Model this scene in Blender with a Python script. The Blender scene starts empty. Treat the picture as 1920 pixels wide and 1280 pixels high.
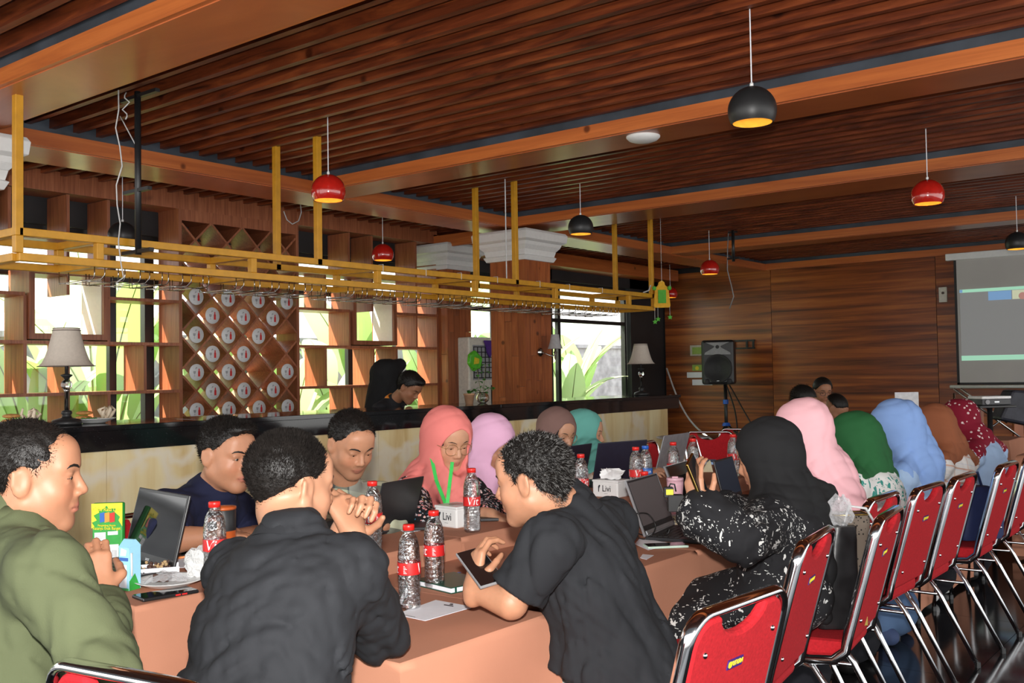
import bpy, math, random
import numpy as np
from mathutils import Vector, Matrix
# ---------------------------------------------------------------- camera, light, exposure
CH = 1.40
YAW, PIT, ROL, F = math.radians(38.1592), math.radians(1.90066), math.radians(-0.958585), 1867.4855
sc = bpy.context.scene
fw = np.array([-math.sin(YAW)*math.cos(PIT), math.cos(YAW)*math.cos(PIT), math.sin(PIT)])
r0 = np.array([math.cos(YAW), math.sin(YAW), 0.0]); u0 = np.cross(r0, fw)
RT = math.cos(ROL)*r0+math.sin(ROL)*u0; UP = -math.sin(ROL)*r0+math.cos(ROL)*u0
cd = bpy.data.cameras.new('camera'); cam = bpy.data.objects.new('camera', cd); sc.collection.objects.link(cam)
cam.matrix_world = Matrix(((RT[0], UP[0], -fw[0], 0), (RT[1], UP[1], -fw[1], 0), (RT[2], UP[2], -fw[2], CH), (0, 0, 0, 1)))
cd.sensor_width = 36.0; cd.lens = F/1920*36; cd.clip_start = .05; cd.clip_end = 200
sc.camera = cam
sc.view_settings.view_transform = 'Standard'; sc.view_settings.look = 'None'
sc.view_settings.gamma = 1; sc.view_settings.use_curve_mapping = False
sc.view_settings.exposure = 0.0
w = bpy.data.worlds.new('sky'); sc.world = w; w.use_nodes = True
wn = w.node_tree.nodes; wl = w.node_tree.links
bg = wn['Background']; bg.inputs[1].default_value = 2.7
tc = wn.new('ShaderNodeTexCoord'); sx = wn.new('ShaderNodeSeparateXYZ'); rmp = wn.new('ShaderNodeValToRGB')
wl.new(tc.outputs['Generated'], sx.inputs[0]); wl.new(sx.outputs[2], rmp.inputs[0]); wl.new(rmp.outputs[0], bg.inputs[0])
rmp.color_ramp.elements[0].position = 0.0; rmp.color_ramp.elements[0].color = (1, .99, .96, 1)
rmp.color_ramp.elements[1].position = .7; rmp.color_ramp.elements[1].color = (.86, .92, 1, 1)
def lamp(name, kind, loc, energy, color=(1, 1, 1), **k):
    d = bpy.data.lights.new(name, kind); d.energy = energy; d.color = color
    for a, b in k.items(): setattr(d, a, b)
    o = bpy.data.objects.new(name, d); o.location = loc; sc.collection.objects.link(o); return o
sun = lamp('sun', 'SUN', (0, 0, 20), 24.0, (1, .93, .80), angle=.009)
sun.rotation_euler = Vector((.46, .42, -.93)).to_track_quat('-Z', 'Y').to_euler()
# the photographer's flash, a hand above the lens
flash = lamp('camera_flash', 'SPOT', (.02, -.03, CH+.17), 570, (1, .975, .94), spot_size=math.radians(100), spot_blend=.5, shadow_soft_size=.035)
flash.rotation_euler = Vector((fw[0], fw[1], fw[2]+.03)).to_track_quat('-Z', 'Y').to_euler()
# ---------------------------------------------------------------- pixel -> world
def ray(x, y): return RT*((x-960)/F)+UP*((640-y)/F)+fw
def W(x, y, X=None, Y=None, z=None, D=None):
    d = ray(x, y)
    t = D if D is not None else X/d[0] if X is not None else Y/d[1] if Y is not None else (z-CH)/d[2]
    return d*t+np.array([0, 0, CH])
def pxm(D): return D/F
V = lambda *a: np.array(a, float)
def nrm(v): v = np.asarray(v, float); return v/np.linalg.norm(v)
IR, IA = nrm([RT[0], RT[1], 0]), nrm([fw[0], fw[1], 0])   # image right / away on the ground plane
# ---------------------------------------------------------------- materials
M = {}
def nodes(name, rough=.5, metal=0., spec=.5):
    m = bpy.data.materials.new(name); m.use_nodes = True; nt = m.node_tree
    b = nt.nodes['Principled BSDF']; b.inputs['Roughness'].default_value = rough
    b.inputs['Metallic'].default_value = metal; b.inputs['Specular IOR Level'].default_value = spec
    M[name] = m; return m, nt, b
def flat(name, c, rough=.5, metal=0., spec=.5, noise=.10, nscale=30, bump=0., coat=0.):
    m, nt, b = nodes(name, rough, metal, spec)
    n = nt.nodes.new('ShaderNodeTexNoise'); n.inputs['Scale'].default_value = nscale; n.inputs['Detail'].default_value = 3
    t = nt.nodes.new('ShaderNodeTexCoord'); nt.links.new(t.outputs['Object'], n.inputs['Vector'])
    r = nt.nodes.new('ShaderNodeValToRGB'); e = r.color_ramp.elements
    e[0].position = .3; e[1].position = .7
    e[0].color = (*[x*(1-noise) for x in c], 1); e[1].color = (*[min(1, x*(1+noise)) for x in c], 1)
    nt.links.new(n.outputs[0], r.inputs[0]); nt.links.new(r.outputs[0], b.inputs['Base Color'])
    if bump:
        bp = nt.nodes.new('ShaderNodeBump'); bp.inputs['Strength'].default_value = bump; bp.inputs['Distance'].default_value = .003
        nt.links.new(n.outputs[0], bp.inputs['Height']); nt.links.new(bp.outputs[0], b.inputs['Normal'])
    if coat: b.inputs['Coat Weight'].default_value = coat
    return m
def wood(name, cols, stretch, scale=3., rough=.4, bump=.1, knots=None, world=True, detail=6, distort=1.2, fine=None, coat=0.):
    """grain along the axis whose stretch is small; cols: list of (pos, rgb)"""
    m, nt, b = nodes(name, rough); N = nt.nodes; L = nt.links
    if world: src = N.new('ShaderNodeNewGeometry').outputs['Position']
    else: src = N.new('ShaderNodeTexCoord').outputs['Object']
    oi = N.new('ShaderNodeObjectInfo'); mm = N.new('ShaderNodeVectorMath'); mm.operation = 'SCALE'
    cb = N.new('ShaderNodeCombineXYZ')
    for i in range(3): L.new(oi.outputs['Random'], cb.inputs[i])
    L.new(cb.outputs[0], mm.inputs[0]); mm.inputs['Scale'].default_value = 7.0
    ad = N.new('ShaderNodeVectorMath'); L.new(src, ad.inputs[0]); L.new(mm.outputs[0], ad.inputs[1])
    mp = N.new('ShaderNodeMapping'); mp.inputs['Scale'].default_value = stretch; L.new(ad.outputs[0], mp.inputs[0])
    n = N.new('ShaderNodeTexNoise'); n.inputs['Scale'].default_value = scale; n.inputs['Detail'].default_value = detail
    n.inputs['Distortion'].default_value = distort; n.inputs['Roughness'].default_value = .6
    L.new(mp.outputs[0], n.inputs['Vector'])
    r = N.new('ShaderNodeValToRGB'); e = r.color_ramp.elements
    while len(e) < len(cols): e.new(.5)
    for i, (p, c) in enumerate(cols): e[i].position = p; e[i].color = (*c, 1)
    L.new(n.outputs[0], r.inputs[0]); out = r.outputs[0]
    if knots:
        v = N.new('ShaderNodeTexVoronoi'); v.inputs['Scale'].default_value = knots[0]; L.new(ad.outputs[0], v.inputs['Vector'])
        rr = N.new('ShaderNodeValToRGB'); ee = rr.color_ramp.elements
        ee[0].position = knots[1]*.5; ee[0].color = (.18, .12, .1, 1); ee[1].position = knots[1]; ee[1].color = (1, 1, 1, 1)
        L.new(v.outputs['Distance'], rr.inputs[0]); mx = N.new('ShaderNodeMixRGB'); mx.blend_type = 'MULTIPLY'; mx.inputs[0].default_value = .85
        L.new(out, mx.inputs[1]); L.new(rr.outputs[0], mx.inputs[2]); out = mx.outputs[0]
    hs = N.new('ShaderNodeHueSaturation'); ma = N.new('ShaderNodeMapRange'); L.new(oi.outputs['Random'], ma.inputs[0])
    ma.inputs[3].default_value = .86; ma.inputs[4].default_value = 1.14; L.new(ma.outputs[0], hs.inputs['Value']); L.new(out, hs.inputs['Color'])
    L.new(hs.outputs[0], b.inputs['Base Color'])
    if bump:
        bp = N.new('ShaderNodeBump'); bp.inputs['Strength'].default_value = bump; bp.inputs['Distance'].default_value = .004
        L.new(n.outputs[0], bp.inputs['Height']); L.new(bp.outputs[0], b.inputs['Normal'])
    if coat: b.inputs['Coat Weight'].default_value = coat; b.inputs['Coat Roughness'].default_value = .15
    return m
wood('slat_wood', [(.30, (.045, .010, .004)), (.50, (.15, .030, .009)), (.72, (.27, .064, .017))], (.8, 8, 8), 2.2, .36, .12, knots=(2.6, .11))
wood('beam_wood', [(.3, (.40, .095, .022)), (.55, (.56, .155, .036)), (.75, (.68, .22, .055))], (.3, 7, 7), 2.0, .34, .05, knots=(2.3, .08), coat=.05)
wood('beam_wood_long', [(.3, (.36, .085, .022)), (.55, (.50, .135, .034)), (.75, (.62, .19, .05))], (7, .3, 7), 2.0, .33, .05, knots=(2.3, .08), coat=.08)
wood('beam_bottom', [(.3, (.36, .085, .025)), (.7, (.54, .15, .045))], (.4, .8, 7), 2.0, .30, .03, coat=.08)
wood('shelf_laminate', [(.3, (.21, .062, .026)), (.5, (.34, .11, .048)), (.72, (.45, .165, .075))], (9, 9, .35), 5., .38, .03)
wood('wall_laminate', [(.30, (.06, .013, .004)), (.44, (.19, .045, .010)), (.55, (.33, .085, .016)), (.72, (.52, .17, .034))], (.14, .14, 4.2), 2.6, .3, .02, distort=.5, detail=7)
wood('plank_wood', [(.3, (.22, .055, .018)), (.52, (.37, .10, .028)), (.75, (.50, .16, .05))], (6, 6, .5), 2.4, .35, .08, knots=(3.2, .10))
flat('black_wall', (.018, .018, .020), .55, noise=.25, nscale=2.5)
flat('ceiling_board', (.045, .055, .072), .6, noise=.45, nscale=3)
flat('black_frame', (.012, .012, .013), .4)
flat('plaster', (.78, .78, .77), .6, noise=.03)
flat('cream_panel', (.83, .79, .70), .5, noise=.03)
flat('gold_paint', (.62, .30, .018), .35, metal=.1, noise=.10, nscale=14, spec=.6)
flat('chrome', (.86, .86, .88), .10, metal=1, noise=.02)
flat('steel_wire', (.55, .54, .52), .22, metal=1, noise=.05)
flat('black_plastic', (.013, .013, .014), .38, noise=.1)
flat('black_matte', (.02, .02, .021), .62, noise=.1)
flat('grey_plastic', (.25, .25, .26), .4)
flat('silver_plastic', (.62, .63, .65), .3, metal=.5)
flat('white_plastic', (.80, .80, .79), .4, noise=.03)
flat('paper', (.86, .87, .92), .7, noise=.02)
flat('tissue', (.88, .88, .88), .85, noise=.03, bump=.1)
flat('gold_metal', (.75, .50, .14), .25, metal=1)
flat('lamp_gold', (1., .56, .10), .35, metal=.25, noise=.1)
flat('lamp_black', (.018, .018, .019), .42)
flat('lamp_red', (.52, .016, .010), .12, spec=.7, coat=.6)
flat('beige_shade', (.56, .49, .42), .8, noise=.05, nscale=60)
flat('shade_trim', (.12, .085, .07), .7)
flat('cable_white', (.6, .6, .6), .5); flat('cable_black', (.012, .012, .012), .45); flat('cable_orange', (.75, .25, .08), .5)
flat('ink', (.02, .02, .025), .6); flat('print_red', (.62, .02, .02), .45); flat('print_yellow', (.85, .70, .03), .5)
flat('print_green', (.03, .33, .05), .45); flat('print_blue', (.03, .13, .45), .45); flat('print_white', (.86, .86, .86), .5)
flat('print_orange', (.85, .30, .04), .5); flat('print_grey', (.35, .36, .38), .5)
flat('garden_soil', (.16, .13, .09), .9, noise=.3, nscale=6, bump=.5)
flat('garden_wall', (.33, .33, .34), .85, noise=.35, nscale=4, bump=.4)
# glass and clear plastic
def glassy(name, c, rough=.0, ior=1.45, alpha_thin=False):
    m, nt, b = nodes(name, rough); b.inputs['Base Color'].default_value = (*c, 1)
    b.inputs['Transmission Weight'].default_value = 1; b.inputs['IOR'].default_value = ior; return m
glassy('clear_plastic', (.97, .98, .98), .02, 1.36); glassy('glass', (.97, 1, .98), 0, 1.5)
glassy('water', (.98, .99, 1), 0, 1.33)
m, nt, b = nodes('window_glass', .02)
tr = nt.nodes.new('ShaderNodeBsdfTransparent'); gl = nt.nodes.new('ShaderNodeBsdfGlossy'); gl.inputs['Roughness'].default_value = .02
mx = nt.nodes.new('ShaderNodeMixShader'); mx.inputs[0].default_value = .05
nt.links.new(tr.outputs[0], mx.inputs[1]); nt.links.new(gl.outputs[0], mx.inputs[2])
nt.links.new(mx.outputs[0], nt.nodes['Material Output'].inputs[0])
# black polished granite
m, nt, b = nodes('granite', .06, spec=.6); N = nt.nodes; L = nt.links
v = N.new('ShaderNodeTexVoronoi'); v.inputs['Scale'].default_value = 70
g = N.new('ShaderNodeNewGeometry'); L.new(g.outputs['Position'], v.inputs['Vector'])
r = N.new('ShaderNodeValToRGB'); e = r.color_ramp.elements; e[0].position = .05; e[0].color = (.10, .10, .11, 1); e[1].position = .13; e[1].color = (.008, .008, .009, 1)
L.new(v.outputs['Distance'], r.inputs[0]); L.new(r.outputs[0], b.inputs['Base Color'])
flat('floor_tile', (.010, .010, .011), .10, noise=.3, nscale=2, spec=.6)
flat('floor_grout', (.05, .05, .05), .6)
# onyx bar front
m, nt, b = nodes('onyx', .22); N = nt.nodes; L = nt.links
g = N.new('ShaderNodeNewGeometry').outputs['Position']
mp = N.new('ShaderNodeMapping'); mp.inputs['Scale'].default_value = (3, 3, .5); L.new(g, mp.inputs[0])
n1 = N.new('ShaderNodeTexNoise'); n1.inputs['Scale'].default_value = 1.6; n1.inputs['Detail'].default_value = 8; n1.inputs['Distortion'].default_value = .6; L.new(mp.outputs[0], n1.inputs['Vector'])
r = N.new('ShaderNodeValToRGB'); e = r.color_ramp.elements; e[0].position = .3; e[0].color = (.70, .48, .21, 1); e[1].position = .7; e[1].color = (.95, .84, .54, 1)
q = e.new(.5); q.color = (.86, .69, .37, 1); L.new(n1.outputs[0], r.inputs[0])
n2 = N.new('ShaderNodeTexNoise'); n2.inputs['Scale'].default_value = 2.2; n2.inputs['Detail'].default_value = 3; L.new(g, n2.inputs['Vector'])
ad = N.new('ShaderNodeVectorMath'); ad.operation = 'MULTIPLY_ADD'; ad.inputs[1].default_value = (.8, .8, .8); L.new(n2.outputs['Color'], ad.inputs[0]); L.new(g, ad.inputs[2])
v = N.new('ShaderNodeTexVoronoi'); v.feature = 'DISTANCE_TO_EDGE'; v.inputs['Scale'].default_value = .75; L.new(ad.outputs[0], v.inputs['Vector'])
r2 = N.new('ShaderNodeValToRGB'); e = r2.color_ramp.elements; e[0].position = .008; e[0].color = (.75, .75, .75, 1); e[1].position = .05; e[1].color = (0, 0, 0, 1)
L.new(v.outputs['Distance'], r2.inputs[0]); mx = N.new('ShaderNodeMixRGB'); L.new(r2.outputs[0], mx.inputs[0]); L.new(r.outputs[0], mx.inputs[1]); mx.inputs[2].default_value = (.88, .80, .66, 1)
L.new(mx.outputs[0], b.inputs['Base Color'])
# leaves with translucency
def leafmat(name, c1, c2):
    m, nt, b = nodes(name, .4); N = nt.nodes; L = nt.links
    oi = N.new('ShaderNodeObjectInfo'); r = N.new('ShaderNodeValToRGB'); e = r.color_ramp.elements
    e[0].color = (*c1, 1); e[1].color = (*c2, 1); L.new(oi.outputs['Random'], r.inputs[0]); L.new(r.outputs[0], b.inputs['Base Color'])
    t = N.new('ShaderNodeBsdfTranslucent'); mx = N.new('ShaderNodeMixShader'); mx.inputs[0].default_value = .45
    L.new(r.outputs[0], t.inputs[0]); L.new(b.outputs[0], mx.inputs[1]); L.new(t.outputs[0], mx.inputs[2]); L.new(mx.outputs[0], N['Material Output'].inputs[0])
leafmat('banana_leaf', (.30, .50, .12), (.66, .78, .50)); leafmat('pot_leaf', (.05, .22, .03), (.14, .42, .09)); leafmat('stem', (.30, .34, .12), (.45, .42, .18))
# cloths
def add_folds(nt, b, bp, amt, fs, stretch):
    """broad soft creases as relief: ridged noise"""
    N = nt.nodes; L = nt.links; t = N.new('ShaderNodeTexCoord').outputs['Object']
    mp = N.new('ShaderNodeMapping'); mp.inputs['Scale'].default_value = stretch; mp.inputs['Rotation'].default_value = (.3, .5, .2); L.new(t, mp.inputs[0])
    n = N.new('ShaderNodeTexNoise'); n.noise_type = 'RIDGED_MULTIFRACTAL' if 'RIDGED_MULTIFRACTAL' in [i.identifier for i in n.bl_rna.properties['noise_type'].enum_items] else n.noise_type
    n.inputs['Scale'].default_value = fs; n.inputs['Detail'].default_value = 1.2; n.inputs['Distortion'].default_value = .8; L.new(mp.outputs[0], n.inputs[0])
    b2 = N.new('ShaderNodeBump'); b2.inputs['Strength'].default_value = amt; b2.inputs['Distance'].default_value = .012; L.new(n.outputs[0], b2.inputs['Height'])
    if bp is not None: L.new(b2.outputs[0], bp.inputs['Normal'])
    else: L.new(b2.outputs[0], b.inputs['Normal'])
def cloth(name, c, rough=.85, noise=.14, weave=260, big=2.5, sheen=.3, bump=.12, folds=0., fs=9., stretch=(1, 1, .45)):
    m, nt, b = nodes(name, rough); N = nt.nodes; L = nt.links
    t = N.new('ShaderNodeTexCoord').outputs['Object']
    n = N.new('ShaderNodeTexNoise'); n.inputs['Scale'].default_value = big; n.inputs['Detail'].default_value = 5; L.new(t, n.inputs['Vector'])
    r = N.new('ShaderNodeValToRGB'); e = r.color_ramp.elements; e[0].position = .3; e[1].position = .7
    e[0].color = (*[x*(1-noise) for x in c], 1); e[1].color = (*[min(1, x*(1+noise)) for x in c], 1)
    L.new(n.outputs[0], r.inputs[0]); L.new(r.outputs[0], b.inputs['Base Color'])
    v = N.new('ShaderNodeTexNoise'); v.inputs['Scale'].default_value = weave; L.new(t, v.inputs['Vector'])
    bp = N.new('ShaderNodeBump'); bp.inputs['Strength'].default_value = bump; bp.inputs['Distance'].default_value = .002
    L.new(v.outputs[0], bp.inputs['Height']); L.new(bp.outputs[0], b.inputs['Normal'])
    if folds: add_folds(nt, b, bp, folds, fs, stretch)
    b.inputs['Specular IOR Level'].default_value = .25; b.inputs['Sheen Weight'].default_value = sheen; b.inputs['Sheen Roughness'].default_value = .5
    return m
cloth('terracotta_cloth', (.50, .225, .14), .9, .10, 300, 1.8, 0)
cloth('red_fabric', (.42, .012, .018), .9, .16, 420, 130, 0, .3)
# ---------------------------------------------------------------- mesh helpers
class MB:
    def __init__(s): s.v = []; s.f = []
    def add(s, vs, fs):
        n = len(s.v); s.v += [tuple(map(float, p)) for p in vs]; s.f += [tuple(n+i for i in f) for f in fs]; return s
    def hexa(s, p): return s.add(p, [(0, 3, 2, 1), (4, 5, 6, 7), (0, 1, 5, 4), (1, 2, 6, 5), (2, 3, 7, 6), (3, 0, 4, 7)])
    def box(s, a, b):
        x0, y0, z0 = [min(i, j) for i, j in zip(a, b)]; x1, y1, z1 = [max(i, j) for i, j in zip(a, b)]
        return s.hexa([(x0, y0, z0), (x1, y0, z0), (x1, y1, z0), (x0, y1, z0), (x0, y0, z1), (x1, y0, z1), (x1, y1, z1), (x0, y1, z1)])
    def obox(s, c, ax, ay, az, hx, hy, hz):
        c = np.array(c, float); P = []
        for z in (-1, 1):
            for x, y in ((-1, -1), (1, -1), (1, 1), (-1, 1)): P.append(c+np.array(ax)*hx*x+np.array(ay)*hy*y+np.array(az)*hz*z)
        return s.hexa(P)
    def bar(s, a, b, w, h=None, up=(0, 0, 1)):
        a = np.array(a, float); b = np.array(b, float); h = h or w; d = nrm(b-a)
        sd = np.cross(d, up); sd = nrm(sd) if np.linalg.norm(sd) > 1e-6 else V(1, 0, 0); u = np.cross(sd, d)
        return s.obox((a+b)/2, d, sd, u, np.linalg.norm(b-a)/2, w/2, h/2)
    def tube(s, pts, r, n=8, closed=False, ry=None, ref=None):
        pts = [np.array(p, float) for p in pts]; k = len(pts); rs = r if hasattr(r, '__len__') else [r]*k
        ref = None if ref is None else np.array(ref, float); vs = []
        for i, p in enumerate(pts):
            d = (pts[(i+1) % k]-pts[i-1]) if closed else (pts[min(i+1, k-1)]-pts[max(i-1, 0)])
            d = nrm(d) if np.linalg.norm(d) > 1e-9 else V(0, 0, 1)
            if ref is None: ref = V(0, 0, 1) if abs(d[2]) < .9 else V(1, 0, 0)
            a = nrm(ref-d*np.dot(ref, d)); ref = a; bb = np.cross(d, a)
            for j in range(n):
                t = 2*math.pi*j/n; vs.append(p+rs[i]*(a*math.cos(t)+bb*math.sin(t)*(ry or 1)))
        fs = []
        for i in range(k if closed else k-1):
            for j in range(n):
                i2 = (i+1) % k; fs.append((i*n+j, i*n+(j+1) % n, i2*n+(j+1) % n, i2*n+j))
        if not closed: fs += [tuple(range(n-1, -1, -1)), tuple((k-1)*n+j for j in range(n))]
        return s.add(vs, fs)
    def lathe(s, prof, c=(0, 0, 0), n=24, ax=None, cap=True):
        c = np.array(c, float)
        if ax is None: A, B, C = V(1, 0, 0), V(0, 1, 0), V(0, 0, 1)
        else:
            C = nrm(ax); A = nrm(np.cross(C, V(0, 0, 1) if abs(C[2]) < .9 else V(1, 0, 0))); B = np.cross(C, A)
        vs = [c+A*r*math.cos(2*math.pi*j/n)+B*r*math.sin(2*math.pi*j/n)+C*z for r, z in prof for j in range(n)]
        fs = [(i*n+j, i*n+(j+1) % n, (i+1)*n+(j+1) % n, (i+1)*n+j) for i in range(len(prof)-1) for j in range(n)]
        if cap: fs += [tuple(range(n-1, -1, -1)), tuple((len(prof)-1)*n+j for j in range(n))]
        return s.add(vs, fs)
    def ball(s, c, r, n=12, m=8, ax=None):
        if not hasattr(r, '__len__'): r = (r, r, r)
        c = np.array(c, float); R = np.eye(3) if ax is None else np.array(ax, float).T
        vs = []
        for i in range(1, m):
            t = math.pi*i/m
            for j in range(n):
                p = 2*math.pi*j/n; vs.append(c+R@V(r[0]*math.sin(t)*math.cos(p), r[1]*math.sin(t)*math.sin(p), r[2]*math.cos(t)))
        T = len(vs); vs += [c+R@V(0, 0, r[2]), c-R@V(0, 0, r[2])]
        fs = [(i*n+j, (i+1)*n+j, (i+1)*n+(j+1) % n, i*n+(j+1) % n) for i in range(m-2) for j in range(n)]
        fs += [(T, j, (j+1) % n) for j in range(n)]+[(T+1, (m-2)*n+(j+1) % n, (m-2)*n+j) for j in range(n)]
        return s.add(vs, fs)
    def prism(s, poly, n, o, ax, ay, t):
        """polygon (2-D) in frame o, ax, ay, extruded t along n"""
        o = np.array(o, float); ax = np.array(ax, float); ay = np.array(ay, float); nn = np.array(n, float)
        a = [o+ax*x+ay*y for x, y in poly]; b2 = [p+nn*t for p in a]; k = len(poly)
        return s.add(a+b2, [tuple(range(k-1, -1, -1)), tuple(range(k, 2*k))]+[(i, (i+1) % k, k+(i+1) % k, k+i) for i in range(k)])
    def build(s, name, mat, parent=None, smooth=False, bevel=0., origin=None, angle=None):
        me = bpy.data.meshes.new(name); o = np.array(origin if origin is not None else (0, 0, 0), float)
        off = o if parent is None else ploc(parent)
        me.from_pydata([tuple(np.array(p)-off) for p in s.v], [], s.f)
        if mat: me.materials.append(M[mat] if isinstance(mat, str) else mat)
        if smooth:
            me.shade_smooth()
            if angle: me.set_sharp_from_angle(angle=math.radians(angle))
        ob = bpy.data.objects.new(name, me); sc.collection.objects.link(ob)
        if parent is None: ob.location = tuple(o)
        else: ob.parent = parent
        if bevel:
            md = ob.modifiers.new('bevel', 'BEVEL'); md.width = bevel; md.segments = 2; md.limit_method = 'ANGLE'
        return ob
PL = {}
def ploc(o):
    """world offset of an object (all roots are unrotated while being built)"""
    p = V(0, 0, 0)
    while o is not None: p = p+np.array(o.location); o = o.parent
    return p
def tag(o, label=None, cat=None, group=None, kind=None):
    if label: o['label'] = label
    if cat: o['category'] = cat
    if group: o['group'] = group
    if kind: o['kind'] = kind
    return o
def thing(name, loc, label, cat, group=None):
    o = bpy.data.objects.new(name, None); sc.collection.objects.link(o); o.location = tuple(map(float, loc)); o.empty_display_size = .05
    return tag(o, label, cat, group)
def dup(root, loc, rz=None, label=None, group=None, scale=None):
    def cp(o, par):
        c = o.copy(); sc.collection.objects.link(c)
        if par is not None: c.parent = par
        for ch in [x for x in ALL() if x.parent == o]: cp(ch, c)
        return c
    kids = list(root.children_recursive)
    ALL = lambda: kids
    c = cp(root, None); c.location = tuple(map(float, loc))
    if rz is not None: c.rotation_euler = (0, 0, rz)
    if scale: c.scale = scale if hasattr(scale, '__len__') else (scale,)*3
    if label: c['label'] = label
    if group: c['group'] = group
    return c
def text(s, size, mat, parent, pos, ax, ay, ext=.0006, name='lettering', align='CENTER', bend=None, spacing=1., shear=0., sx=1.):
    """real 3-D lettering; ax = reading direction, ay = up; bend = (centre, radius): wrapped round a vertical cylinder"""
    cu = bpy.data.curves.new(name, 'FONT'); cu.body = s; cu.size = size; cu.extrude = 0 if bend else ext; cu.align_x = align; cu.align_y = 'CENTER'
    cu.resolution_u = 2; cu.space_character = spacing; cu.shear = shear
    ob = bpy.data.objects.new(name, cu); sc.collection.objects.link(ob)
    bpy.context.view_layer.update()
    me = bpy.data.meshes.new_from_object(ob.evaluated_get(bpy.context.evaluated_depsgraph_get()))
    bpy.data.objects.remove(ob); bpy.data.curves.remove(cu)
    pos = np.array(pos, float); ax = nrm(ax); ay = nrm(ay); n = np.cross(ax, ay); off = ploc(parent) if parent else V(0, 0, 0)
    for v_ in me.vertices:
        x, y, z = v_.co; x *= sx
        if bend:
            c, R = bend; a = x/R; d0 = nrm([pos[0]-c[0], pos[1]-c[1], 0]); t0 = np.cross(V(0, 0, 1), d0)
            p = V(c[0], c[1], pos[2])+R*(d0*math.cos(a)+t0*math.sin(a))+V(0, 0, y)
        else: p = pos+ax*x+ay*y+n*z
        v_.co = tuple(p-off)
    me.materials.clear(); me.materials.append(M[mat] if isinstance(mat, str) else mat)
    o = bpy.data.objects.new(name, me); sc.collection.objects.link(o)
    if parent: o.parent = parent
    return o
# ================================================================ the room
def struct(name, parent=None): o = bpy.data.objects.new(name, None); sc.collection.objects.link(o); o['kind'] = 'structure'; return o
ZS = CH+1.803; ZB = CH+1.75; ZBB = CH+1.655       # slat underside, beam top edge, beam underside
# floor with polished black tiles
fl = MB().box((-13, -4, -.12), (6, 17.5, -.004)).build('floor', 'floor_grout'); fl['kind'] = 'structure'
tm = None
for i in range(19):
    for j in range(27):
        x = -9.0+.6*i; y = -.6+.6*j
        if i < 7 and j < 12 or x > 2.2: continue
        if len([1 for _ in ()]) : pass
        if y > 8 and x > -2.6+.0 and x > 1.0: continue
        if x < -6.2: continue
        if tm is None:
            o = MB().box((.0015, .0015, -.004), (.5985, .5985, 0)).build('tile', 'floor_tile', fl); tm = o.data
        else:
            o = bpy.data.objects.new('tile', tm); sc.collection.objects.link(o); o.parent = fl
        o.location = (x, y, 0)
MB().box((-9, -.6, -.004), (-6.25, 15.6, -.0005)).build('floor_strip', 'floor_tile', fl)
# ceiling board and baffle slats
ce = MB().box((-9.2, -3.5, ZS+.13), (5.5, 15.9, ZS+.22)).build('ceiling', 'ceiling_board'); ce['kind'] = 'structure'
rng = random.Random(4)
BY = [2.57, 5.84, 8.72, 12.30, 15.45]; BW = [.45, .45, .68, .45, .14]
def slats(x0, x1, y0, y1, off):
    me = {}
    y = y1-.033
    while y > y0+.04:
        if 0 not in me:
            o = MB().box((x0, -.022, 0), (x1, .022, .115)).build('slat', 'slat_wood', ce); me[0] = o.data
        else: o = bpy.data.objects.new('slat', me[0]); sc.collection.objects.link(o); o.parent = ce
        o.location = (0, y, ZS+rng.uniform(-.003, .003)); y -= .1755
slats(-6.95, 2.6, -.6, 2.57, .05)
for k in range(4): slats(-6.95, 3.4 if k else 1.5, BY[k]+BW[k], BY[k+1], .09)
slats(-8.8, -7.30, 1.2, 15.5, .06)
# beams
for k, (y, wd) in enumerate(zip(BY, BW)):
    r = struct('ceiling_beam')
    MB().box((-6.9, y, ZBB), (4.5, y+.03, ZB)).build('side_board', 'beam_wood', r)
    MB().box((-6.9, y+wd-.03, ZBB), (4.5, y+wd, ZB)).build('side_board', 'beam_wood', r)
    MB().box((-6.9, y+.03, ZBB-.006), (4.5, y+wd-.03, ZBB+.02)).build('bottom_board', 'beam_bottom', r)
    MB().box((-6.9, y+.02, ZB), (4.5, y+wd-.02, ZS+.13)).build('upper_web', 'ceiling_board', r)
r = struct('ceiling_beam')
MB().box((-6.84, -.5, ZBB-.01), (-6.81, 15.5, ZB)).build('side_board', 'beam_wood_long', r)
MB().box((-7.37, -.5, ZBB-.01), (-7.34, 15.5, ZB)).build('side_board', 'beam_wood_long', r)
MB().box((-7.34, -.5, ZBB-.015), (-6.84, 15.5, ZBB+.01)).build('bottom_board', 'beam_bottom', r)
MB().box((-7.30, -.5, ZB), (-6.90, 15.5, ZS+.13)).build('upper_web', 'ceiling_board', r)
r = struct('ceiling_beam')
MB().box((-8.8, 9.2, CH+1.58), (-8.45, 15.5, ZB+.02)).build('side_board', 'beam_wood_long', r)
MB().box((-8.6, 9.2, CH+1.60), (-6.9, 9.24, ZB)).build('side_board', 'beam_wood', r)
# back wall: laminate panels
wb = MB().box((-9.0, 15.6, 0), (6, 15.8, 3.5)).build('wall_back', 'black_wall'); wb['kind'] = 'structure'
xs = [-8.78, -6.78, -4.18, -1.6, 1.0, 3.6]
for a, b_ in zip(xs, xs[1:]): MB().box((a+.004, 15.575, .1), (b_-.004, 15.6, CH+1.72)).build('panel', 'wall_laminate', wb)
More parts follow.
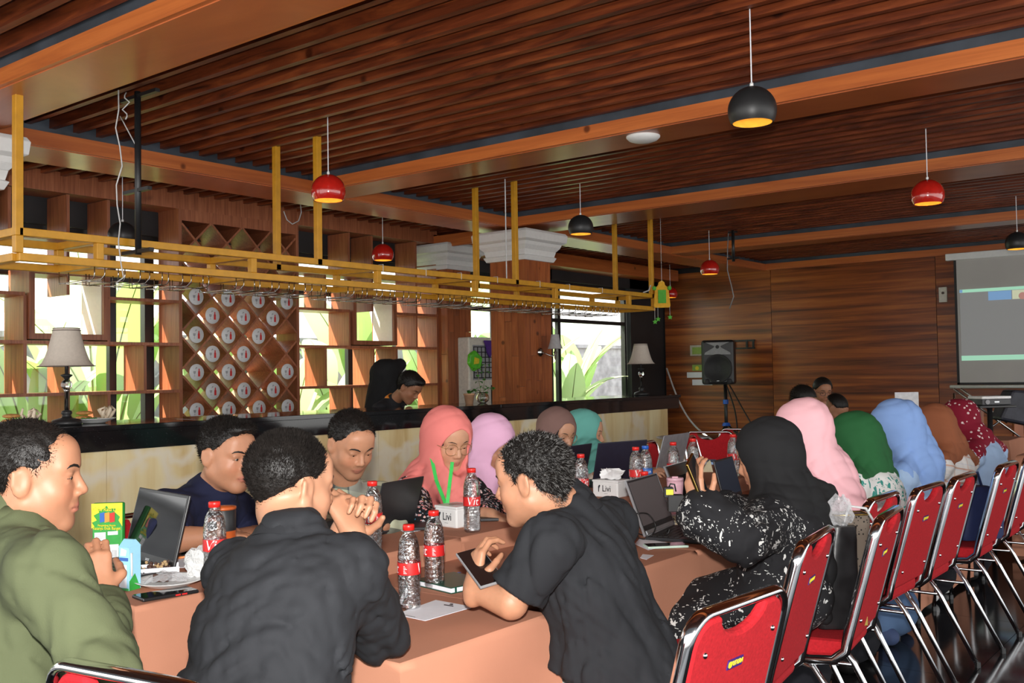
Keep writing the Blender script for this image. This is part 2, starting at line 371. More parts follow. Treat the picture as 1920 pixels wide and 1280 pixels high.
# left wall with windows
wlft = struct('wall_left')
def wbox(y0, y1, z0, z1, x0=-8.98, x1=-8.8): MB().box((x0, y0, z0), (x1, y1, z1)).build('wall_section', 'black_wall', wlft)
wbox(14.45, 15.6, 0, 3.4); wbox(1.0, 15.6, CH+1.42, 3.4); wbox(1.0, 15.6, -.1, .35); wbox(11.95, 12.2, 0, 3.4); wbox(.8, 1.4, 0, 3.4)
def window(n, y0, y1, z0, z1, mull, trans):
    r = struct('window_%d' % n)
    f = MB(); t = .05
    f.box((-8.94, y0, z0), (-8.86, y0+t, z1)).box((-8.94, y1-t, z0), (-8.86, y1, z1)).box((-8.94, y0+t, z0), (-8.86, y1-t, z0+t)).box((-8.94, y0+t, z1-t), (-8.86, y1-t, z1))
    f.build('window_frame', 'black_frame', r)
    for y in mull: MB().box((-8.93, y-.035, z0+t), (-8.87, y+.035, z1-t)).build('mullion', 'black_frame', r)
    for z in trans: MB().box((-8.935, y0+t, z-.028), (-8.865, y1-t, z+.028)).build('transom', 'black_frame', r)
    ys = [y0+t]+list(mull)+[y1-t]
    for a, b_ in zip(ys, ys[1:]): MB().box((-8.905, a, z0+t), (-8.90, b_, z1-t)).build('pane', 'window_glass', r)
window(1, 12.2, 14.4, .35, CH+1.42, [12.47], [CH+.82])
window(2, 9.75, 11.95, .35, CH+1.42, [10.9], [CH+.92])
window(3, 1.4, 5.5, .35, CH+1.42, [2.6, 3.9, 5.12], [CH+.98])
window(4, 5.5, 9.75, .35, CH+1.42, [6.7, 8.16], [CH+.98])
# wood clad columns
def column(name, x0, x1, y0, y1, zc, ztop, label):
    r = struct(name); r['label'] = label
    MB().box((x0+.02, y0+.02, 0), (x1-.02, y1-.02, ztop)).build('core', 'black_frame', r)
    g = random.Random(int(y0*10))
    def planks(horizontal, fixed, a, b_, sgn):
        n = max(3, round((b_-a)/.105)); w_ = (b_-a)/n
        for i in range(n):
            cut = g.uniform(.9, 2.2)
            for z0, z1 in ((0, cut), (cut+.003, zc)):
                p, q = a+i*w_+.0015, a+(i+1)*w_-.0015
                bx = MB()
                if horizontal: bx.box((p, fixed-.02*(sgn > 0), z0), (q, fixed+.02*(sgn < 0), z1))
                else: bx.box((fixed-.02*(sgn > 0), p, z0), (fixed+.02*(sgn < 0), q, z1))
                bx.build('plank', 'plank_wood', r)
    planks(True, y0, x0, x1, -1); planks(False, x1, y0, y1, 1)
    prof = [(0, .03), (.05, .055), (.06, .035), (.12, .05), (.16, .085), (.20, .10), (.22, .14), (.30, .15), (.33, .13)]
    sc_ = (ztop-zc)/.33
    for (za, ea), (zb, eb) in zip(prof, prof[1:]):
        z0, z1 = zc+za*sc_, zc+zb*sc_
        P = [(x0-ea, y0-ea, z0), (x1+ea, y0-ea, z0), (x1+ea, y1+ea, z0), (x0-ea, y1+ea, z0), (x0-eb, y0-eb, z1), (x1+eb, y0-eb, z1), (x1+eb, y1+eb, z1), (x0-eb, y1+eb, z1)]
        if za == 0: cap = MB()
        cap.hexa(P)
    c = cap.build('capital', 'plaster', r, bevel=.004); c['label'] = 'white moulded plaster capital'
column('column', -7.16, -6.67, 8.73, 9.22, CH+1.27, CH+1.60, 'wood-planked column with a white capital and the wall lamp')
column('column', -8.75, -8.30, 9.27, 9.72, CH+1.33, CH+1.65, 'wood-planked pilaster with a white capital at the shelf end')
column('column', -7.16, -6.67, 2.55, 3.04, CH+1.27, CH+1.62, 'column whose white capital shows at the left edge')
# ---------------------------------------------------------------- open shelf partition
sh = thing('shelf_partition', (-8.45, 6, 0), 'brown wood-grain open shelf partition full of square niches, standing behind the bar', 'shelf')
XS, XE, T = -8.45, -8.795, .014
def vb(y, z0, z1, t=T, mat='shelf_laminate', name='divider'): MB().box((XE, y-t, CH+z0), (XS, y+t, CH+z1)).build(name, mat, sh)
def hb(z, y0, y1, t=T): MB().box((XE, y0, CH+z-t), (XS+.001, y1, CH+z+t)).build('shelf_board', 'shelf_laminate', sh)
zT, z3, z2, z1_, z0_ = 1.66, .755, .345, -.105, -.62
MB().box((XE, 1.6, CH+zT), (XS, 9.26, CH+1.84)).build('cornice_board', 'shelf_laminate', sh)
for z in (z2, z1_): hb(z, 1.6, 5.59); hb(z, 7.02, 9.26)
hb(z0_, 1.6, 9.26)
vb(5.58, z0_, zT, .018); vb(7.02, z0_, zT, .018); vb(9.25, z0_, zT, .018)
for y, a, b_ in ((4.08, z2, z3), (4.08, z1_, z2), (4.458, z1_, z2), (5.20, z1_, z2), (4.458, z0_, z1_), (4.839, z0_, z1_), (4.458, z3, zT), (4.839, z3, zT), (4.839, z2, z3),
                (3.70, z1_, z2), (3.33, z2, z3), (2.95, z1_, z2), (3.70, z0_, z1_), (3.70, z3, zT), (3.0, z3, zT), (2.6, z2, z3), (3.95, 1.25, zT)):
    vb(y, a+.01, b_-.01)
hb(z3, 3.3, 4.08); hb(z3, 4.84, 5.58); hb(1.25, 3.3, 4.45); hb(z3, 1.6, 3.3); hb(z3, 7.02, 7.77); hb(z3, 8.5, 9.25); hb(1.17, 7.02, 9.25)
for y, a, b_ in ((7.41, z1_, z2), (8.14, z1_, z2), (8.52, z1_, z2), (7.77, z2, z3), (8.87, z2, z3), (7.77, z0_, z1_), (8.14, z0_, z1_), (8.52, z0_, z1_),
                (7.77, 1.17, zT), (8.13, 1.17, zT), (8.87, 1.17, zT), (7.41, z3, 1.17), (8.13, z3, 1.17), (8.87, z3, 1.17)):
    vb(y, a+.01, b_-.01)
def frame_box(y0, y1, z0, z1):
    f = MB(); t = .05
    f.box((XE, y0, CH+z0), (XS+.03, y0+t, CH+z1)).box((XE, y1-t, CH+z0), (XS+.03, y1, CH+z1)).box((XE, y0+t, CH+z0), (XS+.03, y1-t, CH+z0+t)).box((XE, y0+t, CH+z1-t), (XS+.03, y1-t, CH+z1))
    bx = f.build('niche_frame', 'shelf_laminate', sh)
    lb = MB().box((XE+.02, y1-t-.006, CH+z0+t), (XS, y1-t, CH+z1-t)).build('lining', 'cream_panel', bx); lb['label'] = 'cream lining of the niche'
frame_box(4.10, 4.82, .37, .98); frame_box(7.80, 8.50, .37, .98)
# diamond lattice and the printed discs on its crossings
def clip(y, z, dy, dz, y0, y1, z0, z1):
    ts = []
    t0, t1 = -9, 9
    for p, d, a, b_ in ((y, dy, y0, y1), (z, dz, z0, z1)):
        u, v2 = (a-p)/d, (b_-p)/d; t0 = max(t0, min(u, v2)); t1 = min(t1, max(u, v2))
    return t0, t1
LY0, LY1, LZ0, LZ1 = 5.60, 7.0, -.61, 1.60
for sgn in (1, -1):
    for k in range(-14, 26):
        y = 5.565+.185*2*k*1.0+.0
        t0, t1 = clip(y, .815, 1, sgn, LY0, LY1, LZ0, LZ1)
        if t1-t0 < .08: continue
        a = (y+t0, .815+sgn*t0); b_ = (y+t1, .815+sgn*t1)
        c = V((XS-8.852)/2, (a[0]+b_[0])/2, CH+(a[1]+b_[1])/2); d = nrm([0, b_[0]-a[0], b_[1]-a[1]])
        L_ = math.hypot(b_[0]-a[0], b_[1]-a[1])
        MB().obox(c, d, (1, 0, 0), np.cross(d, V(1, 0, 0)), L_/2, (XS+8.852)/2-.003*(sgn > 0), .010).build('lattice_board', 'shelf_laminate', sh)
MB().box((XE, 5.6, CH+1.55), (XS+.001, 7.0, CH+1.66)).build('lattice_rail', 'shelf_laminate', sh)
flat('disc_face', (.72, .74, .76), .35, noise=.02)
rows = {.815: (0, 1, 2, 3), .635: (0, 1, 2), .442: (0, 1, 2), .255: (0, 1), .073: (0, 1, 3), -.116: (0, 1, 2), -.305: (0, 1, 2, 3), -.485: (0, 1, 2)}
for i, (z, cols) in enumerate(rows.items()):
    for c in cols:
        y = (5.75 if i % 2 == 0 else 5.935)+.372*c
        d = MB().lathe([(.082, 0), (.082, .006), (.078, .009)], (XS+.002, y, CH+z), 24, (1, 0, 0)).build('printed_disc', 'disc_face', sh, True, angle=40)
        g = MB(); n = (1, 0, 0); o = (XS+.011, y, CH+z)
        g.prism([(.012, -.04), (.036, -.04), (.036, .005), (.030, .018), (.030, .036), (.018, .036), (.018, .018), (.012, .005)], n, o, (0, 1, 0), (0, 0, 1), .001)
        g.build('bottle_mark', 'print_red', d)
        g = MB(); g.prism([(-.042, .012), (-.012, .012), (-.016, -.010), (-.025, -.016), (-.025, -.034), (-.016, -.038), (-.038, -.038), (-.029, -.034), (-.029, -.016), (-.038, -.010)], n, o, (0, 1, 0), (0, 0, 1), .001)
        g.prism([(-.02, .03), (.006, .045), (-.01, .052)], n, o, (0, 1, 0), (0, 0, 1), .001)
        g.build('glass_mark', 'print_grey', d)
# ---------------------------------------------------------------- bar counter
bar = thing('bar_counter', (-5.6, 6, 0), 'long bar counter with veined yellow onyx front below a black granite top', 'counter')
for i, (a, b_) in enumerate(zip([1.2, 3.2, 5.45, 7.7], [3.2, 5.45, 7.7, 9.99])):
    MB().box((-5.66, a+.0015, .05), (-5.62, b_-.0015, .985)).build('onyx_panel', 'onyx', bar)
MB().box((-6.0, 1.2, 0), (-5.66, 9.95, .985)).build('carcass', 'black_wall', bar)
MB().box((-6.0, 9.95, 0), (-5.68, 10.08, .93)).build('end_post', 'plank_wood', bar)
for a, b_ in zip([1.0, 3.9, 6.9], [3.9, 6.9, 10.2]):
    MB().box((-5.63, a+.001, .985), (-5.585, b_-.001, 1.12)).build('fascia_slab', 'granite', bar)
    MB().box((-6.27, a+.001, 1.105), (-5.56, b_-.001, 1.138)).build('top_slab', 'granite', bar, bevel=.003)
MB().box((-6.2, 9.9, .985), (-5.6, 10.2, 1.12)).build('fascia_slab', 'granite', bar)
# ---------------------------------------------------------------- hanging gold rack
rk = thing('hanging_rack', (-5.7, 6, CH+.7), 'gold painted steel ceiling rack with rows of glass hangers above the bar', 'rack')
FX, BX, Z0, Z1, YA, YB = -5.72, -6.20, CH+.72, CH+.865, 2.72, 9.9
t = .046
def gb(a, b_, w_=t, name='rail'): return MB().bar(a, b_, w_).build(name, 'gold_paint', rk, bevel=.003)
for X in (FX, BX):
    for Z in (Z0, Z1): gb((X, YA, Z), (X, YB, Z))
ny = [YA, 3.21, 4.35, 5.56, 6.76, 7.98, 9.36, YB]
for y in ny:
    for Z in (Z0, Z1): gb((FX-t/2, y, Z), (BX+t/2, y, Z), name='cross_rail')
    for X in (FX, BX): gb((X, y, Z0+t/2), (X, y, Z1-t/2), name='stile')
for X, y, in ((FX, YA), (FX, 4.95), (FX, 7.35), (FX, 9.86), (BX, 4.95), (BX, 7.35), (BX, 9.86)):
    gb((X, y, Z1-t/2), (X, y, ZS+.02), name='post')
MB().tube([(FX-.02, 7.24, Z1), (FX-.02, 7.24, ZS+.02)], .006, 6).build('white_cable', 'cable_white', rk)
for yy in (5.6, 6.1, 6.55, 7.05, 7.7, 8.2, 8.8): MB().tube([(FX+.025, yy, Z1-.03), (FX+.025, yy, Z1+.03), (FX-.025, yy, Z1+.03)], .003, 5).build('cable_tie', 'cable_white', rk)
MB().tube([(FX, 9.84, Z1+.12), (FX, 9.80, Z1+.06), (FX, 9.68, Z1+.03)], .008, 6).build('white_cable', 'cable_white', rk)
# wire glass hangers: long U-shaped double channels
k = 0
y = 3.28
rg = random.Random(2)
while y < 9.2:
    h = MB(); wz = Z0-t/2
    for dx in (-.06, -.21, -.36):
        for s_ in (-.045, .045):
            X = FX+dx+s_*.0
            yy = y+s_*1.0+.02
            h.tube([(FX+.005+dx*.25, yy, wz+.0), (FX+.005+dx*.25, yy, wz-.045), (FX-.02+dx*.3, yy+s_*.3, wz-.075), (BX+.06, yy+s_*.3, wz-.075), (BX+.06, yy+s_*.3, wz)], .0035, 5) if dx == -.06 else None
    for s_ in (-.10, .10):
        yy = y+s_
        h.tube([(FX+.005, yy, wz), (FX+.005, yy, wz-.06), (FX-.02, yy, wz-.075), (BX+.06, yy, wz-.075), (BX+.06, yy, wz)], .0035, 5)
    h.tube([(FX-.10, y-.13, wz-.078), (FX-.10, y+.14, wz-.078)], .003, 5); h.tube([(BX+.12, y-.13, wz-.078), (BX+.12, y+.14, wz-.078)], .003, 5)
    h.build('glass_hanger', 'steel_wire', rk, True)
    k += 1; y += .305 if k % 3 else .42
# ---------------------------------------------------------------- garden outside
g = MB().box((-40, -10, -.6), (-9.0, 40, -.3)).build('garden_ground', 'garden_soil'); g['kind'] = 'structure'
gw = MB().box((-13.5, -6, -.3), (-13.25, 26, 2.0)).build('garden_wall', 'garden_wall'); gw['kind'] = 'structure'
gm = MB().box((-13.56, -6, 2.0), (-13.19, 26, 2.08)).build('wall_coping', 'garden_wall', gw)
def leafmesh(L, wd, bend, rg, fold=.25, n=12):
    vs = []; fs = []
    for i in range(n+1):
        t_ = i/n; w_ = wd*math.sin(math.pi*min(1, t_*.93+.05))**.75*(1 if t_ < .97 else .4); x = L*t_*math.cos(bend*t_*.6); z = L*t_*(1-.0)*math.sin(.9)*0+L*(t_-bend*t_*t_*.75)
        zz = L*t_*(1-bend*t_*.6); xx = L*bend*t_*t_*.9
        for s_ in (-1, -.5, 0, .5, 1): vs.append((xx+abs(s_)*w_*fold*.3, s_*w_*.5, zz+abs(s_)*w_*.12+rg.uniform(-.006, .006)))
    for i in range(n):
        for j in range(4): a = i*5+j; fs.append((a, a+1, a+6, a+5))
    return vs, fs
def banana(x, y, h, n, seed, label, wd=.5, spread=.5, group='leafy plants outside the windows'):
    rg = random.Random(seed); r = thing('broadleaf_plant', (x, y, -.3), label, 'plant', group)
    for i in range(n):
        a = 2*math.pi*i/n+rg.uniform(-.4, .4); L = h*rg.uniform(.45, .72); z0 = -.3+h*rg.uniform(.15, .55); tilt = rg.uniform(.1, spread)
        vs, fs = leafmesh(L, wd*rg.uniform(.7, 1.15), rg.uniform(.1, .55), rg)
        R_ = Matrix.Rotation(a, 4, 'Z') @ Matrix.Rotation(tilt, 4, 'Y')
        P = [R_ @ Vector(p)+Vector((x+.12*math.cos(a), y+.12*math.sin(a), z0)) for p in vs]
        lf = MB().add(P, fs).build('leaf', 'banana_leaf', r, True)
        mid = [P[j*5+2] for j in range(13)]
        MB().tube([Vector((x, y, -.3))]+mid, [.022]+[.014-.0009*j for j in range(13)], 5).build('stem', 'stem', r, True)
    return r
sp = [(-10.3, 3.9, 3.0, 9, 'large-leaved plant behind the left window niche', .62), (-10.0, 4.9, 2.5, 8, 'broad-leaved plant left of the bottle lattice', .5), (-10.1, 5.7, 3.2, 8, 'tall plant outside just before the lattice', .6),
      (-10.4, 7.2, 2.7, 8, 'plant seen in the niches right of the lattice', .6), (-10.0, 8.1, 2.4, 7, 'plant behind the second framed niche', .5), (-10.5, 9.3, 2.9, 8, 'plant outside behind the far end of the shelf', .55),
      (-10.6, 11.6, 3.3, 9, 'plant with wide leaves between pilaster and column', .65), (-10.3, 13.0, 3.0, 9, 'big dark-leaved plant in the far window', .75), (-10.0, 14.2, 2.4, 9, 'bushy plant at the right of the far window', .5),
      (-10.8, 15.6, 3.2, 8, 'pale plant at the far end of the garden', .6), (-11.3, 10.6, 3.4, 8, 'tall plant against the garden wall near the column', .6), (-11.5, 6.4, 3.3, 8, 'tall plant against the wall behind the lattice', .6), (-10.6, 2.6, 2.8, 8, 'plant at the far left beyond the shelf', .55)]
for i, (x, y, h, n, lb, wd) in enumerate(sp): banana(x, y, h, n, i+11, lb, wd)
# ================================================================ tables and cloths
LZ, HZ = .75, .82
def tablecloth(x0, x1, y0, y1, z, seed, label, skirt=True, zb=.03, open_sides=''):
    """cloth over a rectangular table: flat top, rounded edge, folded skirt"""
    rg = random.Random(seed); c = V((x0+x1)/2, (y0+y1)/2, 0)
    per = []; step = .045
    for (a, b_) in (((x0, y0), (x1, y0)), ((x1, y0), (x1, y1)), ((x1, y1), (x0, y1)), ((x0, y1), (x0, y0))):
        L_ = math.dist(a, b_); k = max(3, int(L_/step))
        for i in range(k): t_ = i/k; per.append((a[0]+(b_[0]-a[0])*t_, a[1]+(b_[1]-a[1])*t_, i/k*L_, L_))
    ph = [rg.uniform(0, 6) for _ in range(4)]
    rings = [(0, -.012, 0), (.0, 0.0, .0), (.006, -.004, .02), (.008, -.02, .1), (.010, -.08, .35), (.013, -.2, .7), (.017, -.4, 1), (.022, -(z-zb), 1.15)]
    vs = []; n = len(per); s_ = 0
    for (o, dz, am) in rings[1:]:
        for i, (x, y, s0, L_) in enumerate(per):
            d = V((x-c[0])/(x1-x0), (y-c[1])/(y1-y0), 0)
            e = V(0, 0, 0)
            if abs(x-x0) < 1e-6: e[0] = -1
            if abs(x-x1) < 1e-6: e[0] = 1
            if abs(y-y0) < 1e-6: e[1] = -1
            if abs(y-y1) < 1e-6: e[1] = 1
            corner = abs(e[0])+abs(e[1]) > 1
            if corner: e *= .8
            u = i*.045
            f = am*(.008*math.sin(u*9+ph[0])+.007*math.sin(u*17+ph[1]+dz*2)+.009*math.sin(u*4.3+ph[2]-dz))
            if corner: f = am*.03
            vs.append((x+e[0]*(o+f), y+e[1]*(o+f), z+dz+(.0025*math.sin(u*3+ph[3]) if dz < 0 else 0)))
    fs = []
    for r_ in range(len(rings)-2):
        for i in range(n): j = (i+1) % n; fs.append((r_*n+i, (r_+1)*n+i, (r_+1)*n+j, r_*n+j))
    m = MB().add(vs, fs)
    k = 10; gx = 14; gy = max(8, int((y1-y0)/.09)); g = []
    for i in range(gx+1):
        for j in range(gy+1):
            x = x0+(x1-x0)*i/gx; y = y0+(y1-y0)*j/gy; ed = min(1, min(i, gx-i, j, gy-j))
            g.append((x, y, z+ed*.0012*math.sin(x*23+y*11+seed)*math.sin(y*17-x*7)))
    m.add(g, [(i*(gy+1)+j, (i+1)*(gy+1)+j, (i+1)*(gy+1)+j+1, i*(gy+1)+j+1) for i in range(gx) for j in range(gy)])
    o = m.build('tablecloth', 'terracotta_cloth', None, True, origin=(c[0], c[1], 0), angle=70)
    tag(o, label, 'tablecloth', 'terracotta tablecloths')
    t = thing('folding_table', (c[0], c[1], 0), 'table under the '+label.split(',')[0], 'table')
    MB().box((x0+.01, y0+.01, z-.03), (x1-.01, y1-.01, z-.004)).build('tabletop', 'grey_plastic', t)
    for sx_ in (x0+.08, x1-.08):
        for sy in (y0+.08, y1-.08): MB().tube([(sx_, sy, 0), (sx_, sy, z-.03)], .014, 6).build('leg', 'chrome', t)
    return o
tablecloth(-2.362, -1.62, 1.63, 2.2, LZ, 1, 'near end terracotta cloth, under the notebook and printed sheet')
tablecloth(-2.362, -1.74, 2.204, 3.27, LZ, 2, 'terracotta cloth beside the man in the black polo, under his phone hand')
tablecloth(-2.362, -1.74, 3.274, 5.1, LZ, 3, 'terracotta cloth under the large silver-edged laptop')
tablecloth(-2.362, -1.74, 5.104, 6.95, LZ, 4, 'terracotta cloth in front of the woman in blue')
tablecloth(-3.0, -2.372, 1.43, 2.7, HZ, 5, 'raised terracotta cloth under the green pouch and open black laptop')
tablecloth(-3.0, -2.372, 2.704, 4.3, HZ, 6, 'raised terracotta cloth under the first tissue box')
tablecloth(-3.0, -2.372, 4.304, 6.1, HZ, 7, 'raised terracotta cloth under the dark laptop lid and blue-capped bottle')
tablecloth(-3.0, -2.372, 6.104, 7.2, HZ, 8, 'raised terracotta cloth before the empty red chairs')
tablecloth(-1.62, -.95, 8.0, 9.4, LZ, 9, 'far terracotta cloth beside the projector stand')
tablecloth(-3.9, -2.0, 9.55, 10.15, LZ, 10, 'far terracotta cloth in front of the three men')
# ---------------------------------------------------------------- banquet chairs
def make_chair():
    t = thing('banquet_chair', (0, 0, 0), 'x', 'chair')
    def arc(c, r, a0, a1, k=6): return [(c[0]+r*math.cos(math.radians(a0+(a1-a0)*i/k)), c[1]+r*math.sin(math.radians(a0+(a1-a0)*i/k))) for i in range(k+1)]
    B0, B1 = V(0, -.215, .50), V(0, -.325, .905)       # back plane axis
    bu = nrm(B1-B0); H = np.linalg.norm(B1-B0); bn = -np.cross(V(1, 0, 0), bu)
    pt = lambda x, h: B0+V(x, 0, 0)+bu*h
    out = arc((.155, H-.06), .06, 0, 90)+arc((-.155, H-.06), .06, 90, 180)
    path = [(.195, .10, .428), (.205, -.09, .428), (.212, -.17, .437), (.215, -.21, .47)]+[tuple(pt(.215, .03)), tuple(pt(.215, .2))]+[tuple(pt(x, h)) for x, h in out]+[tuple(pt(-.215, .2)), tuple(pt(-.215, .03)), (-.215, -.21, .47), (-.212, -.17, .437), (-.205, -.09, .428), (-.195, .10, .428)]
    MB().tube(path, .0105, 8, ry=1.75, ref=(1, 0, 0)).build('back_frame', 'chrome', t, True)
    pan = [(-.20, .0), (.20, .0)]+[(x*.93, y-.012) for x, y in out[:7]]
    dip = [(.10*math.cos(math.radians(a)), H-.012-.052*math.sin(math.radians(a))) for a in range(0, 181, 20)]
    pan += dip+[(x*.93, y-.012) for x, y in out[7:]]
    p = MB().prism(pan, -bn, B0+bn*.011, (1, 0, 0), bu, .026).build('backrest', 'red_fabric', t, bevel=.008)
    for x, h in ((.155, H-.085), (-.155, H-.085), (.155, .07), (-.155, .07)):
        MB().ball(pt(x, h)-bn*.016, .0075, 8, 5).build('screw', 'chrome', p, True)
    flat('badge_blue', (.05, .02, .17), .4) if 'badge_blue' not in M else None
    o = pt(0, H-.135)-bn*.0165
    bd = MB().obox(o, (1, 0, 0), bu, bn, .034, .011, .0012).build('maker_badge', 'badge_blue', t)
    text('FUTURA', .017, 'print_yellow', bd, o-bn*.0016+V(.008, 0, 0), (1, 0, 0), bu, sx=.82, shear=.2)
    MB().lathe([(.008, 0), (.008, .001)], o-bn*.0014-V(.024, 0, 0), 10, -bn).build('badge_emblem', 'print_yellow', bd)
    # seat
    s_ = MB(); prof = [(-.19, .0), (.19, 0), (.205, .12), (.215, .36), (.19, .41), (-.19, .41), (-.215, .36), (-.205, .12)]
    s_.prism(prof, (0, 0, 1), (0, -.205, .435), (1, 0, 0), (0, 1, 0), .062); s_.build('seat', 'red_fabric', t, bevel=.018)
    fr = MB().tube([(-.19, -.14, .42), (-.195, .15, .42), (-.16, .19, .42), (.16, .19, .42), (.195, .15, .42), (.19, -.14, .42)], .010, 6); fr.build('seat_frame', 'chrome', t, True)
    for s2 in (1, -1):
        MB().tube([(.185*s2, .14, .42), (.188*s2, .165, .40), (.19*s2, .175, .36), (.195*s2, .19, .015)], .0115, 8).build('leg', 'chrome', t, True)
        MB().tube([(.19*s2, -.03, .42), (.192*s2, -.10, .40), (.196*s2, -.15, .33), (.20*s2, -.31, .015)], .0115, 8).build('leg', 'chrome', t, True)
        MB().lathe([(.014, 0), (.013, .025)], (.195*s2, .19, 0), 8).build('rubber_foot', 'black_plastic', t); MB().lathe([(.014, 0), (.013, .025)], (.20*s2, -.313, 0), 8).build('rubber_foot', 'black_plastic', t)
        MB().tube([(.193*s2, .183, .32), (.196*s2, -.155, .32)], .0075, 6).build('stretcher', 'chrome', t, True)
    return t
chair = make_chair(); first = [True]; chair.scale = (.93, 1, 1)
def put_chair(x, y, deg, label, group='red banquet chairs'):
    """x, y = middle of the top of its back"""
    a = math.radians(deg); rx, ry = x+(-math.sin(a))*.325*1.0, y+math.cos(a)*.325
    global chair
    if first[0]: chair.location = (rx, ry, 0); chair.rotation_euler = (0, 0, a); chair['label'] = label; chair['group'] = group; first[0] = False; return chair
    return dup(chair, (rx, ry, 0), a, label, group)
G = 'red banquet chairs along the right side'
put_chair(-.955, 2.00, 86, 'red banquet chair nearest the camera, whose flat back faces the viewer', G)
q = W(1532, 1003, z=.904); put_chair(q[0], q[1], 98, 'red banquet chair under the woman in the black floral dress', G)
q = W(1668, 962, z=.904); put_chair(q[0], q[1], 97, 'red banquet chair holding the black leather tote', G)
put_chair(-1.27, 3.92, 91, 'red banquet chair with an oval grip gap, just behind the tote chair', G)
put_chair(-1.22, 4.36, 89, 'red banquet chair behind the woman in the green scarf', G)
put_chair(-1.20, 4.83, 90, 'red banquet chair between the blue-scarfed woman and the navy bag', G)
put_chair(-1.16, 5.52, 90, 'red banquet chair holding the navy cloth bag', G)
put_chair(-1.17, 6.22, 90, 'red banquet chair cut by the right frame edge, black bag on its seat', G)
put_chair(-1.15, 6.9, 90, 'last red banquet chair of the right row, mostly hidden', G)
q, q2 = W(112, 1243, z=.904), W(262, 1272, z=.904); dr = nrm(q2-q); q = q+dr*.17
put_chair(q[0], q[1], math.degrees(math.atan2(dr[1], dr[0])), 'red banquet chair whose top rim shows at the lower left', 'red banquet chairs near the camera')
put_chair(-1.60, .72, -5, 'red banquet chair under the man in the black long-sleeved shirt', 'red banquet chairs near the camera') if False else None
G = 'red banquet chairs on the bar side'
for px, D_, dg, lb in ((275, 3.75, -80, 'red banquet chair behind the man in navy, its rim beside the laptop'), (1150, 6.6, -84, 'empty red banquet chair right of the woman in the teal scarf'), (1208, 7.0, -82, 'empty red banquet chair behind the blue-capped bottle'),
                      (1290, 7.5, -75, 'empty red banquet chair behind the grey laptop lid'), (1330, 8.1, -30, 'empty red banquet chair facing the camera below the loudspeaker')):
    p = W(px, 850, D=D_); put_chair(p[0], p[1], dg if px != 1330 else 205, lb, G)
p = W(1395, 850, D=8.4); put_chair(p[0], p[1], 190, 'red banquet chair half hidden behind the black headscarf', G)
for px, D_, lb in ((740, 4.9, 'chair behind the man in the checked shirt'),): pass
# ================================================================ pendants and ceiling fittings
def emis(name, c, st):
    m, nt, b = nodes(name, .8); b.inputs['Base Color'].default_value = (*[x*.6 for x in c], 1); b.inputs['Emission Color'].default_value = (*c, 1); b.inputs['Emission Strength'].default_value = st
emis('bulb_warm', (1, .85, .6), 1.2)
def pendant(x, y, zr, kind, label, ztop=None):
    r = .122; t = thing('pendant_lamp', (x, y, zr), label, 'lamp', 'dome pendant lamps')
    a = [math.radians(q) for q in range(-32, 91, 8)]
    out = [(r*math.cos(q), r*math.sin(q)+r*.53) for q in a]; out[-1] = (.004, out[-1][1])
    inn = [(max(.003, (r-.004)*math.cos(q)), (r-.004)*math.sin(q)+r*.53) for q in reversed(a)]
    MB().lathe(out, (x, y, zr), 36, cap=False).build('shade', 'lamp_'+kind, t, True)
    rings = []
    for i, (rr, zz) in enumerate(inn): rings += [(rr, zz), (max(.002, rr-.0035), zz-.0005)]
    MB().lathe(rings, (x, y, zr), 32, cap=False).build('gilt_lining', 'lamp_gold', t, True)
    MB().lathe([(.006, 0), (.010, .004), (.009, .018), (.004, .022)], (x, y, zr+r*1.53), 12).build('cord_grip', 'white_plastic', t, True)
    MB().tube([(x, y, zr+r*1.5), (x, y, ztop or ZS+.155)], .0035, 6).build('cord', 'paper', t)
    pl_ = lamp('pendant_glow', 'POINT', (x, y, zr+.035), .7, (1, .74, .38), shadow_soft_size=.03); pl_.parent = t; pl_.location = (0, 0, .045)
    b = MB().lathe([(.012, .13), (.014, .11), (.024, .09), (.024, .07), (.006, .062)], (x, y, zr), 14).build('bulb', 'bulb_warm', t, True)
    return t
zr = CH+1.25-.0
def pend_at(px, py, z, kind, label): p = W(px, py, z=z); return pendant(p[0], p[1], z, kind, label)
pend_at(1411, 231, zr, 'black', 'black dome pendant lamp, the largest, hanging in front of the near right beam')
pend_at(616, 376, zr, 'red', 'red dome pendant lamp beside the rack posts at left')
pend_at(1089, 439, zr+.09, 'black', 'black dome pendant lamp over the rack near the tall column')
pend_at(1740, 382, zr, 'red', 'red dome pendant lamp at the upper right')
pend_at(1331, 514, zr, 'red', 'red dome pendant lamp above the loudspeaker')
pend_at(1908, 467, zr, 'black', 'black dome pendant lamp cut by the right edge above the screen')
pend_at(718, 488, zr+.05, 'red', 'small red dome pendant lamp hanging before the shelf niches')
pend_at(230, 456, zr-.06, 'black', 'black dome pendant lamp behind the rack at left, in front of the shelf')
pend_at(1257, 558, zr-.0, 'red', 'smallest red dome pendant lamp behind the hanging toy')
p = W(1206, 262, z=ZBB-.03)
t = thing('ceiling_light', (p[0], p[1], ZBB-.03), 'round white flush ceiling light under the near right beam', 'lamp')
MB().lathe([(.005, -.035), (.06, -.032), (.10, -.018), (.118, 0), (.118, .012), (.09, .03)], (p[0], p[1], ZBB-.015), 32).build('diffuser', 'white_plastic', t, True)
def polemount(px, py, z, h, label, arms, lean=0):
    p = W(px, py, z=z); t = thing('ceiling_mount', p, label, 'bracket', 'black screen mounts hanging from the ceiling')
    MB().tube([p, p-V(0, 0, h)], .02, 10).build('pole', 'black_plastic', t, True)
    for dz, l0, l1 in arms: MB().bar(p+V(-l0, 0, dz), p+V(l1, .0, dz), .03, .022).build('arm', 'black_plastic', t)
    return t, p
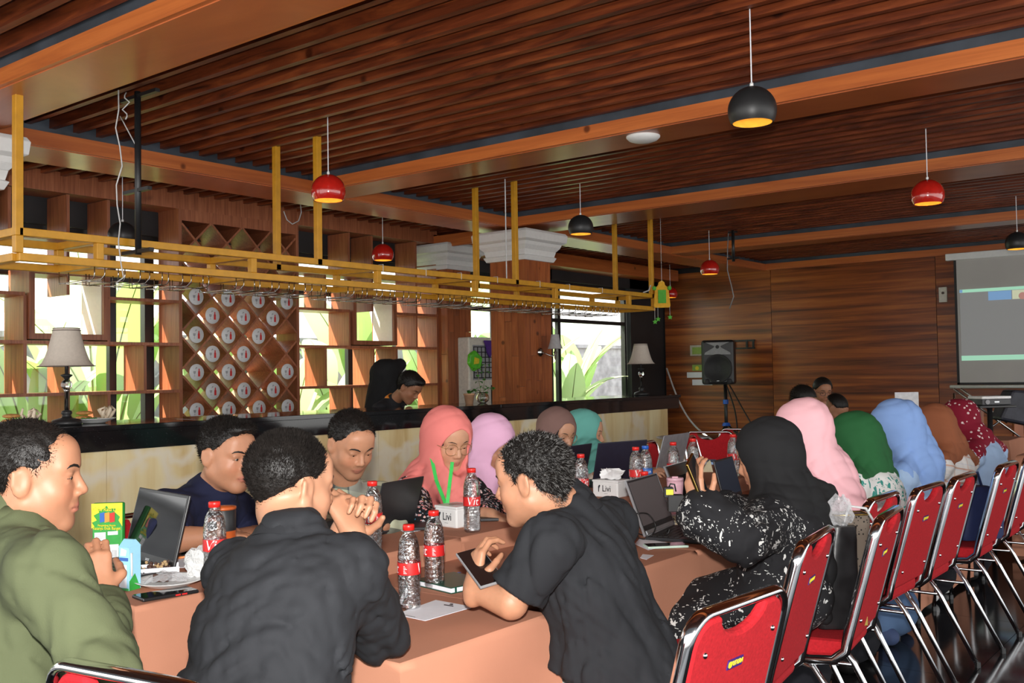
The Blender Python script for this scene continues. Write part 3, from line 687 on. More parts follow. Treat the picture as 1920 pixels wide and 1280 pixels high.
t, p = polemount(258, 172, ZS, 1.02, 'black pole mount with three cross arms and loose cables at upper left', ((-.03, .18, .22), (-.62, .15, .13), (-1.0, .17, .15)))
for k, (a, b_) in enumerate((((.0, -.10), -.95), ((.0, -.05), -.18))):
    pts = [p+V(a[0]-.05-.02*math.sin(i*1.3+k), a[1]+.015*math.sin(i*2.1+k), b_*i/8) for i in range(9)]
    if k == 0: pts += [pts[-1]+V(.03, 0, -.14), pts[-1]+V(.04, .01, -.22), pts[-1]+V(-.03, 0, -.25)]
    MB().tube(pts, .0045, 5).build('loose_cable', 'cable_white', t, True)
pts = [p+V(-.2+.05*i, .0, -.12-.06*i) for i in range(5)]; MB().tube(pts, .004, 5).build('loose_cable', 'cable_white', t, True)
t, p = polemount(1374, 432, ZS, .40, 'black pole mount with hanging cables above the loudspeaker', ((-.02, .06, .06), (-.36, .08, .08)))
MB().tube([p+V(-.06, 0, 0), p+V(-.08, 0, -.25), p+V(-.09, 0, -.5), p+V(-.04, 0, -.7), p+V(-.01, 0, -.85), p+V(-.07, 0, -1.0)], .007, 5).build('loose_cable', 'grey_plastic', t, True)
p = W(548, 405, z=ZS)
t = tag(MB().tube([W(532, 396, X=-8.0), W(538, 412, X=-8.0), W(548, 420, X=-8.0), W(560, 414, X=-8.0), W(565, 398, X=-8.0), W(563, 380, X=-8.0)], .006, 5).build('hanging_cable', 'cable_white', None, True, origin=W(548, 405, X=-8.0)), 'white cable loop dangling from the ceiling between two rack posts', 'cable')
# ================================================================ things on the bar
def table_lamp(px, py, X, label):
    p = W(px, py, X=X); x, y = p[0], p[1]; z = 1.139
    t = thing('table_lamp', (x, y, z), label, 'lamp', 'bell-shade lamps standing on the bar')
    MB().lathe([(.002, 0), (.085, 0), (.088, .012), (.082, .03), (.055, .038), (.03, .045), (.024, .06), (.032, .07), (.028, .085), (.015, .09)], (x, y, z), 28).build('base', 'lamp_black', t, True)
    MB().lathe([(.013, .085), (.013, .20), (.018, .205), (.018, .215)], (x, y, z), 18).build('stem', 'steel_wire', t, True)
    MB().ball((x, y, z+.245), .034, 10, 7).build('crystal_ball', 'glass', t)
    MB().lathe([(.012, .275), (.016, .285), (.035, .30), (.035, .305), (.010, .312), (.011, .36), (.011, .40)], (x, y, z), 20).build('neck', 'lamp_black', t, True)
    pr = [(.163-.088*(q**.55), .355+.235*q) for q in [i/10 for i in range(11)]]
    s_ = MB().lathe(pr, (x, y, z), 36, cap=False).build('shade', 'beige_shade', t, True)
    for r_, zz in ((pr[0][0]+.001, .357), (pr[1][0]+.002, .372), (pr[10][0]+.001, .588), (pr[9][0]+.001, .575)):
        MB().tube([(x+r_*math.cos(a*math.pi/16), y+r_*math.sin(a*math.pi/16), z+zz) for a in range(32)], .0025, 5, closed=True).build('trim', 'shade_trim', s_, True)
table_lamp(125, 795, -5.9, 'black-footed lamp with crystal ball and beige bell shade, left end of the bar')
table_lamp(1203, 742, -5.9, 'lamp with a beige bell shade at the far right end of the bar')
def fries_plate(px, D_, label, seed):
    p = W(px, 790, X=-5.95 if D_ is None else D_); x, y = p[0], p[1]; z = 1.139; rg = random.Random(seed)
    t = thing('food_plate', (x, y, z), label, 'plate', 'plates of fried food on the bar')
    MB().lathe([(.002, .004), (.06, .002), (.065, 0), (.075, .006), (.13, .028), (.14, .032), (.128, .03), (.07, .010), (.002, .008)], (x, y, z), 36).build('plate', 'white_plastic', t, True)
    for i in range(2): MB().ball((x-.05+.01*i, y-.04, z+.035+.03*i), (.055, .05, .014), 14, 6).build('fritter', 'fried', t, True)
    for i in range(9):
        a = rg.uniform(0, 6.3); q = V(x+.05+rg.uniform(-.03, .04), y+.035+rg.uniform(-.03, .04), z+.03)
        MB().tube([q, q+V(.02*math.cos(a), .02*math.sin(a), .03), q+V(.035*math.cos(a), .035*math.sin(a), .035+rg.uniform(0, .03)), q+V(.02*math.cos(a+1), .02*math.sin(a+1), .06+rg.uniform(0, .02))], [.010, .012, .009, .005], 6).build('cracker_curl', 'cracker', t, True)
    for i in range(10):
        a = rg.uniform(0, 6.3); q = V(x+rg.uniform(-.02, .07), y-.05+rg.uniform(-.03, .03), z+.028)
        MB().ball(q, (.018, .012, .010), 6, 4).build('lettuce', 'pot_leaf', t)
flat('fried', (.55, .27, .08), .7, noise=.3, nscale=60, bump=.6); flat('cracker', (.72, .60, .45), .7, noise=.1, bump=.3)
fries_plate(176, None, 'white plate of fritters and curled crackers beside the left lamp', 3)
fries_plate(40, None, 'white plate of fritters and lettuce behind the green-sweatered man', 5)
p = W(880, 759, X=-5.95); x, y = p[0], p[1]; z = 1.139
flat('clay', (.50, .27, .15), .8)
t = thing('potted_plant', (x, y, z), 'small leafy plant in a clay pot on the bar by the column', 'plant')
MB().lathe([(.003, 0), (.035, 0), (.048, .08), (.053, .08), (.053, .095), (.045, .095), (.04, .07), (.003, .07)], (x, y, z), 20).build('pot', 'clay', t, True)
rg = random.Random(8)
for i in range(7):
    a = rg.uniform(0, 6.3); vs, fs = leafmesh(.10, .028, .5, rg, n=6); R_ = Matrix.Rotation(a, 4, 'Z') @ Matrix.Rotation(.5, 4, 'Y')
    MB().add([R_ @ Vector(q)+Vector((x, y, z+.08)) for q in vs], fs).build('leaf', 'pot_leaf', t, True)
p = W(905, 757, X=-5.98); x, y = p[0], p[1]
t = thing('glass_vase', (x, y, z), 'round glass vase of water with trailing leafy cuttings', 'vase')
MB().lathe([(.003, 0), (.03, 0), (.055, .02), (.062, .045), (.055, .075), (.04, .09), (.043, .10), (.040, .10), (.036, .09), (.05, .074), (.057, .045), (.05, .024), (.028, .006), (.003, .006)], (x, y, z), 24, cap=False).build('bowl', 'glass', t, True)
for i, (dx, h) in enumerate(((-.03, .30), (.02, .34), (.06, .22), (-.06, .2))):
    pts = [V(x+dx*j/5*1.3, y+dx*j/5, z+.02+h*j/5-(.10*(j/5)**3 if i > 1 else 0)) for j in range(6)]
    MB().tube(pts, .0025, 5).build('stem', 'stem', t, True)
    for j in range(2, 6):
        for s_ in (-1, 1):
            vs, fs = leafmesh(.055, .026, .7, rg, n=5); R_ = Matrix.Rotation(s_*1.5+j+i, 4, 'Z') @ Matrix.Rotation(1.1, 4, 'Y')
            MB().add([R_ @ Vector(q)+Vector(pts[j]) for q in vs], fs).build('leaf', 'pot_leaf', t, True)
# sconce on the column
p = W(1012, 660, X=-6.67); x, y, z = p
t = thing('wall_sconce', p, 'wall lamp with a grey bell shade on the planked column', 'lamp')
MB().lathe([(.05, 0), (.05, .015), (.03, .03), (.004, .035)], p, 20, (1, 0, 0)).build('back_plate', 'steel_wire', t, True)
MB().tube([p+V(.03, 0, 0), p+V(.10, .02, -.03), p+V(.14, .05, -.05), p+V(.15, .08, -.03), p+V(.15, .09, .05)], .009, 8).build('arm', 'steel_wire', t, True)
MB().lathe([(.004, -.07), (.012, -.05), (.012, .0), (.022, .01), (.022, .02), (.01, .025), (.01, .06)], p+V(.15, .09, -.02), 14).build('candle_cup', 'shade_trim', t, True)
flat('grey_shade', (.42, .41, .42), .8)
MB().lathe([(.085, 0), (.07, .04), (.055, .10), (.045, .16)], p+V(.15, .09, .035), 24, cap=False).build('shade', 'grey_shade', t, True)
# hanging toy (yellow and green felt ornament)
p = W(1241, 545, X=-5.6)
t = thing('hanging_ornament', p, 'yellow and green felt ornament dangling beside the rack end', 'ornament')
flat('felt_yellow', (.75, .40, .03), .9); flat('felt_green', (.10, .42, .05), .9)
ux_, uz_ = IR, V(0, 0, 1); nn = -IA
body = [(-.085, -.13), (.085, -.13), (.095, -.11), (.075, .10), (.04, .12), (.03, .16), (0, .18), (-.03, .16), (-.04, .12), (-.075, .10), (-.095, -.11)]
MB().prism(body, -nn, p+V(0, 0, -.06), ux_, uz_, .06).build('body', 'felt_yellow', t, bevel=.006)
MB().prism([(-.045, -.08), (.045, -.08), (.045, .07), (-.045, .07)], nn, p+V(0, 0, -.06), ux_, uz_, .012).build('green_patch', 'felt_green', t, bevel=.003)
for sx_ in (-.085, .085): MB().ball(p+ux_*sx_+V(0, 0, .03), .026, 8, 6).build('corner_knob', 'felt_green', t, True)
for sx_, dz in ((-.085, -.33), (-.05, -.30), (.085, -.28)):
    q = p+ux_*sx_
    MB().tube([q+V(0, 0, -.18), q+V(0, 0, dz)], .002, 4).build('string', 'cable_white', t)
    st = [(.03*(1 if k % 2 == 0 else .5)*math.sin(k*math.pi/5), .03*(1 if k % 2 == 0 else .5)*math.cos(k*math.pi/5)) for k in range(10)]
    MB().prism(st, nn, q+V(0, 0, dz-.02), ux_, uz_, .012).build('star', 'felt_green', t)
MB().tube([p+V(0, 0, .1), V(p[0], p[1], ZS+.155)], .002, 4).build('string', 'cable_white', t)
# standing air conditioner, purple cloth and green bag between pilaster and column
p = W(897, 700, X=-8.2); x, y = p[0], p[1]
t = thing('air_conditioner', (x, y, 0), 'tall cream floor-standing air conditioner in the gap beside the column', 'air conditioner')
flat('cream_plastic', (.74, .71, .62), .4)
MB().box((x-.2, y-.27, 0), (x+.08, y+.27, 1.88)).build('cabinet', 'cream_plastic', t, bevel=.02)
gz = MB()
for i in range(7): gz.box((x+.082, y-.19, 1.36+.065*i), (x+.092, y+.2, 1.372+.065*i))
for i in range(6): gz.box((x+.082, y-.19+.075*i, 1.36), (x+.09, y-.18+.075*i, 1.76))
MB().box((x+.078, y-.2, 1.34), (x+.083, y+.21, 1.78)).build('vent', 'print_grey', t); gz.build('grille', 'black_plastic', t)
MB().box((x+.078, y+.15, .95), (x+.086, y+.19, 1.27)).build('control_strip', 'black_plastic', t)
flat('purple_cloth', (.09, .03, .24), .9)
t = tag(MB().prism([(-.09, 0), (.14, 0), (.12, -.1), (.05, -.17), (.02, -.22), (-.03, -.16), (-.05, -.08)], (1, 0, 0), (x+.095, y+.08, 1.84), (0, 1, 0), (0, 0, 1), .03).build('purple_cloth', 'purple_cloth', None, origin=(x+.1, y+.1, 1.8), bevel=.008), 'purple cloth draped over the air conditioner grille', 'cloth')
flat('bag_green', (.12, .62, .03), .25, noise=.2)
q = W(887, 677, X=-8.117)
MBb = MB().prism([(-.13, -.03), (-.03, -.13), (.10, -.09), (.14, .04), (.0, .14), (-.11, .09)], (1, 0, 0), q, (0, 1, 0), (0, 0, 1), .05)
t = tag(MBb.build('snack_bag', 'bag_green', None, origin=q, bevel=.02), 'bright green snack bag hanging in front of the air conditioner', 'bag')
MB().prism([(-.05, -.04), (.05, -.03), (.06, .03), (-.03, .05)], (1, 0, 0), q+V(.052, 0, 0), (0, 1, 0), (0, 0, 1), .003).build('print', 'print_yellow', t)
# ================================================================ back wall things
WY = 15.57
def on_wall(px, py): return W(px, py, Y=WY)
def wall_panel(name, x0, y0, x1, y1, mat, label, cat, th=.02, group=None, Y=WY):
    a = W(x0, y1, Y=Y); b_ = W(x1, y0, Y=Y)
    o = MB().box((a[0], Y-th, a[2]), (b_[0], Y, b_[2])).build(name, mat, None, origin=((a[0]+b_[0])/2, Y, (a[2]+b_[2])/2), bevel=.003)
    return tag(o, label, cat, group)
flat('sign_pale', (.50, .46, .38), .6); flat('sign_green', (.28, .42, .08), .6)
o = wall_panel('wall_sign', 1295, 646, 1336, 667, 'sign_pale', 'pale framed picture sign left of the loudspeaker', 'sign')
a = W(1298, 664, Y=WY-.022); b_ = W(1330, 650, Y=WY-.022)
MB().box((a[0], WY-.024, a[2]), (b_[0], WY-.02, b_[2])).build('picture', 'sign_green', o)
o = wall_panel('wall_sign', 1299, 683, 1336, 695, 'sign_green', 'small green sign left of the loudspeaker', 'sign')
c = W(1307, 690, Y=WY-.022); MB().lathe([(.035, 0), (.035, .003)], c, 12, (0, -1, 0)).build('emblem', 'print_yellow', o)
wall_panel('wall_sign', 1289, 697, 1336, 708, 'paper', 'upper of two narrow white signs left of the loudspeaker', 'sign')
wall_panel('wall_sign', 1299, 711, 1336, 722, 'paper', 'lower of two narrow white signs left of the loudspeaker', 'sign')
a = on_wall(1374, 655); b_ = on_wall(1416, 636)
t = thing('tv_bracket', (b_[0], WY, a[2]), 'black metal television bracket on the wood wall right of the loudspeaker', 'bracket')
for zz in (a[2], b_[2]-.03): MB().box((a[0]-.1, WY-.03, zz), (b_[0], WY, zz+.03)).build('rail', 'black_plastic', t)
for xx in (a[0]+.02, (a[0]+b_[0])/2+.05, b_[0]-.04): MB().box((xx, WY-.035, a[2]), (xx+.03, WY-.005, b_[2])).build('plate', 'black_plastic', t)
o = wall_panel('switch_box', 1762, 538, 1776, 567, 'cream_plastic', 'white screen control box on the wood wall beside the projection screen', 'switch', .04)
c = W(1768, 549, Y=WY-.045); MB().lathe([(.02, 0), (.02, .01)], c, 10, (0, -1, 0)).build('dial', 'shade_trim', o)
# projection screen
SY = 15.25
a = W(1795, 721, Y=SY); b_ = W(1793, 488, Y=SY); X0 = a[0]; X1 = X0+2.9
flat('screen_cloth', (.50, .48, .46), .8, noise=.04, nscale=2)
t = thing('projection_screen', (X0+1.4, SY, b_[2]), 'white roll-down projection screen showing a grey video call window', 'screen')
MB().box((X0-.10, SY-.05, b_[2]), (X1, SY+.06, b_[2]+.10)).build('case', 'white_plastic', t, bevel=.01)
s_ = MB().box((X0, SY, a[2]), (X1, SY+.004, b_[2])).build('screen_cloth', 'screen_cloth', t)
MB().box((X0, SY-.002, a[2]), (X0+.035, SY+.0, b_[2])).build('black_border', 'black_matte', s_); MB().box((X0, SY-.002, a[2]), (X1, SY+.0, a[2]+.03)).build('black_border', 'black_matte', s_)
MB().tube([(X0-.1, SY, a[2]-.03), (X1, SY, a[2]-.03)], .025, 8).build('bottom_bar', 'white_plastic', t, True)
def emis(name, c, st):
    m, nt, b = nodes(name, .8); b.inputs['Base Color'].default_value = (*[x*.6 for x in c], 1); b.inputs['Emission Color'].default_value = (*c, 1); b.inputs['Emission Strength'].default_value = st
emis('projected_mint', (.45, .85, .62), .55); emis('projected_grey', (.5, .5, .5), .19); emis('projected_blue', (.25, .45, .75), .5); emis('projected_cream', (.75, .78, .55), .5); emis('projected_pink', (.7, .35, .3), .4)
def proj(x0, y0, x1, y1, mat, d=.004): 
    p = W(x0, y1, Y=SY-d); q = W(x1, y0, Y=SY-d)
    MB().box((p[0], SY-d-.001, p[2]), (q[0], SY-d, q[2])).build('projected_picture', mat, s_)
def bar_line(z0, z1, mat): 
    pass
zt = W(1803, 545, Y=SY)[2]; zb_ = W(1806, 672, Y=SY)[2]
MB().box((X0+.07, SY-.004, zb_), (X1, SY-.003, zt-.02)).build('projected_window', 'projected_grey', s_)
MB().box((X0+.07, SY-.006, zt-.03), (X1, SY-.005, zt+.015)).build('projected_bar', 'projected_mint', s_)
MB().box((X0+.07, SY-.006, zb_-.03), (X1, SY-.005, zb_+.04)).build('projected_bar', 'projected_mint', s_)
MB().box((X0+.07, SY-.008, zt-.028), (X0+.11, SY-.007, zt+.012)).build('projected_icon', 'projected_blue', s_)
xx = W(1853, 550, Y=SY)[0]
MB().box((xx, SY-.008, zt-.16), (xx+.30, SY-.007, zt-.035)).build('projected_thumbnail', 'projected_blue', s_)
MB().box((xx+.31, SY-.008, zt-.16), (xx+.60, SY-.007, zt-.035)).build('projected_thumbnail', 'projected_cream', s_)
MB().ball((xx+.44, SY-.008, zt-.12), (.05, .003, .05), 12, 8).build('projected_face', 'projected_pink', s_, True)
text('A', .22, 'paper', s_, (X0+1.13, SY-.01, CH+.55), (1, 0, 0), (0, 0, 1))
# loudspeaker on its tripod
SYk = 14.6; a = W(1317, 721, Y=SYk); b_ = W(1375, 636, Y=SYk)
cx, cz0, cz1 = (a[0]+b_[0])/2, a[2], b_[2]; wd = .26
t = thing('loudspeaker', (cx, SYk, cz0), 'black plastic loudspeaker raised on a tripod before the wood wall', 'speaker')
fd = nrm(V(.35, -.94, 0)); sd = V(-fd[1], fd[0], 0)*1.0; C0 = V(cx, SYk, 0)
def sp_(x, z, d): return C0+sd*x+V(0, 0, z)+fd*d
MB().prism([(-wd, cz0), (wd, cz0), (wd, cz1), (-wd, cz1)], -fd, C0, sd, V(0, 0, 1), .34).build('cabinet', 'black_plastic', t, bevel=.04)
h_ = cz1-cz0
MB().lathe([(.225, 0), (.23, .012), (.215, .018), (.20, .004), (.12, -.01), (.05, .0), (.002, .008)], sp_(0, cz0+h_*.36, .006), 36, fd).build('woofer', 'black_matte', t, True)
MB().prism([(-.21, cz0+h_*.67), (.21, cz0+h_*.67), (.20, cz0+h_*.72), (.06, cz0+h_*.83), (.05, cz0+h_*.86), (.19, cz0+h_*.95), (-.19, cz0+h_*.95), (-.05, cz0+h_*.86), (-.06, cz0+h_*.83), (-.20, cz0+h_*.72)], fd, C0, sd, V(0, 0, 1), .014).build('horn', 'grey_plastic', t, bevel=.005)
MB().lathe([(.03, 0), (.03, .016)], sp_(0, cz0+h_*.845, .0), 12, fd).build('throat', 'black_matte', t)
for s2 in (-1, 1): MB().ball(sp_(s2*.18, cz0+.05, .002), (.045, .045, .012), 10, 6, ax=[sd, V(0, 0, 1), fd]).build('port', 'black_matte', t, True)
MB().obox(sp_(0, cz0+.055, .008), sd, V(0, 0, 1), fd, .02, .008, .004).build('logo_plate', 'silver_plastic', t)
t = thing('speaker_stand', (cx+.05, SYk+.15, 0), 'black tripod speaker stand with blue clamps in front of the wood wall', 'stand')
q = V(cx+.05, SYk+.15, 0)
MB().tube([q+V(0, 0, .25), q+V(0, 0, cz0)], .028, 10).build('pole', 'black_plastic', t, True)
flat('clamp_blue', (.02, .12, .55), .4)
MB().lathe([(.045, 0), (.045, .07)], q+V(0, 0, .87), 10).build('clamp', 'clamp_blue', t); MB().lathe([(.07, 0), (.05, .05)], q+V(0, 0, .52), 10).build('clamp', 'clamp_blue', t)
for k in range(3):
    aa = k*2.094+.4; e = V(math.cos(aa), math.sin(aa), 0)
    MB().tube([q+V(0, 0, .52)+e*.04, q+e*.55+V(0, 0, .02)], .016, 6).build('leg', 'black_plastic', t, True)
    MB().tube([q+V(0, 0, .2)+e*.02, q+e*.32+V(0, 0, .22)], .010, 6).build('brace', 'steel_wire', t, True)
def cable(pts, r, mat, label, name='cable'):
    P = [np.array(q_, float) for q_ in pts]; C = []
    for i in range(len(P)-1):
        p0, p1, p2, p3 = P[max(0, i-1)], P[i], P[i+1], P[min(len(P)-1, i+2)]
        for k in range(6):
            u = k/6; C.append(.5*((2*p1)+(p2-p0)*u+(2*p0-5*p1+4*p2-p3)*u*u+(3*p1-p0-3*p2+p3)*u**3))
    C.append(P[-1]); return tag(MB().tube(C, r, 6).build(name, mat, None, True, origin=P[0]), label, 'cable')
cable([W(1250, 690, Y=15.5), W(1270, 745, Y=15.5), W(1292, 785, Y=15.4), W(1318, 812, Y=15.2), W(1345, 830, Y=14.9)], .016, 'cable_white', 'white cable running down the wood wall from the corner to the chairs')
cable([W(1362, 722, Y=14.7), W(1378, 770, Y=14.6), W(1384, 820, Y=14.5)], .012, 'cable_black', 'thin black lead hanging under the loudspeaker')
cable([W(1368, 722, Y=14.75), W(1392, 765, Y=14.7), W(1412, 800, Y=14.5)], .012, 'cable_black', 'black lead slanting from the loudspeaker to the right')
# projector on its stand
p = W(1855, 745, D=8.6); flat('projector_grey', (.045, .045, .05), .4)
t = thing('projector', (p[0], p[1], p[2]-.06), 'white-topped black projector on a tall stand under the screen', 'projector')
fx = nrm(IR*.98+IA*.15); fy = V(-fx[1], fx[0], 0)
MB().obox(p+V(0, 0, -.035), fx, fy, V(0, 0, 1), .135, .10, .028).build('body', 'projector_grey', t, bevel=.008)
MB().obox(p+V(0, 0, .002), fx, fy, V(0, 0, 1), .137, .102, .012).build('top_cover', 'white_plastic', t, bevel=.006)
MB().obox(p+V(0, 0, -.035)-fy*.10, fx, fy, V(0, 0, 1), .022, .003, .006).build('logo_plate', 'silver_plastic', t)
MB().lathe([(.02, 0), (.02, .01)], p+V(0, 0, -.035)-fy*.10-fx*.09, 12, -fy).build('socket', 'grey_plastic', t)
t = thing('projector_stand', (p[0], p[1], 0), 'black column stand carrying the projector', 'stand')
MB().obox(p+V(0, 0, -.075), fx, fy, V(0, 0, 1), .17, .12, .01).build('tray', 'black_plastic', t, bevel=.004)
MB().tube([V(p[0], p[1], .03), p+V(0, 0, -.08)], .022, 10).build('pole', 'black_plastic', t, True)
MB().obox(V(p[0], p[1], .02), fx, fy, V(0, 0, 1), .22, .18, .015).build('foot', 'black_plastic', t)
# window strip, crossed folding stand and dark box at the far right
q0 = W(1840, 735, Y=15.5)
q0 = W(1872, 800, D=11.5)
t = thing('folding_rack', (q0[0], q0[1], 0), 'crossed metal folding legs behind the projector stand', 'stand')
for a_, b2 in (((-.5, 1.15), (.55, .35)), ((.5, 1.1), (-.45, .45)), ((-.5, 1.1), (-.5, 0)), ((-.42, 1.15), (.1, .75)), ((.6, 1.3), (.2, .9))):
    MB().tube([V(q0[0], q0[1], 0)+IR*a_[0]+V(0, 0, a_[1]), V(q0[0], q0[1], 0)+IR*b2[0]+V(0, 0, b2[1])], .012, 6).build('bar', 'steel_wire', t, True)
q0 = W(1900, 760, D=10.8); flat('dark_bag', (.03, .03, .045), .5, noise=.5, nscale=8)
t = tag(MB().prism([(-.15, -.15), (.3, -.25), (.35, .15), (.0, .17)], IA, q0, IR, V(0, 0, 1), .25).build('dark_bag', 'dark_bag', None, origin=q0, bevel=.03), 'dark patterned bag leaning behind the projector at right', 'bag')
for (x0, x1, mat, lb) in ((1830, 1846, 'plank_wood', 'wooden easel leg left of the projector pole'), (1905, 1920, 'plank_wood', 'orange wooden post at the far right edge')):
    a = W(x0, 900, D=12); b_ = W(x1, 760, D=12)
    tag(MB().prism([(0, 0), (np.dot(b_-a, IR), 0), (np.dot(b_-a, IR), 1.0), (0, 1.0)], IA, V(a[0], a[1], .02), IR, V(0, 0, 1), .05).build('wooden_post', mat, None, origin=a), lb, 'post')
# round table with black base at the far left of the wall, seen past the bar end
p = W(1280, 819, D=9.3)
t = thing('round_side_table', (p[0], p[1], 0), 'round silver-topped table by the bar end', 'table')
MB().lathe([(.003, -.01), (.24, -.01), (.25, 0), (.24, .006), (.003, .006)], (p[0], p[1], p[2]), 32).build('top', 'silver_plastic', t, True)
MB().lathe([(.17, 0), (.16, .03), (.03, .06), (.03, p[2]-.01)], (p[0], p[1], 0), 16).build('pedestal', 'black_plastic', t, True)
p = W(1448, 812, D=9.8)
t = thing('round_side_table', (p[0], p[1], 0), 'round pale-topped table behind the black and pink headscarves', 'table')
MB().lathe([(.003, -.01), (.2, -.01), (.21, 0), (.2, .006), (.003, .006)], (p[0], p[1], p[2]), 32).build('top', 'silver_plastic', t, True)
MB().lathe([(.17, 0), (.16, .03), (.03, .06), (.03, p[2]-.01)], (p[0], p[1], 0), 16).build('pedestal', 'black_plastic', t, True)
# ================================================================ people: distance fields turned into smooth surfaces
def smin(a, b_, k):
    if k <= 0: return np.minimum(a, b_)
    h = np.clip(.5+.5*(b_-a)/k, 0, 1); return b_+(a-b_)*h-k*h*(1-h)
def prim_d(p, X, Y, Z):
    kd = p[0]
    if kd == 'c':
        a, b_, ra, rb = p[1:5]; d = b_-a; dd = float(d@d)+1e-9
        t = np.clip(((X-a[0])*d[0]+(Y-a[1])*d[1]+(Z-a[2])*d[2])/dd, 0, 1)
        return np.sqrt((X-a[0]-d[0]*t)**2+(Y-a[1]-d[1]*t)**2+(Z-a[2]-d[2]*t)**2)-(ra+(rb-ra)*t)
    c, R_, r = p[1:4]; x, y, z = X-c[0], Y-c[1], Z-c[2]
    q = [(R_[i][0]*x+R_[i][1]*y+R_[i][2]*z)/r[i] for i in range(3)]
    k0 = np.sqrt(q[0]**2+q[1]**2+q[2]**2)+1e-9; k1 = np.sqrt((q[0]/r[0])**2+(q[1]/r[1])**2+(q[2]/r[2])**2)+1e-9
    return k0*(k0-1)/k1
def pbox(p):
    if p[0] == 'c': a, b_, ra, rb = p[1:5]; m = max(ra, rb); return np.minimum(a, b_)-m, np.maximum(a, b_)+m
    c, R_, r = p[1:4]; e = np.sqrt(sum((np.array(R_[i])*r[i])**2 for i in range(3))); return c-e, c+e
def cone(a, b_, ra, rb, k=.03, op='+'): return ('c', np.array(a, float), np.array(b_, float), ra, rb, k, op)
def ell(c, fr, r, k=.03, op='+'): return ('e', np.array(c, float), [np.array(v_) for v_ in fr], r, k, op)
def pk(p): return (p[5], p[6]) if p[0] == 'c' else (p[4], p[5])
def field(prims, lo, hi, h, disp=None, clips=()):
    ax = [np.arange(lo[i], hi[i]+h, h, dtype=np.float32) for i in range(3)]
    Fd = np.full([len(a) for a in ax], 1.0, np.float32)
    for p in prims:
        k, op = pk(p); l, u = pbox(p); m = k+3*h
        s_ = []
        for i in range(3):
            a, b_ = np.searchsorted(ax[i], [l[i]-m, u[i]+m]); s_.append(slice(a, b_))
        if any(q.stop <= q.start for q in s_): continue
        X, Y, Z = ax[0][s_[0]][:, None, None], ax[1][s_[1]][None, :, None], ax[2][s_[2]][None, None, :]
        d = prim_d(p, X, Y, Z); sub = Fd[tuple(s_)]
        Fd[tuple(s_)] = smin(sub, d, k) if op == '+' else -smin(-sub, d, k)
    X, Y, Z = ax[0][:, None, None], ax[1][None, :, None], ax[2][None, None, :]
    if disp is not None: Fd = Fd+disp(X, Y, Z)
    for n_, o_ in clips: Fd = np.maximum(Fd, (X-o_[0])*n_[0]+(Y-o_[1])*n_[1]+(Z-o_[2])*n_[2])
    return Fd, ax
def nets(Fd, ax, h):
    S = Fd < 0; n = S.astype(np.int8)
    c = sum(n[i:n.shape[0]-1+i, j:n.shape[1]-1+j, k:n.shape[2]-1+k] for i in (0, 1) for j in (0, 1) for k in (0, 1))
    act = (c > 0) & (c < 8); I, J, K = np.nonzero(act); N_ = len(I)
    if N_ == 0: return np.zeros((0, 3)), np.zeros((0, 4), int)
    idx = np.full(act.shape, -1, np.int64); idx[I, J, K] = np.arange(N_)
    P = np.zeros((N_, 3)); W_ = np.zeros(N_)
    C8 = [(i, j, k) for i in (0, 1) for j in (0, 1) for k in (0, 1)]
    for a in C8:
        for t_ in range(3):
            if a[t_]: continue
            b_ = list(a); b_[t_] = 1
            fa = Fd[I+a[0], J+a[1], K+a[2]]; fb = Fd[I+b_[0], J+b_[1], K+b_[2]]; m = (fa < 0) != (fb < 0)
            u = np.where(m, fa/(fa-fb+1e-12), 0)
            for q in range(3): P[:, q] += m*(a[q]+(u if q == t_ else 0))
            W_ += m
    P /= W_[:, None]
    P = np.stack([ax[0][I], ax[1][J], ax[2][K]], 1)+P*h
    Q = []
    for t_ in range(3):
        sl0 = [slice(None)]*3; sl1 = [slice(None)]*3; sl0[t_] = slice(0, -1); sl1[t_] = slice(1, None)
        A = S[tuple(sl0)]; B = S[tuple(sl1)]; e = A != B
        o1, o2 = [(1, 2), (2, 0), (0, 1)][t_]
        ii = np.array(np.nonzero(e)).T
        ok = (ii[:, o1] > 0) & (ii[:, o2] > 0) & (ii[:, o1] < act.shape[o1]) & (ii[:, o2] < act.shape[o2]); ii = ii[ok]
        fl_ = A[tuple(ii.T)]
        def g(d1, d2): q = ii.copy(); q[:, o1] -= d1; q[:, o2] -= d2; return idx[tuple(q.T)]
        q = np.stack([g(1, 1), g(0, 1), g(0, 0), g(1, 0)], 1)
        q[~fl_] = q[~fl_][:, ::-1]; Q.append(q)
    Q = np.concatenate(Q); Q = Q[(Q >= 0).all(1)]
    return P, Q
def relax(P, Q, it=1, w_=.5):
    for _ in range(it):
        A = np.zeros_like(P); n = np.zeros(len(P))
        for a, b_ in ((0, 1), (1, 2), (2, 3), (3, 0)):
            np.add.at(A, Q[:, a], P[Q[:, b_]]); np.add.at(n, Q[:, a], 1); np.add.at(A, Q[:, b_], P[Q[:, a]]); np.add.at(n, Q[:, b_], 1)
        P = P*(1-w_)+w_*A/np.maximum(n, 1)[:, None]
    return P
def surf(prims, h, disp=None, clips=(), lo=None, hi=None, rel=1, pad=.03):
    bs = [pbox(p) for p in prims if pk(p)[1] == '+']
    L_ = np.min([b_[0] for b_ in bs], 0)-pad; H_ = np.max([b_[1] for b_ in bs], 0)+pad
    if lo is not None: L_ = np.maximum(L_, lo)
    if hi is not None: H_ = np.minimum(H_, hi)
    Fd, ax = field(prims, L_, H_, h, disp, clips); P, Q = nets(Fd, ax, h)
    if rel and len(P): P = relax(P, Q, rel)
    return P, Q
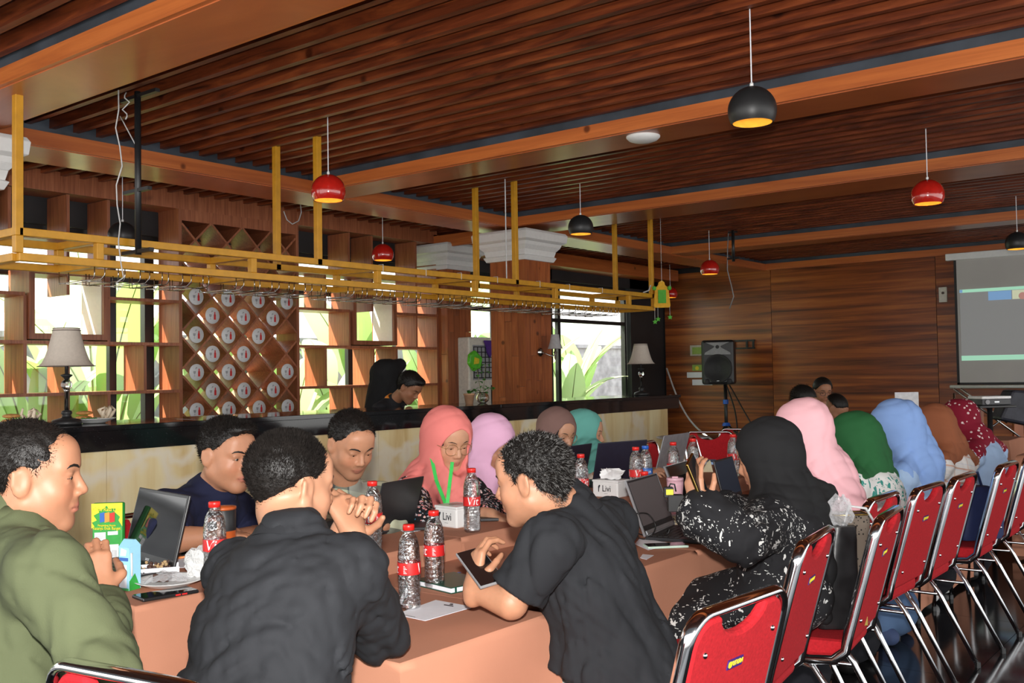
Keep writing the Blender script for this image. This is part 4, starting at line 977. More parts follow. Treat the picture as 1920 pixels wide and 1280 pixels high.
def np_mesh(name, P, Q, mat, parent, col=None, smooth=True):
    off = ploc(parent); me = bpy.data.meshes.new(name)
    me.vertices.add(len(P)); me.vertices.foreach_set('co', (P-off).astype(np.float32).ravel())
    me.loops.add(len(Q)*4); me.polygons.add(len(Q))
    me.loops.foreach_set('vertex_index', Q.astype(np.int32).ravel())
    me.polygons.foreach_set('loop_start', np.arange(0, len(Q)*4, 4, dtype=np.int32)); me.update(calc_edges=True)
    if smooth: me.shade_smooth()
    if col is not None:
        at = me.color_attributes.new('tone', 'FLOAT_COLOR', 'POINT'); at.data.foreach_set('color', col.astype(np.float32).ravel())
    me.materials.append(M[mat] if isinstance(mat, str) else mat)
    o = bpy.data.objects.new(name, me); sc.collection.objects.link(o); o.parent = parent; return o
def wr(amp, freq, seed, dirn=None, an=.35):
    """soft cloth wrinkles: a few warped waves, elongated along dirn"""
    rg = np.random.RandomState(seed); ks = []
    for i in range(6):
        k = rg.normal(size=3)
        if dirn is not None: dn = nrm(dirn); k -= dn*(k@dn)*(1-an)
        ks.append((nrm(k)*freq*rg.uniform(.6, 1.7), rg.uniform(0, 6.28)))
    def f(X, Y, Z):
        s_ = 0; wv = 0
        for i, (k, p) in enumerate(ks):
            a = X*k[0]+Y*k[1]+Z*k[2]+p
            if i < 2: wv = wv+np.sin(a*.5)
            else:
                q = np.sin(a+1.6*wv); s_ = s_+(1-np.abs(q))**2*.8-.35
        return (s_*(amp/2.2)).astype(np.float32)
    return f
# skin, hair
def skinmat():
    m, nt, b = nodes('skin', .48, spec=.4); N = nt.nodes; L = nt.links
    a = N.new('ShaderNodeAttribute'); a.attribute_name = 'tone'
    n = N.new('ShaderNodeTexNoise'); n.inputs['Scale'].default_value = 55; n.inputs['Detail'].default_value = 4; t = N.new('ShaderNodeTexCoord'); L.new(t.outputs['Object'], n.inputs[0])
    mr = N.new('ShaderNodeMapRange'); mr.inputs[3].default_value = .90; mr.inputs[4].default_value = 1.10; L.new(n.outputs[0], mr.inputs[0])
    vm = N.new('ShaderNodeVectorMath'); vm.operation = 'SCALE'; L.new(a.outputs['Color'], vm.inputs[0]); L.new(mr.outputs[0], vm.inputs['Scale'])
    L.new(vm.outputs[0], b.inputs['Base Color']); b.inputs['Subsurface Weight'].default_value = .06; b.inputs['Subsurface Scale'].default_value = .01
    bp = N.new('ShaderNodeBump'); bp.inputs['Strength'].default_value = .08; bp.inputs['Distance'].default_value = .002; L.new(n.outputs[0], bp.inputs['Height']); L.new(bp.outputs[0], b.inputs['Normal'])
skinmat()
flat('hair', (.010, .008, .007), .5, noise=.4, nscale=180, bump=.5, spec=.35)
flat('hair_grey', (.06, .056, .054), .4, noise=.8, nscale=140, bump=.5, spec=.4)
flat('strand_grey', (.16, .155, .15), .5, noise=.6, nscale=90, spec=.2); flat('strand_black', (.010, .008, .007), .75, noise=.3, spec=.08)
flat('eye_white', (.42, .37, .34), .15, noise=.02); flat('iris', (.015, .008, .005), .08); flat('rim_gold', (.45, .25, .12), .3, metal=.6); flat('rim_dark', (.03, .02, .02), .3)
class Fr:
    def __init__(s, o, x, y, z, sc_=1.): s.o = np.array(o, float); s.x, s.y, s.z, s.s = x, y, z, sc_
    def __call__(s, x, y, z): return s.o+(s.x*x+s.y*y+s.z*z)*s.s
    def ax(s): return (s.x, s.y, s.z)
def headframe(c, look, sc_=1., roll=0):
    y = nrm(look); x = nrm(np.cross(y, V(0, 0, 1))); z = np.cross(x, y)
    if roll: x, z = x*math.cos(roll)+z*math.sin(roll), z*math.cos(roll)-x*math.sin(roll)
    return Fr(c, x, y, z, sc_)
def head_prims(f, fem=False, fat=1., open_eye=.3):
    s = f.s; E = f.ax(); P = []
    def e(c, r, k=.02, op='+', ax=None): P.append(ell(f(*c), ax or E, [q*s for q in r], k*s, op))
    def c_(a, b_, ra, rb, k=.02, op='+'): P.append(cone(f(*a), f(*b_), ra*s, rb*s, k*s, op))
    w = fat
    e((0, -.014, .034), (.075*min(w, 1.05), .094, .080), .0)
    e((0, .022, -.02), (.061*w, .066, .082), .03)
    e((0, .030, -.055), (.050*w, .048, .052), .03)
    for q in (-1, 1):
        c_((q*.050*w, -.005, -.052), (q*.016, .060, -.097), .021*w, .018, .03)
        e((q*.034*w, .052, -.030), (.024*w, .024, .024), .025)
        c_((q*.012, .080, .024), (q*.045, .066, .022), .011, .010, .018)
    e((0, .066, -.098), (.020 if fem else .023, .017, .016), .02)
    e((0, .060, .055), (.05, .030, .032), .03)
    for q in (-1, 1): e((q*.031, .094, .002), (.017, .013, .0105), .012, '-')
    for q in (-1, 1):
        e((q*.031, .0725, .0018), (.0145, .0115, .0115), .004)
        e((q*.031, .0765, .0112-.0075*(1-open_eye)), (.0175, .0112, .0050+.0060*(1-open_eye)), .003)
        e((q*.031, .0765, -.0095), (.0165, .0085, .0040), .003)
    c_((0, .083, .012), (0, .102, -.028), .0075, .0115, .010)
    for q in (-1, 1): e((q*.0125, .094, -.034), (.0085, .010, .0075), .007)
    e((0, .078, -.052), (.022, .016, .016), .012)
    c_((-.019, .084, -.0605), (.019, .084, -.0605), .0052, .0052, .006); e((0, .0905, -.0600), (.014, .006, .0055), .005)
    e((0, .0885, -.0705), (.017, .0075, .0062), .005)
    e((0, .104, -.0655), (.021, .010, .0011), .002, '-')
    for q in (-1, 1):
        ex = (nrm(E[0]*q+E[1]*.35), nrm(E[1]-E[0]*q*.35), E[2])
        e((q*.077*min(w, 1.08), -.006, -.006), (.008, .0195, .032), .008, '+', ex)
        e((q*.086*min(w, 1.08), -.002, -.001), (.006, .0115, .019), .005, '-', ex)
        c_((q*.084*min(w, 1.08), -.019, .016), (q*.084*min(w, 1.08), -.020, -.012), .0045, .0045, .003)
    return P
def on_face(prims, f, x, z):
    ys = np.linspace(.14, .0, 150); p = np.array([f(x, y, z) for y in ys])
    d = np.full(len(ys), 1.0)
    for q in prims:
        k, op = pk(q); dd = prim_d(q, p[:, 0], p[:, 1], p[:, 2]); d = smin(d, dd, k) if op == '+' else -smin(-d, dd, k)
    i = np.argmax(d < 0); return float(ys[i]) if d[i] < 0 else .08
def hand_prims(w, fd, nm, side, s=1., curl=.6, curls=None, spread=.0, tc=.5, tout=.8):
    """w wrist, fd finger direction, nm palm normal, side: +1 thumb on the cross(fd, nm) side"""
    fd = nrm(fd); nm = nrm(nm-fd*(np.array(nm)@fd)); sd = np.cross(fd, nm)*side; P = []
    p = lambda a, b_, c: np.array(w)+(fd*a+sd*b_+nm*c)*s
    kn = [(.086, .027, .0), (.090, .0085, -.002), (.086, -.0095, -.001), (.078, -.026, .002)]
    LN = [(.040, .025, .020), (.045, .028, .022), (.041, .027, .021), (.033, .020, .018)]
    P.append(cone(p(-.03, 0, 0), p(.015, 0, 0), .024*s, .023*s, .02*s))
    for i, k in enumerate(kn): P.append(cone(p(.010, k[1]*.55, 0), p(*k), .0145*s, .0105*s, .013*s))
    P.append(cone(p(.03, .012, .004), p(.065, -.012, .004), .013*s, .012*s, .012*s))
    for i, (k, ln) in enumerate(zip(kn, LN)):
        c = curls[i] if curls else curl; q = p(*k); a = 0; tips = []
        dv = nrm(fd+sd*(k[1]*4*spread))
        for j, l_ in enumerate(ln):
            a += c*(.75, 1.0, .7)[j]; d = dv*math.cos(a)+nm*math.sin(a); q2 = q+d*l_*s
            r0_, r1_ = (.0088, .0082, .0074, .0064)[j:j+2] if i < 3 else (.0078, .0072, .0066, .0057)[j:j+2]
            P.append(cone(q, q2, r0_*s, r1_*s, .0035*s)); q = q2
    a = p(.018, .020, .004); d = nrm(fd*.62+sd*tout+nm*.25); b_ = a+d*.040*s; d2 = nrm(fd*.85+sd*(.35-.5*tc)+nm*(.2+.6*tc)); c = b_+d2*.033*s; d3 = nrm(fd*.85-sd*.3*tc+nm*(.2+.7*tc)); e = c+d3*.026*s
    P += [cone(a, b_, .0155*s, .0115*s, .012*s), cone(b_, c, .0105*s, .0092*s, .004*s), cone(c, e, .0092*s, .0072*s, .003*s)]
    return P
def blades(P, Q, n, L_, seed, flow, mat, parent, wd=.0011, keep=None, name='hair_strands', up=1.):
    """short strands standing off a hair surface"""
    rg = np.random.RandomState(seed)
    A, B, C, D_ = P[Q[:, 0]], P[Q[:, 1]], P[Q[:, 2]], P[Q[:, 3]]
    nm = np.cross(C-A, D_-B); ar = np.linalg.norm(nm, axis=1)+1e-12; nm /= ar[:, None]
    i = rg.choice(len(Q), n, p=ar/ar.sum()); u = rg.rand(n, 1); v_ = rg.rand(n, 1)
    o = A[i]*(1-u)*(1-v_)+B[i]*u*(1-v_)+C[i]*u*v_+D_[i]*(1-u)*v_; m = nm[i]
    fl = np.array([flow(q) for q in o]) if callable(flow) else np.tile(flow, (n, 1))
    d = m*rg.uniform(.15, .45, (n, 1))*up+fl+rg.normal(size=(n, 3))*.20; d /= np.linalg.norm(d, axis=1)[:, None]
    s_ = np.cross(d, rg.normal(size=(n, 3))); s_ /= np.linalg.norm(s_, axis=1)[:, None]
    L2 = L_*rg.uniform(.6, 1.25, (n, 1)); o = o-m*.003
    V_ = np.stack([o-s_*wd, o+s_*wd, o+d*L2*.6+m*-.001+s_*wd*.6, o+d*L2+fl*L2*.25], 1).reshape(-1, 3)
    Qd = np.arange(n*4).reshape(-1, 4); ob = np_mesh(name, V_, Qd, mat, parent); return ob
def sleeve_tris(*a): pass
def person(label, hc, look, nb, pel, SL, SR, arms, top, bottom, skin=(.43, .20, .115), hs=1., fem=False, fat=1., hair=None, hijab=None, hands=None, hh=.0045, hc_=.009, glasses=None,
           oe=.35, roll=0, legs=True, body_fwd=None, extra_top=(), wrk=(.007, 22), lip=(.42, .13, .10), standing=False, hfat=1., group=None, feet='shoe_black', uarm=1., top_clips=(), brows=True, stubble=0, neck=.052, tuck=.03):
    hc, nb, pel, SL, SR = [np.array(q, float) for q in (hc, nb, pel, SL, SR)]
    root = thing('person', (pel[0], pel[1], 0), label, 'person', group)
    f = headframe(hc, look, hs, roll); u = nrm(nb-pel); L_ = np.linalg.norm(nb-pel); s_ = SR-SL; s_ = nrm(s_-u*(s_@u)); fw_ = np.cross(u, s_); TF = (s_, fw_, u)
    HP = head_prims(f, fem, hfat, oe)
    neckp = [cone(f(0, -.022, -.055), nb+u*.01, neck*hs*.98, neck*1.08, .03)]
    tone = np.array(skin)
    # ---- skin
    P1, Q1 = surf(HP+neckp, hh, rel=1)
    q = (P1-f.o)/f.s; lx, ly, lz = q@f.x, q@f.y, q@f.z
    col = np.ones((len(P1), 4)); col[:, :3] = tone
    def blend(m, c, a=1.): col[:, :3] = col[:, :3]*(1-m[:, None]*a)+np.array(c)*m[:, None]*a
    lipm = np.clip(1.35-((lx/.0245)**2+((lz+.0655)/.0125)**2), 0, 1)*(ly > .07); blend(lipm, lip, .8)
    ck = np.exp(-(((np.abs(lx)-.04)/.02)**2+((lz+.03)/.022)**2))*(ly > .03); blend(ck, tone*V(1.12, .86, .82), .5)
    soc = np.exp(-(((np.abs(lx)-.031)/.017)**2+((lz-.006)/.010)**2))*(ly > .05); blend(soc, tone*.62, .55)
    slit = np.exp(-(((lz+.0655)/.0018)**2))*(np.abs(lx) < .022)*(ly > .07); blend(slit, tone*.25, .8)
    if stubble: blend(np.clip(np.exp(-((lz+.085)/.035)**2)*(np.abs(lx) > .0)*(ly > -.02), 0, 1)*np.clip((-.045-lz)/.01, 0, 1), tone*.45, stubble); blend(np.exp(-(((lz+.050)/.005)**2))*(np.abs(lx) < .026)*(ly > .06), tone*.3, stubble)
    PP, QQ, CC = [P1], [Q1], [col]
    trunk = [ell(pel+u*.04, TF, (.13, .09, .10)), cone(pel+u*.05, nb-u*.12, .10, .11, .03), cone(nb-u*.06, SL, .05, .045), cone(nb-u*.06, SR, .05, .045), cone(nb+u*.03, nb-u*.10, .045, .06)]
    AR = {}
    for sd_, S_ in (('L', SL), ('R', SR)):
        if sd_ in arms:
            E_, W_ = [np.array(q, float) for q in arms[sd_]]; AR[sd_] = (S_, E_, W_)
            trunk += [cone(S_, E_, .043*uarm, .036*uarm, .02), cone(E_, W_, .038*uarm, .026, .015)]
    fh = nrm([fw_[0], fw_[1], 0]) if body_fwd is None else nrm(body_fwd); sh_ = V(fh[1], -fh[0], 0)
    LG = []
    if legs:
        for q in (-1, 1):
            hip = pel+sh_*q*.085-V(0, 0, .03)
            if standing: kn = hip+V(0, 0, -hip[2]*.47)+fh*.02; an = V(kn[0], kn[1], .09)
            else: kn = hip+fh*.40+sh_*q*.06; kn[2] = .50; an = kn-fh*tuck; an[2] = .09
            LG.append((hip, kn, an)); trunk += [cone(hip, kn, .06, .045, .02), cone(kn, an, .042, .03, .02)]
    P2, Q2 = surf(trunk, .014, rel=0); QQ.append(Q2+len(P1)); PP.append(P2)
    c2 = np.ones((len(P2), 4)); c2[:, :3] = tone; CC.append(c2); nvt = len(P1)+len(P2)
    if hands:
        for sd_, hd in hands.items():
            S_, E_, W_ = AR[sd_]
            hp = hand_prims(hd.get('w', W_), hd['fd'], hd['nm'], hd.get('side', 1 if sd_ == 'L' else -1), **{k: v_ for k, v_ in hd.items() if k in ('s', 'curl', 'curls', 'spread', 'tc', 'tout')})
            hp += [cone(E_, W_+(W_-E_)*0, .041*uarm, .0265, .015), cone(W_, hd.get('w', W_), .026, .024, .012)]
            h3 = hd.get('h', hh); P3, Q3 = surf(hp, h3, rel=1); c3 = np.ones((len(P3), 4)); c3[:, :3] = tone
            PP.append(P3); QQ.append(Q3+nvt); CC.append(c3); nvt += len(P3)
    body = np_mesh('body', np.concatenate(PP), np.concatenate(QQ), 'skin', root, np.concatenate(CC))
    # ---- face details
    if oe > .0:
        for q in (-1, 1):
            y = on_face(HP, f, q*.031, .001)
            y = .0722; ey = MB().ball(f(q*.031, y, .0018), .0127*f.s, 14, 10).build('eye', 'eye_white', root, True)
            MB().ball(f(q*.031, y+.0074, .0012-.0030*(1-oe)), .0064*f.s, 12, 9).build('iris', 'iris', ey, True)
    if brows:
        for q in (-1, 1):
            pts = []
            for x, z in ((.013, .0215), (.022, .0255), (.034, .0275), (.044, .0255), (.051, .0205)): y = on_face(HP, f, q*x, z); pts.append(f(q*x, y-.0012, z))
            MB().tube(pts, [.0022*f.s*(.75 if fem else 1.15)*k for k in (1, 1.5, 1.5, 1.2, .5)], 6, ry=1).build('eyebrow', 'hair', root, True)
            pts = [f(q*x, on_face(HP, f, q*x, z)+.0004, z) for x, z in ((.018, -.001), (.024, -.0005-.003*(1-oe)), (.031, .001-.0045*(1-oe)), (.038, -.0005-.003*(1-oe)), (.045, -.0015))]
            MB().tube(pts, .0009*f.s, 5).build('eyelashes', 'hair', root, True)
    if glasses:
        g = MB(); 
        for q in (-1, 1):
            w_, h_ = glasses.get('w', .026), glasses.get('h', .022)
            ring = [f(q*.033+w_*math.cos(a)*(1 if True else 0), .098-abs(q*.033+w_*math.cos(a))*.12, -.004+h_*math.sin(a)) for a in [i*math.pi/12 for i in range(24)]]
            g.tube(ring, glasses.get('r', .0014), 6, closed=True)
            g.tube([f(q*(.033+w_), .093, .004), f(q*.079, .06, .006), f(q*.084, .0, .004)], .0014, 6)
        g.tube([f(-.009, .097, 0), f(0, .101, .003), f(.009, .097, 0)], .0013, 6)
        g.build('glasses', glasses.get('mat', 'rim_gold'), root, True)
    # ---- clothes
    ft = fat; tr_ = []
    tr_ += [ell(pel+u*.03, TF, (.165*ft, .125*ft, .12), .05), ell(pel+u*.17+fw_*.015*ft, TF, (.150*ft, .118*ft, .15), .06),
            ell(pel+u*L_*.62, TF, (.160*(.5+.5*ft), .112*(.5+.5*ft), .17), .06), ell(nb-u*.11, TF, (.165*(.6+.4*ft), .090*(.6+.4*ft), .10), .06),
            cone(nb-u*.055, SL, .062, .060, .05), cone(nb-u*.055, SR, .062, .060, .05), cone(nb+u*.012, nb-u*.09, neck+.012, .085, .035)]
    if fem: tr_ += [ell(pel+u*L_*.60+fw_*.085+s_*q*.07, TF, (.06, .055, .06), .05) for q in (-1, 1)]
    sl = top.get('sleeve', 1.0); wd_ = top.get('wide', 1.)
    clips = list(top_clips)
    for sd_, (S_, E_, W_) in AR.items():
        tr_.append(cone(S_, E_, .056*uarm*wd_, .047*uarm*wd_, .035))
        if sl > .5: tr_.append(cone(E_, E_+(W_-E_)*(sl-.5)*2, .047*uarm*wd_, (.047-.012*(sl-.5)*2)*uarm*wd_*top.get('cuff', 1.), .02))
    tr_ += list(extra_top)
    w1 = wr(wrk[0], wrk[1], top.get('seed', 3), top.get('dirn', s_+u*.4)); w2 = wr(wrk[0]*.45, wrk[1]*2.1, top.get('seed', 3)+9, top.get('dirn', s_+u*.4))
    if sl <= .5:      # short sleeves end in a clean hem across the upper arm
        core = [q for q in tr_]; tr_ = []
        core2 = core[:len(core)-len(AR)-len(extra_top)]+list(extra_top)
        PA, QA = surf(core2, hc_, disp=lambda X, Y, Z: w1(X, Y, Z)+w2(X, Y, Z), clips=clips, rel=1)
        pl, ql = [PA], [QA]; nn_ = len(PA)
        for sd_, (S_, E_, W_) in AR.items():
            d = nrm(E_-S_); e_ = S_+(E_-S_)*sl*2
            if sl*2 > .95: e_ = E_-d*.005
            Pb, Qb = surf([cone(S_-u*.01, E_, .051*uarm*wd_, .057*uarm*wd_, .0), cone(nb-u*.10, S_-u*.01, .075, .051*uarm, .05)], hc_, disp=lambda X, Y, Z: w1(X, Y, Z), clips=[(d, e_)], rel=1)
            pl.append(Pb); ql.append(Qb+nn_); nn_ += len(Pb)
        PT, QT = np.concatenate(pl), np.concatenate(ql)
    else: PT, QT = surf(tr_, hc_, disp=lambda X, Y, Z: w1(X, Y, Z)+w2(X, Y, Z), clips=clips, rel=1)
    sh_o = np_mesh(top.get('name', 'shirt'), PT, QT, top['mat'], root)
    if top.get('collar'):
        cf = top['collar']; n_ = nrm(nb+u*.05-(nb-u*.05)); rr = neck+.014
        cn = lambda a, hgt, rad: nb+u*(hgt)+s_*math.cos(a)*rad+fw_*math.sin(a)*rad*1.02
        vs = []; k = 36
        for i in range(k+1):
            a = math.radians(112+316*i/k)
            for hgt, rad in ((-.002, rr+.004), (.030, rr), (.033, rr+.004), (.012, rr+.012), (-.006, rr+.020)): vs.append(cn(a, hgt-.018*max(0, math.sin(a)), rad))
        MB().add(vs, [(i*5+j, i*5+j+1, i*5+6+j, i*5+5+j) for i in range(k) for j in range(4)]).build('collar', cf, sh_o, True)
    if legs:
        bt = [ell(pel+u*.0, TF, (.172*ft, .135*ft, .11), .05)]
        for hip, kn, an in LG: bt += [cone(hip, kn, .088*(.6+.4*ft), .064, .04), cone(kn, an, .062, .048, .03)]
        if bottom.get('skirt'):
            k0 = (LG[0][1]+LG[1][1])/2; a0 = (LG[0][2]+LG[1][2])/2
            bt += [cone(k0, V(a0[0], a0[1], .16), .13, .15, .05), cone(pel, k0, .13, .12, .05)]
        PB, QB = surf(bt, .013, disp=wr(.006, 20, 5), rel=1); np_mesh(bottom.get('name', 'trousers'), PB, QB, bottom['mat'], root)
        for hip, kn, an in LG:
            b0 = V(an[0], an[1], .045)
            PS, QS = surf([cone(b0-fh*.05, b0+fh*.13, .040, .034, .02), cone(b0-fh*.03, b0+V(0, 0, .04), .042, .036, .02)], .010, clips=[(V(0, 0, -1), V(0, 0, .002))]); np_mesh('shoe', PS, QS, feet, root)
    # ---- hair
    if hair:
        T = hair.get('t', .013); z0 = hair.get('nape', -.07); rgd = np.random.RandomState(hair.get('seed', 1))
        hp = [ell(f(0, -.016, .036), f.ax(), [(.075+T)*f.s, (.094+T)*f.s, (.080+T*hair.get('tt', 1.3))*f.s], 0), cone(f(0, -.042, -.01), f(0, -.040, -.06-max(0, -.085-z0)*1.5), (.050+T*.5)*f.s, (.040+T*.5)*f.s, .03*f.s)]
        if hair.get('quiff'): hp.append(ell(f(*hair['quiff'][0]), f.ax(), [q*f.s for q in hair['quiff'][1]], .03*f.s))
        zs_ = hair.get('z', [-.09, -.04, -.015, .02, .045, .075, .10]); yl = hair.get('y', [-.05, -.035, .004, .014, .040, .070, .095]); fade = hair.get('fade', 0)
        nk = [(rgd.normal(size=3), rgd.uniform(0, 6.28)) for _ in range(9)]
        def dsp(X, Y, Z):
            x_, y_, z_ = [((X-f.o[0])*a[0]+(Y-f.o[1])*a[1]+(Z-f.o[2])*a[2])/f.s for a in f.ax()]
            s2 = 0
            for k, p in nk: k = nrm(k)*hair.get('fr', 300); s2 = s2+np.sin(X*k[0]+Y*k[1]+Z*k[2]+p)
            return (s2*hair.get('am', .0004)+fade*np.clip((.03-z_)/.08, 0, 1)).astype(np.float32)
        Lo, Hi = np.array(f.o)-.17*f.s, np.array(f.o)+.17*f.s; h_ = hair.get('h', hh)
        Fd, ax = field(hp, Lo, Hi, h_, dsp)
        X, Y, Z = ax[0][:, None, None], ax[1][None, :, None], ax[2][None, None, :]
        x_, y_, z_ = [((X-f.o[0])*a[0]+(Y-f.o[1])*a[1]+(Z-f.o[2])*a[2])/f.s for a in f.ax()]
        cut = y_-np.interp(z_, zs_, yl)-.003*np.sin(z_*200)-.003*np.sin(x_*260)
        ear = .030-np.sqrt(((y_+.006)/1.0)**2+((z_+.012)/1.25)**2)+0*x_
        Fd = np.maximum(np.maximum(Fd, cut*.7*f.s), np.maximum((z0-z_)*f.s, ear*f.s)); Ph, Qh = nets(Fd, ax, h_)
        Ph = relax(Ph, Qh, 1, .4); ho = np_mesh('hair', Ph, Qh, hair.get('mat', 'hair'), root); fl_ = 0
        if hair.get('n'):
            fl = hair.get('flow', (-f.z*.5-f.y*.3))
            blades(Ph, Qh, hair['n'], hair.get('L', .016), 3, fl, hair.get('smat', 'strand_black'), ho, up=hair.get('up', 1.))
            if hair.get('grey'): blades(Ph, Qh, hair['grey'], hair.get('L', .016)*1.05, 5, fl, 'strand_grey', ho, wd=.0009, up=hair.get('up', 1.))
    if hijab:
        hb_ = hijab; s = f.s
        hp = [ell(f(0, -.020+hb_.get('dy', 0), .030), f.ax(), [.100*s, .120*s, .112*s], 0), cone(f(0, -.022, -.03), f(0, -.018, -.14), .086*s, .076*s, .05), cone(f(0, -.02, -.08), nb+fw_*.01, .080*s, .095, .05),
              cone(nb+u*.02, SL+u*.01, .085, .068, .06), cone(nb+u*.02, SR+u*.01, .085, .068, .06)]
        if hb_.get('front', 1): hp.append(ell(nb-u*.10+fw_*.055, TF, (.14, .085, .15*hb_.get('front', 1)), .05))
        if hb_.get('back', 1): hp.append(ell(nb-u*.10-fw_*.04, TF, (.16, .075, .16*hb_.get('back', 1)), .05))
        hp += list(hb_.get('extra', ()))
        op = hb_.get('open', ((0, .112, -.014), (.071, .108, .096)))
        if hb_.get('face', True): hp.append(ell(f(*op[0]), f.ax(), [q*s for q in op[1]], .010, '-'))
        kd = hb_.get('fold', (.013, 34)); fdn = hb_.get('fdir', nrm(f.z+f.y*.55)); w3 = wr(kd[0], kd[1], hb_.get('seed', 2), fdn, .2)
        ctr = f.o
        def dh(X, Y, Z):
            r_ = np.sqrt((X-ctr[0])**2+(Y-ctr[1])**2+(Z-ctr[2]-.03)**2); return w3(X, Y, Z)*np.clip((r_-.07)/.09, .22, 1).astype(np.float32)
        Ph, Qh = surf(hp, hb_.get('h', hh*1.2), disp=dh, clips=hb_.get('clips', ()), rel=1); np_mesh('headscarf', Ph, Qh, hb_['mat'], root)
        if hb_.get('band'):
            Pb, Qb = surf([ell(f(0, -.016, .030), f.ax(), [.087*s, .106*s, .092*s], 0), ell(f(0, .118, -.028), f.ax(), [.057*s, .100*s, .078*s], .006, '-')], hh*1.2, clips=[(-f.z, f(0, 0, -.02))]); np_mesh('under_scarf', Pb, Qb, hb_['band'], root)
    root['_f'] = 0; del root['_f']
    return root, f, TF, AR
# ---------------------------------------------------------------- clothing materials
cloth('cloth_olive', (.080, .092, .046), .9, .08, 350, 6, 0, .2, .7, 8); cloth('cloth_black', (.020, .020, .023), .85, .15, 300, 6, 0, .12, .7, 8); cloth('cloth_charcoal', (.018, .019, .022), .85, .12, 320, 6, 0, .12, .7, 8)
cloth('cloth_navy', (.010, .012, .035), .9, .15, 300, 6, 0, .12, .7, 8); cloth('cloth_trouser', (.012, .012, .016), .9, .1, 300, 6, 0, .1, .7, 8); cloth('cloth_white', (.72, .72, .70), .9, .04, 300, 6, 0, .12, .7, 8)
cloth('scarf_coral', (.72, .20, .18), .85, .05, 380, 5, 0, .1, .55, 7); cloth('scarf_lilac', (.74, .42, .60), .85, .05, 380, 5, 0, .1, .55, 7); cloth('scarf_taupe', (.20, .115, .10), .85, .05, 380, 5, 0, .1, .55, 7)
cloth('scarf_teal', (.13, .39, .34), .85, .05, 380, 5, 0, .1, .55, 7); cloth('scarf_black', (.012, .012, .013), .85, .1, 380, 5, 0, .1, .55, 7); cloth('scarf_pink', (.80, .44, .48), .85, .05, 380, 5, 0, .1, .55, 7)
cloth('scarf_green', (.018, .10, .032), .85, .08, 380, 5, 0, .1, .55, 7); cloth('scarf_blue', (.22, .35, .66), .85, .06, 380, 5, 0, .1, .55, 7); cloth('scarf_brown', (.26, .085, .038), .85, .06, 380, 5, 0, .1, .55, 7)
cloth('cloth_paleblue', (.36, .50, .72), .85, .06, 320, 5, 0, .12, .7, 8); cloth('cloth_denim', (.07, .12, .22), .9, .15, 300, 6, 0, .15, .7, 8); cloth('cloth_pinkgrey', (.33, .22, .27), .9, .3, 300, 30, 0, .12, .7, 8)
cloth('cloth_cream', (.66, .54, .45), .9, .1, 300, 30, 0, .12, .7, 8)
flat('shoe_black', (.015, .015, .015), .4); flat('shoe_navy', (.03, .05, .12), .8); flat('shoe_beige', (.55, .45, .33), .7)
def pattern(name, base, layers, rough=.85):
    """layers: (noise-warped voronoi scale, stretch, radius, colour, cluster scale, cluster threshold, seed)"""
    m, nt, b = nodes(name, rough, spec=.25); N = nt.nodes; L = nt.links; t = N.new('ShaderNodeTexCoord').outputs['Object']
    cur = None
    for (sc_, st, rad, colr, cs, cth, seed, warp) in layers:
        mp = N.new('ShaderNodeMapping'); mp.inputs['Location'].default_value = (seed*.37, seed*.91, seed*.53); mp.inputs['Scale'].default_value = st; mp.inputs['Rotation'].default_value = (seed, seed*.7, seed*1.3); L.new(t, mp.inputs[0])
        n = N.new('ShaderNodeTexNoise'); n.inputs['Scale'].default_value = sc_*1.1; n.inputs['Detail'].default_value = 2; L.new(mp.outputs[0], n.inputs[0])
        w_ = N.new('ShaderNodeVectorMath'); w_.operation = 'MULTIPLY_ADD'; w_.inputs[1].default_value = (warp,)*3; L.new(n.outputs['Color'], w_.inputs[0]); L.new(mp.outputs[0], w_.inputs[2])
        v = N.new('ShaderNodeTexVoronoi'); v.inputs['Scale'].default_value = sc_; L.new(w_.outputs[0], v.inputs[0])
        lt = N.new('ShaderNodeMath'); lt.operation = 'LESS_THAN'; lt.inputs[1].default_value = rad; L.new(v.outputs['Distance'], lt.inputs[0]); msk = lt.outputs[0]
        if cs:
            n2 = N.new('ShaderNodeTexNoise'); n2.inputs['Scale'].default_value = cs; L.new(mp.outputs[0], n2.inputs[0])
            gt = N.new('ShaderNodeMath'); gt.operation = 'GREATER_THAN'; gt.inputs[1].default_value = cth; L.new(n2.outputs[0], gt.inputs[0])
            mu = N.new('ShaderNodeMath'); mu.operation = 'MULTIPLY'; L.new(msk, mu.inputs[0]); L.new(gt.outputs[0], mu.inputs[1]); msk = mu.outputs[0]
        mx = N.new('ShaderNodeMixRGB'); L.new(msk, mx.inputs[0]); mx.inputs[2].default_value = (*colr, 1)
        if cur is None: mx.inputs[1].default_value = (*base, 1)
        else: L.new(cur, mx.inputs[1])
        cur = mx.outputs[0]
    L.new(cur, b.inputs['Base Color']); add_folds(nt, b, None, .6, 8, (1, 1, .5))
pattern('print_black_floral', (.014, .014, .016), [(44, (1, 1, .4), .25, (.62, .62, .60), 9, .53, 1, .05), (40, (1, .4, 1), .23, (.62, .62, .60), 8, .54, 4, .05), (90, (1, 1, .6), .24, (.6, .6, .58), 8, .55, 7, .03), (60, (.35, 1, 1), .20, (.62, .62, .6), 9, .56, 9, .05)])
